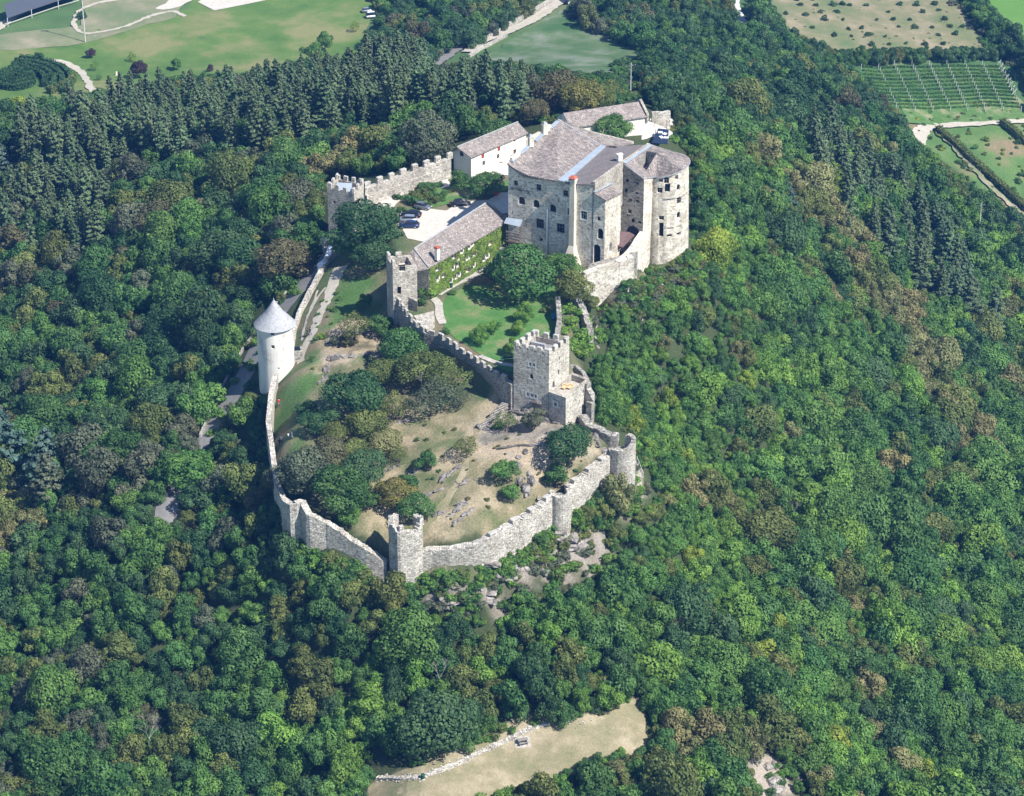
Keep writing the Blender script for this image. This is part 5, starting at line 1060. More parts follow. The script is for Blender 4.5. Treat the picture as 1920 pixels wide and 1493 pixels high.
S(688, 795, 40, 'olive', 'olive tree below the largest bailey tree','big'); S(722, 830, 32, 'tan', 'tan-topped tree left of the dry meadow','big'); S(683, 880, 42, 'teal', 'bluish green tree in the lower bailey clump','big'); S(640, 918, 50, 'green', 'big green tree at the front left wall','big'); S(570, 880, 52, 'grey', 'large grey-green tree against the left bailey wall','big'); S(618, 852, 38, 'brown', 'brownish tree behind the large grey-green one','big'); S(545,925,24,'dark','dark tree hanging over the front left wall corner','broad'); S(690,935,20,'green','small green tree right of the big one at the front left wall','broad'); S(655,965,24,'mid','lower green tree leaning over the front left wall','broad')
S(702,762,26,'olive','olive tree in the wood behind the largest bailey tree','big'); S(628,812,27,'olive','olive tree between the visitors and the brownish tree','big'); S(712,872,26,'grey','thin grey-green tree at the edge of the dry meadow','thin'); S(660,845,28,'olive','olive tree in the middle of the lower bailey clump','big'); S(745,850,20,'olive','small olive tree leaning over the dry meadow','thin')
S(522,900,30,'grey','grey-green tree leaning over the left bailey wall','big'); S(528,962,26,'dark','dark tree outside the corner of the front left wall','broad'); S(498,985,24,'dark','dark tree outside the left wall, in its shadow','broad')
S(742, 925, 34, 'autumn', 'tree turning golden near the tall front tower','big'); S(775, 950, 33, 'green', 'green tree right beside the tall front tower','big'); S(765,905,19,'green','small green tree above the golden one','broad'); S(722,915,16,'olive','thin olive tree left of the golden one','thin')
S(800, 862, 22, 'green', 'single dark round tree on the dry meadow, left one','broad'); S(874, 838, 24, 'olive', 'airy light tree beside the stone kerb on the dry meadow','thin'); S(947, 882, 25, 'mid', 'round green tree in the middle of the dry meadow','broad'); S(957, 922, 19, 'mid', 'smaller round tree just below the one in the middle of the dry meadow','broad'); S(1066, 833, 42, 'dark', 'big dark evergreen tree below the keep terrace','big',flat=.9); S(1041, 893, 25, 'green', 'round tree behind the half round wall tower','broad'); S(1003, 785, 23, 'grey', 'silvery tree at the foot of the keep','broad'); S(948, 790, 22, 'olive', 'sparse bush on the rocks left of the silvery tree','thin'); S(936,800,12,'mid','green bush on the rocky steps left of the keep','bush','bush'); S(1093,770,14,'green','bush at the right foot of the terrace block','bush','bush')
S(665, 612, 32, 'olive', 'olive tree on the rock above the bailey track','thin'); S(712, 608, 26, 'green', 'dark tree on the rock by the tall shaded wall','broad'); S(683, 566, 17, 'mid', 'small green tree on the shaded slope above the rock','broad'); S(603,630,8,'yellow','small bright yellow bush beside the bailey track','bush','bush'); S(655,640,18,'brown','dry brown scrub on the rock by the bailey track','bush','bush'); S(625,640,14,'grey','grey scrub at the left end of the rock','bush','bush')
S(535, 488, 48, 'brown', 'large brown-leaved tree above the forest road','big'); S(500,515,26,'brown','smaller brown tree left of the large brown one','broad')
S(1148, 240, 34, 'mid', 'green tree in front of the far house, left one','big',flat=.7); S(1170, 238, 20, 'dark', 'dark tree in front of the far house, right one','broad'); S(1110,232,18,'mid','low green tree at the corner of the far house','broad')
S(1004, 208, 27, 'brown', 'round brown tree between the two houses behind the palace','big'); S(1090,182,36,'autumn','golden-brown tree behind the far house','big'); S(1060,175,30,'tan','tan tree beside the golden one behind the far house','big'); S(1130,180,26,'olive','olive tree right of the golden one behind the far house','big'); S(932,245,30,'green','dark green tree behind the long white house','big')
S(300,128,1,'mid','x','bush','bush') if False else None
# lone trees on the valley meadow
for a in ((73,106,9,'dark','small dark tree at the left edge of the meadow, by the maze','broad'),(170,99,9,'purple','small purple tree right of the tall pole','broad'),(177,124,8,'fresh','small light tree by the maze path bend','thin'),(186,145,6,'green','tiny sapling beside the lower maze path','thin'),(246,107,8,'yellow','yellowish sapling left of the purple-blue tree','thin'),(260,129,15,'purple','dark purple-blue tree on the meadow','broad'),(330,119,11,'mid','slender green tree in the middle of the meadow','broad'),(394,128,6,'purple','small purple tree near the forest edge of the meadow','broad'),(585,98,19,'mid','nearer of the two round green trees at the right of the meadow','broad'),(609,76,18,'mid','farther of the two round green trees at the right of the meadow','broad'),(664,50,9,'yellow','light young tree at the far right corner of the meadow','thin'),(153,30,12,'dark','dark bush at the tall pole','bush'),(668,112,10,'purple','dark purple bush at the forest edge of the meadow','bush'),(697,85,24,'teal','dark tree at the right end of the meadow','big')): S(a[0],a[1],a[2],a[3],a[4],a[5],'bush' if a[5]=='bush' else 'tree', flat=1.15 if a[5]!='bush' else .85)
# blue spruces at the left edge, single conifers
def con(cx, by, hpx, col, label, kind='CED', wide=1.0, name='conifer_tree', i=[0]):
    i[0] += 1; g = G(cx, by); dist = math.sqrt((g[0] - CX) ** 2 + (g[1] - CY) ** 2 + (g[2] - CZ) ** 2); h = hpx * dist / F / .88; rs = np.random.RandomState(i[0])
    m_ = {'CED': CED, 'SPR': SPR, 'LAR': LAR}[kind]; return plant(name, m_[i[0] % len(m_)], g[0], g[1], g[2], h * wide, h, rs.uniform(0, 6), tint(col, rs, .05), label, 'tree', None, 0, CTRK, h, h)
con(14, 905, 150, 'blue', 'pale blue-green cedar at the left edge of the picture'); con(82, 925, 120, 'blue', 'second pale blue-green cedar, right of the one at the left edge'); con(103, 960, 110, 'grey', 'paler green cedar in front of the second blue-green one'); con(5,330,60,'blue','blue-green conifer peeking in high at the left edge')
con(310, 262, 75, 'spruce', 'dark pointed spruce in the middle of the larch wood', 'SPR'); con(845,230,60,'spruce','dark spruce among the larches behind the white house','SPR'); con(1480, 400, 55, 'blue', 'blue-green conifer on the upper right hillside', 'CED'); con(1590, 470, 60, 'spruce', 'dark conifer on the upper right hillside below the blue-green one', 'SPR'); con(1480,300,60,'teal','dark conifer above the blue-green one on the right hillside','SPR')
# ---- the forest
EXC = [  # polygons in the picture plane of surveyed open places; crowns may not cover them
 [(613,338),(640,326),(690,326),(760,315),(843,288),(850,262),(985,222),(1045,205),(1205,185),(1225,205),(1262,215),(1262,262),(1300,285),(1302,470),(1292,492),(1215,500),(1196,520),(1168,560),(1122,590),(1100,600),(1130,650),(1108,690),(1115,780),(1190,808),(1200,900),(1160,892),(1085,935),(1072,978),(1035,985),(1000,1008),(905,1080),(790,1092),(720,1080),(640,1058),(590,1030),(545,1000),(500,890),(488,745),(478,700),(476,595),(515,555),(560,600),(590,545),(560,552),(540,545),(600,480),(612,450)],
 [(365,838),(388,838),(415,790),(440,750),(470,690),(482,690),(480,632),(440,700),(395,780)], [(520,580),(560,585),(600,520),(605,492),(560,520)], [(303,955),(312,935),(338,928),(330,978),(306,978)],
 [(703,1448),(706,1410),(760,1415),(790,1437),(850,1415),(960,1370),(1010,1345),(1060,1362),(1190,1320),(1215,1350),(1215,1395),(1125,1408),(1060,1432),(1000,1452),(960,1470),(890,1500),(695,1500)],
 [(1400,1420),(1450,1415),(1495,1500),(1440,1500)], [(780,1110),(900,1095),(1000,1020),(1075,985),(1140,1015),(1145,1060),(1070,1095),(960,1110),(940,1185),(900,1150),(800,1140)], [(1160,530),(1230,500),(1310,485),(1320,515),(1220,565),(1180,600)], [(1105,600),(1140,610),(1130,670),(1105,680)], [(1185,890),(1205,870),(1225,930),(1190,950)],
 [(-60,60),(60,10),(150,-40),(690,-40),(705,40),(660,118),(560,118),(510,132),(440,140),(340,150),(230,160),(190,180),(135,175),(120,195),(0,190),(-60,190)],
 [(-60,-40),(160,-40),(60,40),(-60,90)], [(798,130),(825,105),(855,80),(880,95),(1000,20),(1040,-40),(1100,-40),(1055,25),(1140,70),(1205,95),(1200,120),(1140,140),(1060,138),(960,125),(900,120)],
 [(1370,-40),(1400,-40),(1400,42),(1385,42)], [(1415,-40),(1780,-40),(1860,92),(1570,92),(1480,55)], [(1600,122),(1900,112),(1960,232),(1990,440),(1920,405),(1790,320),(1715,262),(1700,225)], [(1815,-40),(2050,-40),(2050,110),(1925,80)], [(1160,140),(1205,150),(1200,190),(1165,185)], [(-20,320),(45,290),(40,312),(-20,335)], [(1280,455),(1310,480),(1312,520),(1285,520)]]
EXB = [(min(p[0] for p in e), max(p[0] for p in e), min(p[1] for p in e), max(p[1] for p in e)) for e in EXC]
def blocked(px, py, skip=False):
    for e, b in zip(EXC[skip:], EXB[skip:]):
        if b[0] <= px <= b[1] and b[2] <= py <= b[3] and inpoly(px, py, e): return True
    return False
LARZ = [[(60,190),(140,165),(400,150),(700,128),(950,135),(1040,165),(990,205),(800,225),(640,250),(500,285),(300,300),(100,330),(40,300)], [(1490,250),(1610,280),(1760,430),(1870,640),(1760,570),(1640,470),(1560,370)], [(-60,340),(110,330),(200,400),(190,470),(-60,480)], [(80,1010),(0,1010),(0,980)]]
TANZ = [[(1470,290),(1540,310),(1700,560),(1860,830),(1850,880),(1780,830),(1640,600),(1500,400)], [(500,280),(690,250),(700,290),(560,340)], [(-60,880),(60,880),(80,980),(20,1010),(-60,1000)], [(1220,1340),(1330,1340),(1420,1440),(1320,1400),(1230,1400)]]
FREZ = [[(1200,950),(1330,930),(1420,1080),(1500,1180),(1440,1250),(1300,1100)], [(1480,1280),(1580,1300),(1640,1420),(1500,1400)], [(1180,1420),(1290,1420),(1280,1500),(1160,1500)], [(1000,600),(1330,640),(1330,900),(1200,900)], [(180,180),(40,180),(40,210),(180,220)]]
def species(px, py, rs, x, y):
    for q_, z in enumerate(LARZ[:3]):
        if inpoly(px, py, z) and rs.rand() < (.68, .35, .45)[q_]: return ('larch', 'larch')
    k = float(fbm(x * 1.0 + 500, y + 300, 26, 3)); j = rs.rand()
    for z in TANZ:
        if inpoly(px, py, z) and j < .82: return 'broad', ('tan' if rs.rand() < .75 else 'olive')
    for z in FREZ:
        if inpoly(px, py, z): return 'broad', ['mid', 'fresh', 'mid', 'yellow', 'green'][int(rs.choice(5, p=[.34, .3, .16, .06, .14]))]
    right = px > 1150
    if py < 260 and right: pal = ['dark', 'teal', 'green', 'mid', 'olive', 'brown']; pr = [.3, .22, .27, .13, .07, .01]
    elif right: pal = ['green', 'mid', 'fresh', 'olive', 'teal', 'tan', 'yellow']; pr = [.28, .34, .14, .12, .07, .03, .02]
    elif py < 700: pal = ['dark', 'green', 'teal', 'olive', 'grey', 'brown', 'mid']; pr = [.18, .32, .15, .14, .08, .02, .11]
    elif px < 500: pal = ['dark', 'green', 'teal', 'mid', 'olive', 'grey', 'brown']; pr = [.14, .30, .13, .22, .13, .06, .02]
    else: pal = ['green', 'mid', 'dark', 'fresh', 'olive', 'teal']; pr = [.32, .3, .10, .10, .11, .07]
    if k > .56 and 'olive' in pal: pr = [p * (2.4 if c in ('olive', 'tan', 'grey', 'brown') else .8) for p, c in zip(pr, pal)]
    if k < .42: pr = [p * (1.8 if c in ('mid', 'fresh', 'teal') else .8) for p, c in zip(pr, pal)]
    pr = np.array(pr) / sum(pr); return 'broad', pal[int(rs.choice(len(pal), p=pr))]
def area(px, py):
    if py < 330 and px < 1150:
        r_ = 'at the valley meadow edge' if py < 175 else 'between meadow and yard wall' if py < 240 else 'just above the yard wall'
        return r_ + (', far left' if px < 250 else ', left' if px < 480 else ', middle' if px < 720 else ', right')
    if px > 1150: return ('on the upper right hillside' if py < 500 else ('on the steep right hillside' if py < 1000 else 'on the lower right hillside')) + (' nearest the castle' if px < 1400 else ' halfway out' if px < 1660 else ' at the picture edge')
    if px < 480: return ('on the upper left hillside' if py < 560 else ('left of the castle road' if py < 950 else 'at the lower left')) + (' by the picture edge' if px < 220 else ' nearer the castle')
    return 'left of the castle' if py < 800 else ('below the castle front' + (', close to the walls' if py < 1230 else ', above the dry terrace') + (', left' if px < 750 else ', right'))
FOR = []   # (px-size, kind, col, x, y, z, r, h, cz, label, group)
grid = {}
def near(x, y, r):
    gx, gy = int(x // 6), int(y // 6)
    for i in range(gx - 2, gx + 3):
        for j in range(gy - 2, gy + 3):
            for (a, b, c) in grid.get((i, j), ()):
                if (a - x) ** 2 + (b - y) ** 2 < (.53 * (r + c)) ** 2: return True
    return False
rs = np.random.RandomState(5)
cand = []
for y0 in np.arange(-175, 372, 2.0):
    for x0 in np.arange(-205, 215, 2.0):
        cand.append((x0 + rs.uniform(-1, 1), y0 + rs.uniform(-1, 1)))
for y0 in np.arange(-150, 0, 1.3):
    for x0 in np.arange(12, 80, 1.3): cand.append((x0 + rs.uniform(-.7, .7), y0 + rs.uniform(-.7, .7)))
rs.shuffle(cand)
def tryplace(x, y, r, kind, minr):
    z = T(x, y)
    while True:
        cz = r * .95 if kind == 'broad' else r * 2.9
        px, py = Q(x, y, z + cz)
        if px < -50 or px > 1970 or py > 1560 or py < -60: return None
        dist = (y - CY) / .88; rp = r * F / dist
        tall = 1.0 if kind == 'broad' else 2.2
        ok = not any(blocked(px + a * rp * .8, py + b * rp * .75 * tall, int(x > 42 and y > -12)) for a, b in ((0, 0), (1, 0), (-1, 0), (0, 1), (0, -1), (.7, .7), (-.7, .7), (.7, -.7), (-.7, -.7)))
        if ok: return px, py, z, r, cz, rp
        r *= .62
        if r < minr: return None
for ps, (lo_, hi_) in enumerate(((1, 1), (.6, .75))):
    for x, y in cand:
        z = T(x, y); px, py = Q(x, y, z + 4)
        if px < -50 or px > 1970 or py > 1540 or py < -50: continue
        kind, col = species(px, py, rs, x, y)
        if kind == 'larch': r = rs.uniform(1.9, 3.6)
        else:
            base = 3.5
            if 1100 < px < 1420 and 480 < py < 1150: base = 2.3
            elif px > 1100: base = 3.2 + (px - 1100) / 800
            elif py > 900: base = 3.0
            elif px < 600: base = 3.9
            r = base * math.exp(rs.normal(0, .26))
        r *= rs.uniform(lo_, hi_) if ps else 1
        if near(x, y, r): continue
        t_ = tryplace(x, y, r, kind, 1.0)
        if t_ is None: continue
        px, py, z, r, cz, rp = t_
        if near(x, y, r): continue
        if kind == 'larch' and r < 2: kind, col = 'broad', 'olive'; cz = r * .95
        grid.setdefault((int(x // 6), int(y // 6)), []).append((x, y, r))
        FOR.append((rp * (1.6 if kind == 'larch' else 1), kind, col, x, y, z, r, rs.uniform(.85, 1.25), cz, px, py))
print('forest trees', len(FOR), 'larch', sum(f[1] == 'larch' for f in FOR))
cntk = {'broad': 300 - 75, 'larch': 290}; STUFF = []
FOR.sort(key=lambda f: -f[0] * (1 if (0 < f[9] < 1920 and 0 < f[10] < 1493) else .1))
for f in FOR:
    sz, kind, col, x, y, z, r, hs_, cz, px, py = f; tn = tint(col, rs, .17); rot = rs.uniform(0, 6.28)
    if kind == 'broad':
        small = r < 1.7; vi = rs.randint(8); H = r * hs_ * 1.05; czz = max(H * .75, r * .8)
        if cntk['broad'] > 0 and not small:
            cntk['broad'] -= 1; m_ = BIG[rs.randint(4)] if r > 4.6 else BR[vi]
            plant('broadleaf_tree', m_, x, y, z, r, H, rot, tn, '%s broadleaf tree in the forest %s' % (CNAME[col], area(px, py)), 'tree', '%s broadleaf trees %s' % (CNAME[col], area(px, py)), czz, TRK[vi % 3], czz, r * .8)
        else: STUFF.append((vi, x, y, z + czz, r, H, rot, tn))
    else:
        vi = rs.randint(5); h = min(19, 5 + r * rs.uniform(2.4, 4.6))
        if cntk['larch'] > 0:
            cntk['larch'] -= 1
            plant('larch_tree', LAR[vi], x, y, z, r / .18, h, rot, tn, '%s larch in the wood %s' % (CNAME[col], area(px, py)), 'tree', '%s larches %s' % (CNAME[col], area(px, py)), 0, CTRK, h * .86, h)
        else: STUFF.append((8 + vi, x, y, z, r / .18, h, rot, tn))
print('stuff', len(STUFF))
def stuffobj(name, items, meshes, label=None):
    "one object: many plants drawn by geometry nodes from the shared crown meshes"
    me = bpy.data.meshes.new(name); me.from_pydata([(i[1], i[2], i[3]) for i in items], [], [])
    for nm, ty, dat in (('vi', 'INT', [i[0] for i in items]), ('rot', 'FLOAT', [i[6] for i in items])):
        at = me.attributes.new(nm, ty, 'POINT'); at.data.foreach_set('value', dat)
    at = me.attributes.new('scl', 'FLOAT_VECTOR', 'POINT'); at.data.foreach_set('vector', np.array([(i[4], i[4], i[5]) for i in items]).ravel())
    at = me.attributes.new('tint', 'FLOAT_COLOR', 'POINT'); at.data.foreach_set('color', np.array([(*i[7], 1) for i in items]).ravel())
    o = bpy.data.objects.new(name, me); COL.objects.link(o); tag(o, label, kind='stuff')
    g = bpy.data.node_groups.new(name, 'GeometryNodeTree'); g.interface.new_socket('Geometry', in_out='INPUT', socket_type='NodeSocketGeometry'); g.interface.new_socket('Geometry', in_out='OUTPUT', socket_type='NodeSocketGeometry')
    gi = g.nodes.new('NodeGroupInput'); go = g.nodes.new('NodeGroupOutput'); jn = g.nodes.new('GeometryNodeJoinGeometry'); L = g.links
    def attr(nm, ty): a = g.nodes.new('GeometryNodeInputNamedAttribute'); a.data_type = ty; a.inputs['Name'].default_value = nm; return [s for s in a.outputs if s.enabled][0]
    A, B_, C_ = attr('vi', 'INT'), attr('rot', 'FLOAT'), attr('scl', 'FLOAT_VECTOR')
    cx_ = g.nodes.new('ShaderNodeCombineXYZ'); L.new(B_, cx_.inputs[2])
    mp = g.nodes.new('GeometryNodeMeshToPoints'); L.new(gi.outputs[0], mp.inputs[0])
    for k, src in enumerate(meshes):
        if not any(i[0] == k for i in items): continue
        cmp_ = g.nodes.new('FunctionNodeCompare'); cmp_.data_type = 'INT'; cmp_.operation = 'EQUAL'; L.new(A, cmp_.inputs[2]); cmp_.inputs[3].default_value = k
        oi = g.nodes.new('GeometryNodeObjectInfo'); oi.transform_space = 'ORIGINAL'; oi.inputs['As Instance'].default_value = False; oi.inputs['Object'].default_value = src
        ip = g.nodes.new('GeometryNodeInstanceOnPoints'); L.new(mp.outputs[0], ip.inputs['Points']); L.new(cmp_.outputs[0], ip.inputs['Selection']); L.new(oi.outputs['Geometry'], ip.inputs['Instance']); L.new(cx_.outputs[0], ip.inputs['Rotation']); L.new(C_, ip.inputs['Scale'])
        L.new(ip.outputs[0], jn.inputs[0])
    L.new(jn.outputs[0], go.inputs[0]); md = o.modifiers.new('scatter', 'NODES'); md.node_group = g; return o
def srcof(me):  # a visible plant that already uses this crown mesh
    for o in COL.objects:
        if o.type == 'MESH' and o.data is me: return o
    return None
SRC = [srcof(m_) for m_ in BR + LAR]
SRC = [s or SRC[0] for s in SRC]
stuffobj('distant_forest', STUFF, SRC, 'remaining smaller trees of the forest around the castle hill')
# bushes that fill the gaps between the crowns
UG = []; rg = np.random.RandomState(61)
def gap(x, y, r):
    gx, gy = int(x // 6), int(y // 6)
    for i in range(gx - 1, gx + 2):
        for j in range(gy - 1, gy + 2):
            for (a, b, c) in grid.get((i, j), ()):
                if (a - x) ** 2 + (b - y) ** 2 < (.78 * c + .35 * r) ** 2: return False
    return True
for x, y in cand:
    if y > 240: continue
    r = rg.uniform(.8, 1.9) * (1.15 if x > 12 else 1)
    if not gap(x, y, r): continue
    z = T(x, y); px, py = Q(x, y, z + r * .6)
    if px < -20 or px > 1940 or py > 1520: continue
    rp = r * F / ((y - CY) / .88) * .8
    if any(blocked(px + a * rp, py + b * rp, int(x > 42 and y > -12)) for a, b in ((0, 0), (1, 0), (-1, 0), (0, 1), (0, -1))): continue
    grid.setdefault((int(x // 6), int(y // 6)), []).append((x, y, r))
    UG.append((rg.randint(5), x, y, z + r * .35, r, r * rg.uniform(.7, 1.2), rg.uniform(0, 6), tint(['green', 'mid', 'dark', 'olive', 'fresh'][rg.randint(5)], rg, .2), px, py))
print('gap bushes', len(UG))
# undergrowth: shrubs on the cliff, verges and slope
SH = []
def shrubs(poly, n, rlo, rhi, cols, seed, indiv=None):
    rs = np.random.RandomState(seed); xs = [p[0] for p in poly]; ys = [p[1] for p in poly]; k = 0; t = 0
    while k < n and t < n * 30:
        t += 1; px, py = rs.uniform(min(xs), max(xs)), rs.uniform(min(ys), max(ys))
        if not inpoly(px, py, poly): continue
        g = G(px, py); r = rs.uniform(rlo, rhi); SH.append((rs.randint(5), g[0], g[1], g[2] + r * .3, r, r * rs.uniform(.7, 1.1), rs.uniform(0, 6), tint(cols[rs.randint(len(cols))], rs, .2), px, py)); k += 1
GRC = ['green', 'mid', 'fresh', 'olive']
shrubs([(780,1110),(900,1090),(1000,1025),(1075,990),(1150,1015),(1150,1070),(960,1190),(800,1150)], 130, .6, 1.9, GRC + ['grey'], 1)
shrubs([(775,1075),(890,1072),(1000,1005),(1040,975),(1075,980),(1000,1040),(900,1105),(780,1110)], 90, .5, 1.5, GRC, 21)
shrubs([(1070,975),(1090,930),(1160,895),(1200,905),(1200,950),(1130,1000),(1080,990)], 70, .7, 1.8, GRC, 22)
shrubs([(1120,590),(1200,510),(1290,488),(1330,500),(1330,560),(1240,600),(1150,640)], 150, .6, 1.7, GRC + ['brown', 'olive'], 23)
shrubs([(545,1000),(600,1040),(700,1080),(700,1110),(560,1060),(520,1010)], 60, .8, 2.0, GRC, 24)
shrubs([(1300,290),(1320,300),(1325,480),(1300,480)], 40, 1.0, 2.2, ['green', 'mid', 'fresh'], 25)
shrubs([(1120,690),(1140,700),(1150,790),(1215,820),(1215,880),(1190,870),(1185,805),(1120,780)], 70, .8, 1.8, GRC, 26)
shrubs([(1268,487),(1330,462),(1340,500),(1290,505)], 40, .6, 1.5, GRC, 29)
shrubs([(1000,240),(1020,210),(1048,205),(1052,225),(1030,232)], 25, .8, 1.8, GRC, 30)
shrubs([(1255,265),(1290,285),(1300,300),(1290,260),(1262,240)], 20, .8, 1.6, GRC, 31)
shrubs([(790,1092),(890,1085),(960,1050),(1020,1005),(1060,985),(1120,940),(1190,900),(1195,925),(1120,965),(1020,1025),(900,1100),(790,1110)], 110, .45, 1.3, GRC, 32)
shrubs([(1440,20),(1780,5),(1840,90),(1580,95)], 90, .3, .7, ['olive', 'green', 'mid', 'tan'], 33)
shrubs([(120,185),(200,178),(330,152),(430,146),(430,156),(200,195),(130,195)], 60, 1.2, 2.6, ['mid', 'green', 'teal'], 27)
shrubs([(1100,600),(1180,540),(1300,490),(1320,530),(1220,620),(1160,680),(1130,780),(1200,820),(1230,900),(1190,960),(1120,980),(1100,930),(1190,890),(1190,820),(1120,790)], 170, .6, 1.8, GRC + ['brown', 'grey'], 2)
shrubs([(590,1045),(650,1075),(730,1095),(790,1100),(780,1140),(700,1140),(600,1090)], 60, .8, 2.0, GRC, 3)
shrubs([(484,750),(500,760),(506,900),(540,1000),(480,960),(470,850)], 60, 1.0, 2.2, ['green', 'dark', 'teal'], 4)
shrubs([(560,545),(540,540),(480,620),(476,650),(440,720),(380,800),(400,830),(470,720)], 30, .7, 1.5, ['mid', 'green', 'fresh'], 5)
shrubs([(590,560),(650,520),(660,560),(600,650),(590,700),(575,690)], 20, .3, .8, ['mid', 'green', 'fresh'], 6)
shrubs([(800,780),(1090,810),(1140,850),(1000,930),(850,1000),(740,900)], 45, .25, .6, ['olive', 'tan', 'green'], 7)
shrubs([(900,120),(1140,150),(1200,190),(1160,200),(1040,160),(900,140)], 70, 1.0, 2.4, ['mid', 'green', 'olive'], 8)
shrubs([(1140,130),(1210,100),(1300,120),(1260,200),(1180,190)], 80, 1.2, 2.6, ['mid', 'green', 'teal'], 9)
shrubs([(1560,95),(1860,95),(1880,118),(1600,120)], 80, 1.1, 2.0, ['green', 'dark', 'teal'], 10)
shrubs([(1770,-10),(1810,-10),(1925,95),(1925,140),(1880,120),(1820,60)], 90, 1.3, 2.6, ['green', 'teal', 'mid', 'grey'], 11)
shrubs([(690,1400),(780,1420),(960,1362),(1060,1345),(1180,1310),(1180,1330),(960,1375),(780,1440)], 25, .5, 1.3, GRC, 12)
shrubs([(1390,1400),(1500,1400),(1510,1490),(1400,1490)], 16, .6, 1.6, GRC, 13)
shrubs([(1690,225),(1925,232),(1925,410),(1790,320)], 60, .5, 1.3, ['mid', 'olive', 'green', 'yellow'], 14)
shrubs([(1640,190),(1900,195),(1920,230),(1700,230)], 50, .4, 1.0, ['olive', 'mid', 'autumn'], 15)
shrubs([(730,380),(760,360),(800,345),(850,350),(830,385),(760,400)], 26, .5, 1.2, ['green', 'olive', 'mid'], 16)
SH.sort(key=lambda s: -s[4] / ((s[2] - CY)))
SHG = []
for n_, s in enumerate(SH):
    if n_ < 255:
        px, py = s[8], s[9]
        where = 'on the cliff below the castle front' if (py > 985 and px < 1180) else 'on the broken slope right of the castle' if (px > 1095 and py > 480) else 'in the valley hedges' if py < 250 else 'along the castle road' if px < 600 else 'inside the castle walls' if py < 985 else 'by the terrace'
        plant('shrub', BUSH[s[0]], s[1], s[2], s[3], s[4], s[5], s[6], s[7], 'leafy green shrub ' + where, 'shrub', 'shrubs ' + where)
    else: SHG.append(s)
BS = [srcof(m_) for m_ in BUSH]; SHG += UG
stuffobj('undergrowth', SHG, BS, 'low scrub and weeds on the slopes')
# dead bare trees
def deadtree(px, py, h, label, seed):
    g = G(px, py); rt = empty('dead_tree', g, label, 'tree', None); rs = random.Random(seed); m_ = MB()
    def grow(p, d, L, r, n):
        q = p + d * L; m_.tube(p, q, r, r * .6, 5)
        if n:
            for _ in range(3): grow(q, (d + Vector((rs.uniform(-.7, .7), rs.uniform(-.7, .7), rs.uniform(-.15, .5)))).normalized(), L * rs.uniform(.6, .85), r * .55, n - 1)
    m_2 = MB(); m_2.tube(g, (g[0], g[1], g[2] + h * .3), .16, .11); m_2.out('trunk', 'dead_wood', rt)
    grow(Vector((g[0], g[1], g[2] + h * .28)), Vector((.1, 0, 1)).normalized(), h * .24, .1, 4); m_.out('branches', 'dead_wood', rt)
deadtree(822,1310,8.5,'bare grey dead tree in the forest between the cliff and the terrace',1); deadtree(280,1420,8,'bare dead tree at the bottom left of the forest',2); deadtree(1485,985,6.5,'bare grey dead tree on the right hillside',3); deadtree(1255,1215,6.5,'bare pale dead tree above the dry terrace, on its right',4); deadtree(1330,1470,6,'bare brown bush-like dead tree near the bottom rocks',5); deadtree(205,905,8,'bare dead tree left of the castle road clearing',6); deadtree(115,1350,7.5,'bare dead tree near the lower left corner',7); deadtree(1240,745,5,'small bare dead tree on the slope right of the keep',8); deadtree(790,745,5.5,'bare branching tree on the wooded bailey slope',9); deadtree(500,1180,5.5,'bare dead shrub in the forest left of the front tower',10)
# climbing vine on the courtyard front of the ivy house
rv = np.random.RandomState(77); n_ = 7000; Lf = np.linalg.norm(w1 - w0); uu = rv.uniform(0, Lf, n_); zz = rv.uniform(-3, 4.5, n_); dn = fbm(uu, zz * 1.4 + 40, 1.6, 3)
ok = dn > .2
for w_ in wins:   # leave the windows free
    q = np.array(w0); best = None
    for t_ in np.linspace(0, Lf, 160):
        p_ = w0 + dh * t_; dx = abs(Q(*p_, 1)[0] - w_[0]); best = (dx, t_) if best is None or dx < best[0] else best
    t_ = best[1]; p_ = w0 + dh * t_; zc = zpx(p_, w_[1]); ok &= ~((abs(uu - t_) < .72) & (abs(zz - zc) < .6))
uu, zz = uu[ok], zz[ok]; off_ = .1 + .35 * fbm(uu + 9, zz, 1.1, 2)
pts = np.stack([w0[0] + dh[0] * uu + nh[0] * off_, w0[1] + dh[1] * uu + nh[1] * off_, zz], 1)
vn = np.tile(np.array((nh[0], nh[1], .35)), (len(pts), 1)); me = cardmesh('climbing_vine', leafcards(pts - WL[hs.name], vn, .20 * rv.uniform(.6, 1.4, len(pts)), 1.2, .4, rv), fbm(uu, zz, 1.3, 3) * 1.5 - .25)
o = bpy.data.objects.new('climbing_vine', me); o.parent = hs; o['tint'] = [.135, .215, .035]; COL.objects.link(o)

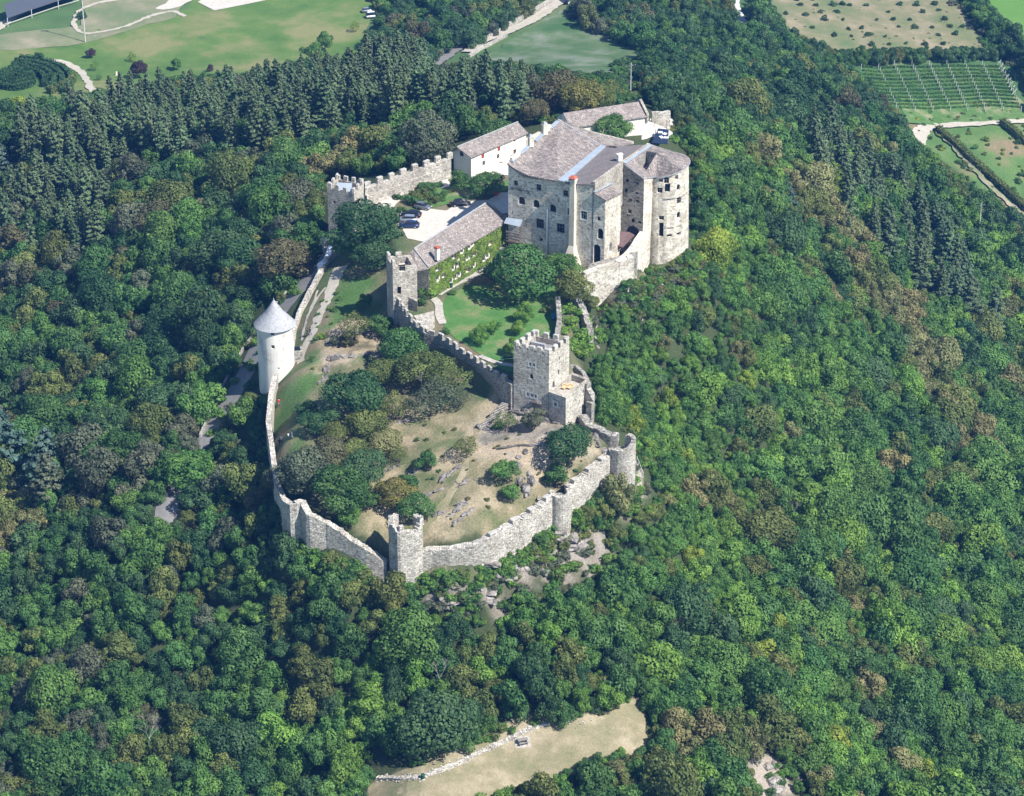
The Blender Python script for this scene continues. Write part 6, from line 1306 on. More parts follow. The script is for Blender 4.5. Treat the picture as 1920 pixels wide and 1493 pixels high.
# ------------------------------------------------------------------ rocks
import bmesh
def hull(seed, n=16, sub=1):
    rs = np.random.RandomState(seed); bm = bmesh.new()
    for p in sph(n, rs) * rs.uniform(.75, 1.1, (n, 1)) * np.array((1, .8, .7)): bm.verts.new(p)
    r = bmesh.ops.convex_hull(bm, input=bm.verts); bmesh.ops.delete(bm, geom=[v for v in bm.verts if not v.link_faces], context='VERTS')
    if sub:
        bmesh.ops.subdivide_edges(bm, edges=bm.edges[:], cuts=2, use_grid_fill=True)
        for v in bm.verts: v.co *= 1 + .34 * (float(vnoise(v.co.x * 3 + seed, v.co.y * 3 + v.co.z * 5)) - .5)
    bm.verts.ensure_lookup_table(); vs = np.array([v.co[:] for v in bm.verts]); fs = [[v.index for v in f.verts] for f in bm.faces]; bm.free(); return vs, fs
HULLS = [hull(i) for i in range(10)]
def outcrop(px, py, L, W_, H, ang, label, n=6, seed=0, mat='rock', name='rock_outcrop', group=None, g=None):
    rs = np.random.RandomState(seed + 1000); g = G(px, py) if g is None else g; m_ = MB()
    for i in range(n):
        t = (i / max(1, n - 1) - .5) if n > 1 else 0; vs, fs = HULLS[rs.randint(10)]; s_ = rs.uniform(.65, 1.1); a = rs.uniform(0, 6.28)
        c = np.array((g[0] + t * L * math.cos(ang) * .8 + rs.normal(0, W_ * .15), g[1] + t * L * math.sin(ang) * .8 + rs.normal(0, W_ * .15)))
        v = vs * np.array((L / max(1.4, n * .55), W_ * .6, H)) * s_; ca, sa = math.cos(ang + rs.normal(0, .25)), math.sin(ang + rs.normal(0, .25))
        x = v[:, 0] * ca - v[:, 1] * sa + c[0]; y = v[:, 0] * sa + v[:, 1] * ca + c[1]; z = v[:, 2] + T(*c) - H * .12
        m_.add(np.stack([x, y, z], 1), fs)
    o = m_.out(name, mat); tag(o, label, 'rock', group); return o
rk = [(846,886,5.5,1.6,.8,.75,'long slanting rock slab on the dry meadow, upper one'),(868,907,3,1,.45,.7,'small flat rock right of the upper slab on the dry meadow'),(861,952,5.2,1.5,.8,.8,'long slanting rock slab on the dry meadow, lower one'),(868,966,5,1.2,.6,.8,'second slab directly below the lower long slab'),(814,922,2.2,1.2,.5,.6,'broken rock left on the dry meadow'),(820,962,2.6,1.4,.5,.3,'rough rock at the left below the dry meadow slabs'),(835,914,1.5,.9,.35,.5,'little dark rock between the two long slabs'),(988,912,3.4,2.6,1.9,1.3,'tall jagged dark rock beside the round meadow trees'),(980,895,2.2,1.8,1.2,1.2,'jagged rock top above the tall dark rock'),(978,858,4.6,2.4,.7,1.0,'low ring-like rock in the bare upper meadow'),(990,835,8.5,1.2,.6,-.05,'low broken line of stones in front of the silvery tree'),(1012,862,1.6,1.0,.5,.2,'small rock left of the big evergreen'),
 (915,792,6,3,1.4,.9,'grey rock slope left of the keep, under the steps'),(938,772,4,2.5,1.6,.8,'rock mass at the left foot of the keep'),(985,768,6,2.4,1.5,-.3,'rock ledge under the front face of the keep'),(1022,790,4,2.4,2.0,-.4,'rock under the corner of the terrace block'),(1040,812,3,1.8,.9,-.4,'low rock in front of the terrace block'),(1112,815,4.5,2.0,1.4,-1.0,'crumbled rock behind the upper ruined wall'),(1128,838,3.6,2,1.2,-.9,'rocky bank inside the corner bastion'),
 (612,690,4,2.2,1.3,1.2,'dark rock at the left end of the wooded outcrop by the track'),(603,712,3,1.8,1.1,1.3,'lower dark rock beside the green strip'),(640,668,5,2.6,1.2,.3,'grey rock face under the scrub by the bailey track'),(700,664,5,2.2,1.0,.2,'flat rock with bare earth under the tall shaded wall'),(628,632,4,2,1.3,.8,'rock crest above the bailey track'),(690,628,4,2.4,1.2,.2,'grey rock beneath the olive tree above the track'),(760,790,3,1.6,.8,.4,'small rock in the bailey wood'),(735,878,3,1.6,.7,.6,'rock half hidden in the lower bailey clump'),(775,885,3.4,1.2,.6,.7,'pale rocks beside the single dark meadow tree'),
 (1308,502,3.6,2.2,2.2,-.8,'pale rock spur at the foot of the palace round tower'),(1190,562,2.4,2,2.6,1.4,'white rock tooth below the bastion wall, upper one'),(1205,590,2.6,2.2,2.6,1.3,'white rock tooth below the bastion wall, lower one'),(1166,572,3,2.4,2.6,.6,'rounded grey boulder at the corner of the bastion wall'),(1178,540,1.6,1.4,2.2,1.4,'slim rock spike beside the bastion wall'),(1120,618,2.6,1.6,1.8,-1.0,'bare pale rock right of the ivy ruin'),(1112,640,2.4,1.5,1.2,-1.0,'reddish rock below the ivy ruin'),
 (1425,1425,5,4,1.2,.2,'large bare rock dome near the bottom right'),(1450,1475,5,4,2.0,-.9,'large cracked rock face at the bottom edge'),(1485,1450,2.5,1.6,1.0,-.7,'small pale rock right of the bare rock dome'),(172,70,3,2,1.4,.2,'pale boulders at the foot of the tall mast'),(224,158,2,1.4,.9,.1,'small grey boulder on the meadow near the larch wood')]
for i, a in enumerate(rk): outcrop(*a, n=2 + (a[2] > 2.5) * 2 + (a[2] > 4.5) * 2, seed=i, mat='cliff_rock' if i > 27 else 'rock')
rs = np.random.RandomState(44); k = 0; t = 0
big = [(935,1080),(1060,1005),(1000,1062),(850,1118),(940,1150),(1085,1035)]
for i, (x, y) in enumerate(big): outcrop(x, y, rs.uniform(4.5, 7), rs.uniform(3, 4.5), rs.uniform(1.0, 1.7), rs.uniform(-.8, .8), 'big cracked boulder mass on the cliff below the front walls', 5, 100 + i, 'cliff_rock', 'cliff_rock', 'boulder masses on the cliff')
while k < 12:
    px, py = rs.uniform(780, 1150), rs.uniform(990, 1190)
    if not inpoly(px, py, CLIFFPX): continue
    outcrop(px, py, rs.uniform(.8, 2.2), rs.uniform(.7, 1.6), rs.uniform(.5, 1.1), rs.uniform(0, 3), 'pale weathered boulder lying on the cliff below the front walls', 1, 200 + k, 'cliff_rock', 'boulder', 'boulders on the cliff'); k += 1
for i in range(26):
    px, py = rs.uniform(800, 1130), rs.uniform(800, 1000)
    if inpoly(px, py, DRYPX): outcrop(px, py, rs.uniform(.4, 1.1), rs.uniform(.4, .8), rs.uniform(.2, .45), rs.uniform(0, 3), 'small loose stone on the dry bailey meadow', 1, 300 + i, 'rock', 'stone', 'loose stones on the dry meadow')
# ------------------------------------------------------------------ low walls, steps, terrace
X11 = lambda x, y: (680 + x / 3.31, 1300 + y / 3.31)
L_ = [G(*X11(*q)) for q in ((90,524),(170,530),(240,532),(320,528),(380,515),(440,498),(500,476),(560,452),(620,425),(680,395),(740,365),(800,338),(860,310),(910,288),(960,265),(1010,240),(1060,215),(1120,196),(1160,190))]
r_ = empty('terrace_wall', L_[9], 'long low tumbled drystone wall along the dry terrace', 'wall'); wallrun(r_, L_, [p[2] + .35 for p in L_], 1.0, 'curtain_wall', ruin=.3, seed=51, drop=.8, step=.4)
m_ = MB(); rs = np.random.RandomState(9)
for i in range(420):
    p, d, z, _l = along(L_, [q[2] for q in L_], rs.uniform(0, 44)); q = p + bp((rs.normal(0, .55), rs.normal(0, .55))); v, f = HULLS[rs.randint(10)]; v, f = hull.cache[rs.randint(6)] if hasattr(hull, 'cache') else (v, f)
    m_.add(v * rs.uniform(.1, .3) + np.array((*q, T(*q) + .15)), f)
    if i > 260: break
o = m_.out('loose_stones', 'curtain_wall', r_); o['kind'] = 'stuff'
def stairs(a, b, wd, n, mat, label, name='stair'):
    rt = empty(name, a, label, 'stairs'); d = (b - a)[:2]; ang = math.atan2(d[1], d[0])
    for i in range(n):
        t = (i + .5) / n; p = a + (b - a) * t; m_ = MB().box((p[0], p[1], p[2] + .05), (np.linalg.norm(d) / n * .82, wd, .3), ang); m_.out('step', mat, rt)
    return rt, ang
a, b = G(903, 806), G(952, 757); rt, an2 = stairs(a, b + np.array((0, 0, .6)), 1.5, 22, 'coping', 'long flight of steps climbing the rocks to the left foot of the keep')
a, b = G(1199, 898) , G(1187, 866); rt, an2 = stairs(a, b, 1.7, 12, 'coping', 'short stone stair with handrail right of the corner bastion')
m_ = MB(); nn = np.array((math.sin(an2), -math.cos(an2), 0)) * .9
for i in range(5): p = a + (b - a) * i / 4 + nn; m_.tube(p, p + np.array((0, 0, 1.0)), .05, n=4)
m_.tube(a + nn + np.array((0, 0, 1.)), b + nn + np.array((0, 0, 1.)), .05, n=4); m_.out('handrail', 'concrete', rt)
stairs(G(1020, 942), G(1008, 930), 2.4, 5, 'coping', 'few worn steps beside the half round wall tower')
def park(name, pos, label, cat, parts, rot=0, group=None):
    rt = empty(name, pos, label, cat, group)
    for pn, mb, mt in parts: mesh(pn, np.array(mb.v), mb.f, mt, rt, local=True)
    rt.rotation_euler = (0, 0, rot); return rt
g = G(980, 1394); tb = MB().box((0, 0, .76), (1.9, .8, .08)); se = [MB().box((0, s, .45), (1.9, .3, .06)) for s in (-.75, .75)]; lg = [MB().box((s, 0, .38), (.12, 1.5, .76), 0, .6) for s in (-.7, .7)]
pt = park('picnic_table', (g[0], g[1], g[2] + .12), 'grey wooden picnic table on a square pad on the dry terrace', 'table', [('table_top', tb, 'grey_wood')] + [('bench', s, 'grey_wood') for s in se] + [('leg', l, 'grey_wood') for l in lg], .35)
pp = sheet('picnic_pad', [g[:2] + bp(q) for q in ((-1.3, -1.2), (1.5, -.9), (1.2, 1.6), (-1.5, 1.2))], 'path_gravel', .14, .8)
g = G(793, 1461); park('litter_bin', g, 'dark green litter bin beside the tumbled terrace wall', 'bin', [('body', MB().tube((0, 0, .1), (0, 0, 1.0), .34, .38, 10), 'bin_green'), ('lid', MB().tube((0, 0, 1.0), (0, 0, 1.12), .42, .3, 10), 'bin_green')])
# ------------------------------------------------------------------ vehicles
def loft(secs):
    "body from cross-sections (x, half width, z0, z1, top half width)"
    m_ = MB(); vs = []
    for x, wv_, z0, z1, tw_ in secs: vs += [(x, -wv_, z0), (x, -wv_ * 1.03, (z0 + z1) / 2), (x, -tw_, z1), (x, tw_, z1), (x, wv_ * 1.03, (z0 + z1) / 2), (x, wv_, z0)]
    n = len(secs); fs = [(6 * i + k, 6 * i + (k + 1) % 6, 6 * i + 6 + (k + 1) % 6, 6 * i + 6 + k) for i in range(n - 1) for k in range(6)] + [tuple(range(6))[::-1], tuple(range(6 * n - 6, 6 * n))]
    return m_.add(vs, fs)
def car(px, py, rot, paintm, label, kind='estate', up=.12, group='cars at the castle', z=None):
    g = G(px, py) if z is None else P(px, py, z); Lc = {'estate': 4.6, 'saloon': 4.7, 'hatch': 3.8, 'van': 5.0}[kind]; h = Lc / 2
    body = loft([(-h, .72, .42, .72, .62), (-h + .15, .86, .3, .9, .76), (-h * .45, .9, .26, .98, .82), (0, .9, .24, .97, .84), (h * .4, .9, .26, .92, .82), (h - .25, .84, .3, .74, .7), (h, .66, .4, .62, .55)])
    bk = {'estate': -h + .25, 'saloon': -h * .62, 'hatch': -h + .2, 'van': -h + .1}[kind]; th = 1.45 if kind != 'van' else 1.95
    cab = loft([(bk, .74, .9, .98, .70), (bk + .35, .76, .93, th - .08, .58), (-.2, .78, .95, th, .60), (h * .18, .76, .93, th - .05, .56), (h * .48, .72, .88, .95, .66)])
    roof = loft([(bk + .38, .57, th - .07, th - .02, .5), (-.2, .60, th - .01, th + .04, .54), (h * .17, .56, th - .06, th, .48)])
    rt = empty('parked_car', (g[0], g[1], g[2] + up), label, 'car', group); rt.rotation_euler = (0, 0, rot)
    mesh('body', np.array(body.v), body.f, paintm, rt, True, True); mesh('cabin_glass', np.array(cab.v), cab.f, 'car_glass', rt, True); mesh('roof', np.array(roof.v), roof.f, paintm, rt, True)
    for sx in (-h * .6, h * .6):
        for sy in (-.82, .82):
            w_ = mesh('wheel', np.array((wb := MB().tube((sx, sy - .1, .33), (sx, sy + .1, .33), .33, n=14)).v), wb.f, 'tyre', rt, True); rb = MB().tube((sx, sy - .115, .33), (sx, sy + .115, .33), .2, n=10); mesh('rim', np.array(rb.v), rb.f, 'paint_silver', w_, True)
    for sy in (-.55, .55):
        hb = MB().box((h - .1, sy, .6), (.2, .3, .14)); mesh('headlight', np.array(hb.v), hb.f, 'lamp_clear', rt, True); hb = MB().box((-h + .06, sy, .74), (.14, .26, .18)); mesh('tail_light', np.array(hb.v), hb.f, 'lamp_red', rt, True)
    return rt
car(771, 407, 2.98, 'paint_black', 'black car, farthest back of the three side by side in the car park'); car(763, 416, 3.10, 'paint_silver', 'pale silver-blue car between the two dark ones in the car park'); car(767, 427, 3.12, 'paint_blue', 'dark blue estate car, nearest of the three side by side'); car(793, 392, -.45, 'paint_grey', 'small grey car parked by the bushes', 'hatch'); car(863, 386, .22, 'paint_black', 'long black car beside the grass bank', 'saloon')
car(700, 34, .3, 'paint_white', 'white van in the shade of the trees at the far meadow corner', 'van', .3, None); car(689, 24, .2, 'paint_silver', 'silver car under the trees behind the white van', 'hatch', .3, None)
# ------------------------------------------------------------------ people
def limb(m_, pts, rad, n=7):
    "one continuous tapered surface along joints"
    pts = [Vector(p) for p in pts]; rings = []
    for i, p in enumerate(pts):
        d = (pts[min(i + 1, len(pts) - 1)] - pts[max(i - 1, 0)]).normalized(); u = d.orthogonal().normalized(); w2 = d.cross(u)
        rings.append([p + (u * math.cos(2 * math.pi * k / n) + w2 * math.sin(2 * math.pi * k / n)) * rad[i] for k in range(n)])
    m_.add([v for r in rings for v in r], [(n * i + k, n * i + (k + 1) % n, n * i + n + (k + 1) % n, n * i + n + k) for i in range(len(pts) - 1) for k in range(n)] + [tuple(range(n))[::-1], tuple(range(n * len(pts) - n, n * len(pts)))])
def person(px, py, rot, shirt, trousers, label, pose=0, z=None):
    g = G(px, py); rt = empty('person', (g[0], g[1], g[2] + .08), label, 'person', 'visitors'); rt.rotation_euler = (0, 0, rot); st = .22 if pose else .06
    V_ = [(0, 0, .93), (0, 0, 1.12), (0, 0, 1.38), (0, 0, 1.50), (0, .01, 1.58), (0, .02, 1.70)]; E_ = [(0, 1), (1, 2), (2, 3), (3, 4), (4, 5)]; Rr = [.13, .12, .15, .06, .055, .10]
    def ad(parent, pts, rad):
        k = parent
        for p, r in zip(pts, rad): V_.append(p); Rr.append(r); E_.append((k, len(V_) - 1)); k = len(V_) - 1
    for s in (-1, 1):
        ad(2, [(s * .17, 0, 1.42), (s * .23, .03 * s, 1.15), (s * .22, .12 + .05 * s * pose, .92), (s * .22, .16, .84)], [.06, .045, .035, .035])
        ad(0, [(s * .09, st * s * .3, .86), (s * .10, st * s * .6 + .02, .48), (s * .10, st * s, .09), (s * .10, st * s + .14, .04)], [.095, .065, .045, .04])
    me = bpy.data.meshes.new('body'); me.from_pydata(V_, E_, []); me.materials.append(MAT['skin']); o = bpy.data.objects.new('body', me); o.parent = rt; COL.objects.link(o)
    md = o.modifiers.new('skin', 'SKIN'); sv = me.skin_vertices[0].data
    for i, r in enumerate(Rr): sv[i].radius = (r, r * .8)
    sv[0].use_root = True; sb = o.modifiers.new('smooth', 'SUBSURF'); sb.levels = sb.render_levels = 1
    a = MB(); limb(a, [(0, 0, .88), (0, 0, 1.1), (0, 0, 1.36), (0, 0, 1.47)], [.17, .16, .19, .09], 9)
    for s in (-1, 1): limb(a, [(s * .13, 0, 1.43), (s * .19, .01, 1.38), (s * .235, .03 * s, 1.17)], [.07, .075, .065])
    mesh('shirt', np.array(a.v), a.f, shirt, rt, True, True)
    a = MB(); limb(a, [(0, 0, .98), (0, 0, .84)], [.165, .15], 9)
    for s in (-1, 1): limb(a, [(s * .08, 0, .9), (s * .10, st * s * .6 + .02, .48), (s * .10, st * s, .12)], [.115, .085, .065])
    mesh('trousers', np.array(a.v), a.f, trousers, rt, True, True)
    a = MB(); limb(a, [(0, -.02, 1.66), (0, -.03, 1.74), (0, -.01, 1.82)], [.11, .125, .07], 9); mesh('hair', np.array(a.v), a.f, 'hair_dark', rt, True, True); return rt
person(582, 629, 2.2, 'cloth_dark', 'cloth_blue', 'visitor in dark top and blue trousers walking on the bailey track, right one', 1); person(577, 631, 2.0, 'cloth_dark', 'cloth_dark', 'visitor all in dark clothes on the bailey track, left one', 1)
person(523, 762, .5, 'red_cloth', 'grey_wood', 'single visitor in reddish top on the green strip beside the wall'); person(541, 826, 1.2, 'cloth_white', 'cloth_dark', 'visitor in white shirt, middle of the group on the green strip'); person(548, 823, -1.0, 'cloth_white', 'cloth_white', 'visitor all in white, right of the group on the green strip'); person(528, 832, 2.6, 'cloth_white', 'cloth_dark', 'visitor in white shirt, left of the group on the green strip', 1); person(524, 837, -2.6, 'cloth_dark', 'cloth_blue', 'visitor in dark shirt and blue trousers at the left of the group')
# ------------------------------------------------------------------ poles, lamp, posts
g = G(160, 81); r_ = empty('tall_mast', g, 'very tall pale mast rising from boulders on the meadow', 'mast'); MB().tube(g, g + np.array((0, 0, 21)), .22, .14, 8).out('pole', 'concrete', r_); MB().box((g[0], g[1], g[2] + 20.6), (2.2, .5, .4)).out('lamp_head', 'concrete', r_)
g = G(885.6, 367); r_ = empty('lamp_post', g, 'thin grey lamp post between the two bushy trees on the grass bank', 'lamp post'); MB().tube(g, g + np.array((0, 0, 4.6)), .12, .09).out('pole', 'concrete', r_); MB().box((g[0], g[1], g[2] + 4.7), (.5, .3, .16)).out('lamp_head', 'concrete', r_)
def epole(px, py, h, label, arms, wires):
    g = G(px, py); r_ = empty('electricity_pole', g, label, 'pole'); MB().tube(g, g + np.array((0, 0, h)), .17, .11, 7).out('pole', 'concrete', r_)
    for z in arms: MB().box((g[0], g[1], g[2] + h - z), (2.6, .14, .14), .5).out('crossarm', 'dark_iron', r_)
    ins = MB(); [ins.tube((g[0] + s * math.cos(.5), g[1] + s * math.sin(.5), g[2] + h - arms[0]), (g[0] + s * math.cos(.5), g[1] + s * math.sin(.5), g[2] + h - arms[0] + .3), .07) for s in (-1.2, -.4, .5, 1.2)]; ins.out('insulator', 'paint_white', r_)
    for s in (-1.2, 0, 1.2):
        m_ = MB(); a = np.array((g[0] + s * math.cos(.5), g[1] + s * math.sin(.5), g[2] + h - arms[0] + .3)); b = a + np.array(wires); pr = a
        for i in range(1, 9): t = i / 8; q = a + (b - a) * t - np.array((0, 0, 6 * t * (1 - t))); m_.tube(pr, q, .025, n=3); pr = q
        m_.out('wire', 'dark_iron', r_)
g = G(1182, 178); epole(1182, 184, 9.5, 'pale electricity pole with two crossarms and wires, behind the far house', (.9, 2.0), (70, -45, -28)); epole(1834, 452, 12, 'pale electricity pole with crossarms standing in the forest at the right edge', (.8, 1.9), (60, -50, -8))
V10 = lambda x, y: (1300 + x / 3.097, y / 3.097)
pm = MB().box((0, 0, .95), (.17, .17, 2.1)); pme = bpy.data.meshes.new('vineyard_post'); pme.from_pydata(pm.v, [], pm.f); pme.materials.append(MAT['concrete']); n_ = 0
for ci, x0 in enumerate((965, 1065, 1165, 1268, 1370, 1470, 1575, 1677, 1780)):
    for k in range(14):
        x, y = x0 + 9.4 * k, 388 + 20.5 * k
        if (ci == 0 and k > 1) or (ci == 1 and 5 < k < 8): continue
        if x < 1100 and k > 6: continue
        g = G(*V10(x, y)); o = bpy.data.objects.new('vineyard_post', pme); o.location = (g[0], g[1], g[2] + .2); COL.objects.link(o)
        tag(o, 'pale upright post in row %s of the vineyard, %s' % (['one from the left edge', 'two from the left', 'three from the left', 'four', 'in the middle', 'four from the right', 'three from the right', 'two from the right', 'at the right edge'][ci], 'back part' if k < 5 else 'middle part' if k < 10 else 'front part'), 'post', 'vineyard posts row %s %s' % ('abcdefghi'[ci], 'back' if k < 5 else 'middle' if k < 10 else 'front'))
for i in range(9):
    g = G(*V10(1750 + i * 11.5, 392 + i * 21)); b = G(*V10(1785 + i * 11.5, 375 + i * 21)); r_ = empty('brace_post', g, 'slanted pale end brace at the right edge of the vineyard', 'post', 'slanted end braces of the vineyard'); MB().tube(g, (b[0], b[1], b[2] + 1.6), .08, n=5).out('strut', 'concrete', r_)
# orchard saplings
ob = [(595,10),(618,38),(712,42),(740,80),(762,125),(690,170),(822,215),(918,220),(1020,215),(1112,222),(1040,270),(1140,268),(1235,262),(1345,270),(1450,265),(1525,210),(1422,215),(1385,170),(1285,170),(1192,165),(1160,125),(1062,125),(870,125),(835,80),(815,40),(860,35),(905,40),(1005,42),(1200,35),(1295,40),(1330,78),(1258,125),(1460,122),(1425,70),(1130,80),(540,90),(655,100),(1400,35),(1560,165),(1490,165),(980,175),(900,180),(690,8),(1075,5)]
for i, (x, y) in enumerate(ob):
    g = G(*V10(x, y)); rs_ = np.random.RandomState(i); r = rs_.uniform(.7, 1.4); plant('orchard_bush', BUSH[i % 5], g[0], g[1], g[2] + .3 + r * .3, r, r * 1.1, i, tint('dark' if i % 3 else 'teal', rs_), 'young dark green orchard bush on the tan field, %s %s' % ('back' if y < 90 else 'middle' if y < 190 else 'front', 'left' if x < 900 else 'centre' if x < 1200 else 'right'), 'bush', 'orchard bushes %s %s' % ('back' if y < 90 else 'middle' if y < 190 else 'front', 'left' if x < 900 else 'centre' if x < 1200 else 'right'))
# hedges
def hedge(pts, wd, h, label, col='dark', name='hedge', group=None, closed=False, up=.3):
    L = smoothline(pts + ([pts[0]] if closed else []), .9); rs_ = np.random.RandomState(len(label)); rt = empty(name, (*L[0], T(*L[0])), label, 'hedge', group); A_, N_ = [], []; m_ = MB(); base = WL[rt.name]
    for a, b in zip(L, L[1:]):
        d = b - a; l = np.linalg.norm(d); d = d / (l + 1e-9); nn = bp((-d[1], d[0])); z = T(*a) + up
        m_.box(((a[0] + b[0]) / 2, (a[1] + b[1]) / 2, z + h * .42), (l * 1.1, wd * .72, h * .84), math.atan2(d[1], d[0]))
        k = int(22 * l * h); u = rs_.rand(k); s_ = rs_.rand(k)
        for q in range(k):
            t = s_[q] * (2 * h + wd); off, zz, n3_ = ((-wd / 2, t, (-nn[0], -nn[1], .3)) if t < h else (t - h - wd / 2, h, (0, 0, 1)) if t < h + wd else (wd / 2, 2 * h + wd - t, (nn[0], nn[1], .3)))
            p = a + d * l * u[q] + nn * off; A_.append((p[0], p[1], z + zz)); N_.append(n3_)
    A_ = np.array(A_) - base; N_ = np.array(N_, float); me = cardmesh('foliage', leafcards(A_, N_, .26 * rs_.uniform(.6, 1.4, len(A_)), 1.2, .5, rs_), rs_.uniform(.2, .8, len(A_)))
    o = bpy.data.objects.new('foliage', me); o.parent = rt; o['tint'] = tint(col, rs_, .1); COL.objects.link(o)
    c = m_.out('core', 'leaves', rt); c['tint'] = o['tint']
def ell(cx, cy, rx, ry, a0=0, a1=360, n=14): return [G(cx + rx * math.cos(R_(a)), cy - ry * math.sin(R_(a)))[:2] for a in np.linspace(a0, a1, n)]
hedge(ell(28, 155, 36, 16), 1.5, 2.0, 'outer round hedge ring of the maze'); hedge(ell(28, 154, 24, 10.5), 1.4, 2.0, 'middle round hedge ring of the maze'); hedge(ell(28, 153, 12, 5), 1.3, 1.9, 'innermost round hedge ring of the maze')
for i, (r1, a0_, a1_) in enumerate(((58, -20, 100), (74, -25, 95), (90, -28, 90), (106, -30, 85))): hedge(ell(28, 158, r1, r1 * .40, a0_, a1_, 12), 1.5, 2.0, '%s curved hedge row of the maze, counted outwards from the rings' % ['first', 'second', 'third', 'outermost'][i])
hedge([G(85, 152)[:2], G(110, 150)[:2]], 1.4, 2, 'short straight hedge inside the maze'); hedge([G(92, 178)[:2], G(132, 162)[:2], G(138, 150)[:2]], 2.0, 2.2, 'hedge at the lower right edge of the maze', 'olive')
hedge([G(1758, 246)[:2], G(1800, 283)[:2], G(1850, 330)[:2], G(1925, 398)[:2]], 2.2, 1.8, 'diagonal vine row at the lower right fields, long one', 'olive', 'vine_row'); hedge([G(1878, 233)[:2], G(1925, 273)[:2]], 2.2, 1.8, 'diagonal vine row at the right edge, short one', 'olive', 'vine_row')
ordn = ['rearmost', 'second', 'third', 'fourth', 'fifth', 'sixth', 'seventh', 'eighth', 'ninth', 'tenth', 'eleventh', 'frontmost']
for i in range(12):
    y = 398 + i * 21.5; x0 = 985 + max(0, i - 3) * 26; x1 = 1800 + i * 9
    hedge([G(*V10(x, y))[:2] for x in (x0, (x0 + x1) / 2, x1)], .55, .75, '%s low green vine row of the posted vineyard, counted from the back' % ordn[i], 'mid' if i % 3 else 'green', 'vine_row', 'vine rows of the posted vineyard', up=.3)
# long shed with grey roof, meadow details
p = [G(15, 50), G(60, 34), G(110, 17), G(148, 6)]; r_ = empty('long_shed', p[1], 'long low shed with dark panel roof at the top left of the meadow', 'shed'); m_ = MB(); f = MB()
for a, b in zip(p, p[1:]):
    m_.slab([(a[0], a[1], a[2] + 3.0), (b[0], b[1], b[2] + 3.0), (b[0] - 2.5, b[1] + 9, b[2] + 4.4), (a[0] - 2.5, a[1] + 9, a[2] + 4.4)], .25); f.tube((a[0], a[1], a[2]), (a[0], a[1], a[2] + 3.0), .15, n=5); f.tube((a[0], a[1], a[2] + 1.0), (b[0], b[1], b[2] + 1.0), .12, n=4)
m_.out('panel_roof', 'solar_glass', r_); f.out('posts', 'concrete', r_); m_ = MB()
for a, b in zip(p, p[1:]): m_.prism([(a[0] - 2, a[1] + 8), (b[0] - 2, b[1] + 8), (b[0] - 2, b[1] + 8.3), (a[0] - 2, a[1] + 8.3)], a[2] - 1, a[2] + 3.8)
m_.out('back_wall', 'grey_wood', r_)
for x, y, s, lb in ((77, 117, 1.5, 'white upright stone marker beside the hedge maze'), (219, 143, 1.1, 'small white marker stone on the meadow below the purple-blue tree')): g = G(x, y); r_ = empty('stone_marker', g, lb, 'marker'); MB().box((g[0], g[1], g[2] + s * .6), (s * .5, s * .35, s * 1.5), .2, .8).box((g[0], g[1], g[2] + .15), (s * .8, s * .6, .5)).out('stone', 'white_plaster', r_)
g = G(854, 36); r_ = empty('garden_hut', g, 'small white hut between the trees at the top', 'hut'); MB().box((g[0], g[1], g[2] + 1.5), (2.2, 2.4, 3.4)).out('wall', 'white_plaster', r_); MB().box((g[0], g[1], g[2] + 3.5), (2.9, 3.0, .8), 0, .3).out('roof', 'grey_cap', r_)
g = G(1076, 8); r_ = empty('grey_shed', g, 'grey-roofed shed at the top edge beside the field road', 'shed'); MB().box((g[0], g[1], g[2] + 1.5), (4, 4, 3.4)).out('wall', 'white_plaster', r_); MB().box((g[0], g[1], g[2] + 3.9), (5, 5, 1.6), .3, .2).out('roof', 'shingle_grey', r_)
L_ = [G(908, 80), G(935, 62), G(970, 42), G(1005, 22), G(1040, 0)]; r_ = empty('road_wall', L_[2], 'long pale stone wall on the upper side of the field road', 'wall'); wallrun(r_, L_, [q[2] + 1.5 for q in L_], .9, 'curtain_wall', ruin=.15, seed=61)
L_ = [G(880, 108), G(905, 92), G(950, 70)]; r_ = empty('road_wall', L_[1], 'low stone wall on the lower side of the field road by the flower field', 'wall'); wallrun(r_, L_, [q[2] + 1.1 for q in L_], .7, 'curtain_wall', ruin=.2, seed=62)
L_ = [G(q[0], q[1]) for q in ((537, 553), (520, 572), (478, 628), (455, 660), (430, 705), (405, 755), (375, 822))]; r_ = empty('road_parapet', L_[3], 'thin dark parapet along the outer edge of the castle road', 'wall'); wallrun(r_, L_, [q[2] + .9 for q in L_], .4, 'dark_rubble', ruin=.1, seed=63)
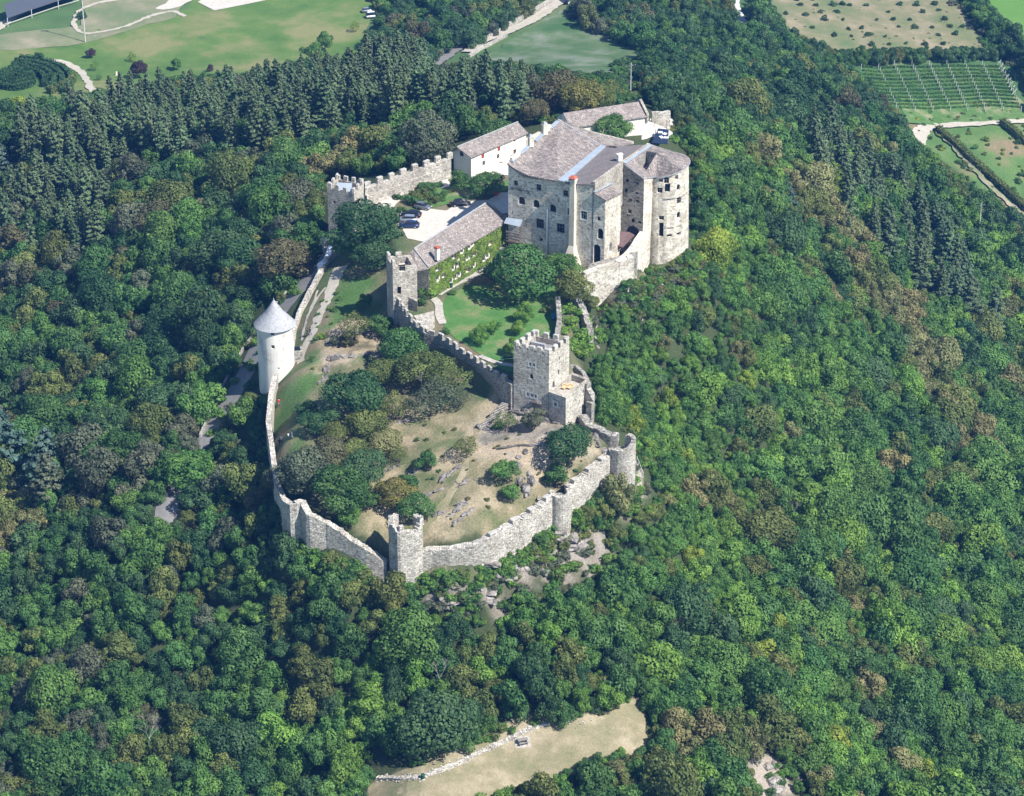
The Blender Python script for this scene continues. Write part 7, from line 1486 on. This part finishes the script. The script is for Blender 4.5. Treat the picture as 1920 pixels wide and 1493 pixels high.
# lawn furniture and yard things
def simple(name, px, py, label, cat, parts, rot=0, z=None): g = G(px, py); return park(name, (g[0], g[1], g[2] + .1), label, cat, parts, rot)
simple('garden_bench', 953, 679, 'green slatted bench on the lawn edge beside the keep', 'bench', [('seat', MB().box((0, 0, .45), (3.0, .5, .1)), 'bin_green'), ('backrest', MB().box((0, .28, .8), (3.0, .08, .5)), 'bin_green'), ('leg', MB().box((-1.2, 0, .22), (.1, .5, .44)), 'dark_iron'), ('leg', MB().box((1.2, 0, .22), (.1, .5, .44)), 'dark_iron')], .1)
simple('garden_chair', 1039, 600, 'pale blue garden chair in the tree shade by the garden ruin', 'chair', [('seat', MB().box((0, 0, .45), (1.0, .8, .1)), 'blue_cloth'), ('backrest', MB().box((0, .4, .85), (1.0, .1, .8)), 'blue_cloth'), ('leg', MB().box((-.4, 0, .2), (.08, .7, .45)), 'dark_iron'), ('leg', MB().box((.4, 0, .2), (.08, .7, .45)), 'dark_iron')], .4)
simple('info_board', 755, 352, 'white information board standing against the yard wall', 'sign', [('panel', MB().box((0, 0, 1.3), (1.5, .1, 1.6)), 'white_paint'), ('leg', MB().box((-.6, 0, .4), (.08, .08, .9)), 'dark_iron'), ('leg', MB().box((.6, 0, .4), (.08, .08, .9)), 'dark_iron')], -.3)
simple('stone_table', 734, 360, 'pale stone table by the yard wall', 'table', [('table_top', MB().box((0, 0, .8), (2.2, 1.1, .14)), 'concrete'), ('leg', MB().box((-.8, 0, .36), (.25, .8, .75)), 'concrete'), ('leg', MB().box((.8, 0, .36), (.25, .8, .75)), 'concrete')], .2)
simple('red_parasol', 931, 368, 'folded red parasol in the shadow left of the palace', 'parasol', [('cloth', MB().tube((0, 0, .5), (0, 0, 1.9), .7, .12, 9), 'red_cloth'), ('pole', MB().tube((0, 0, 0), (0, 0, 2.2), .05), 'concrete')])
simple('green_barrel', 846, 540, 'small bright green barrel at the foot of the vine wall', 'barrel', [('body', MB().tube((0, 0, 0), (0, 0, .9), .32, .32, 10), 'bin_green'), ('lid', MB().tube((0, 0, .9), (0, 0, 1.0), .34, .3, 10), 'bin_green')])
# ------------------------------------------------------------------ air between the hill and the viewer
hb = MB().box((0, 100, 70), (1700, 1900, 350)); hz_ = bpy.data.meshes.new('haze'); hz_.from_pydata(hb.v, [], hb.f)
m = bpy.data.materials.new('haze_air'); m.use_nodes = True; n = m.node_tree; n.nodes.remove(n.nodes['Principled BSDF']); pv = n.nodes.new('ShaderNodeVolumePrincipled')
pv.inputs['Color'].default_value = (.10, .36, 1, 1); pv.inputs['Density'].default_value = .00011; pv.inputs['Anisotropy'].default_value = .1
n.links.new(pv.outputs[0], n.nodes['Material Output'].inputs['Volume']); hz_.materials.append(m)
tag(link(bpy.data.objects.new('haze', hz_)), kind='stuff')
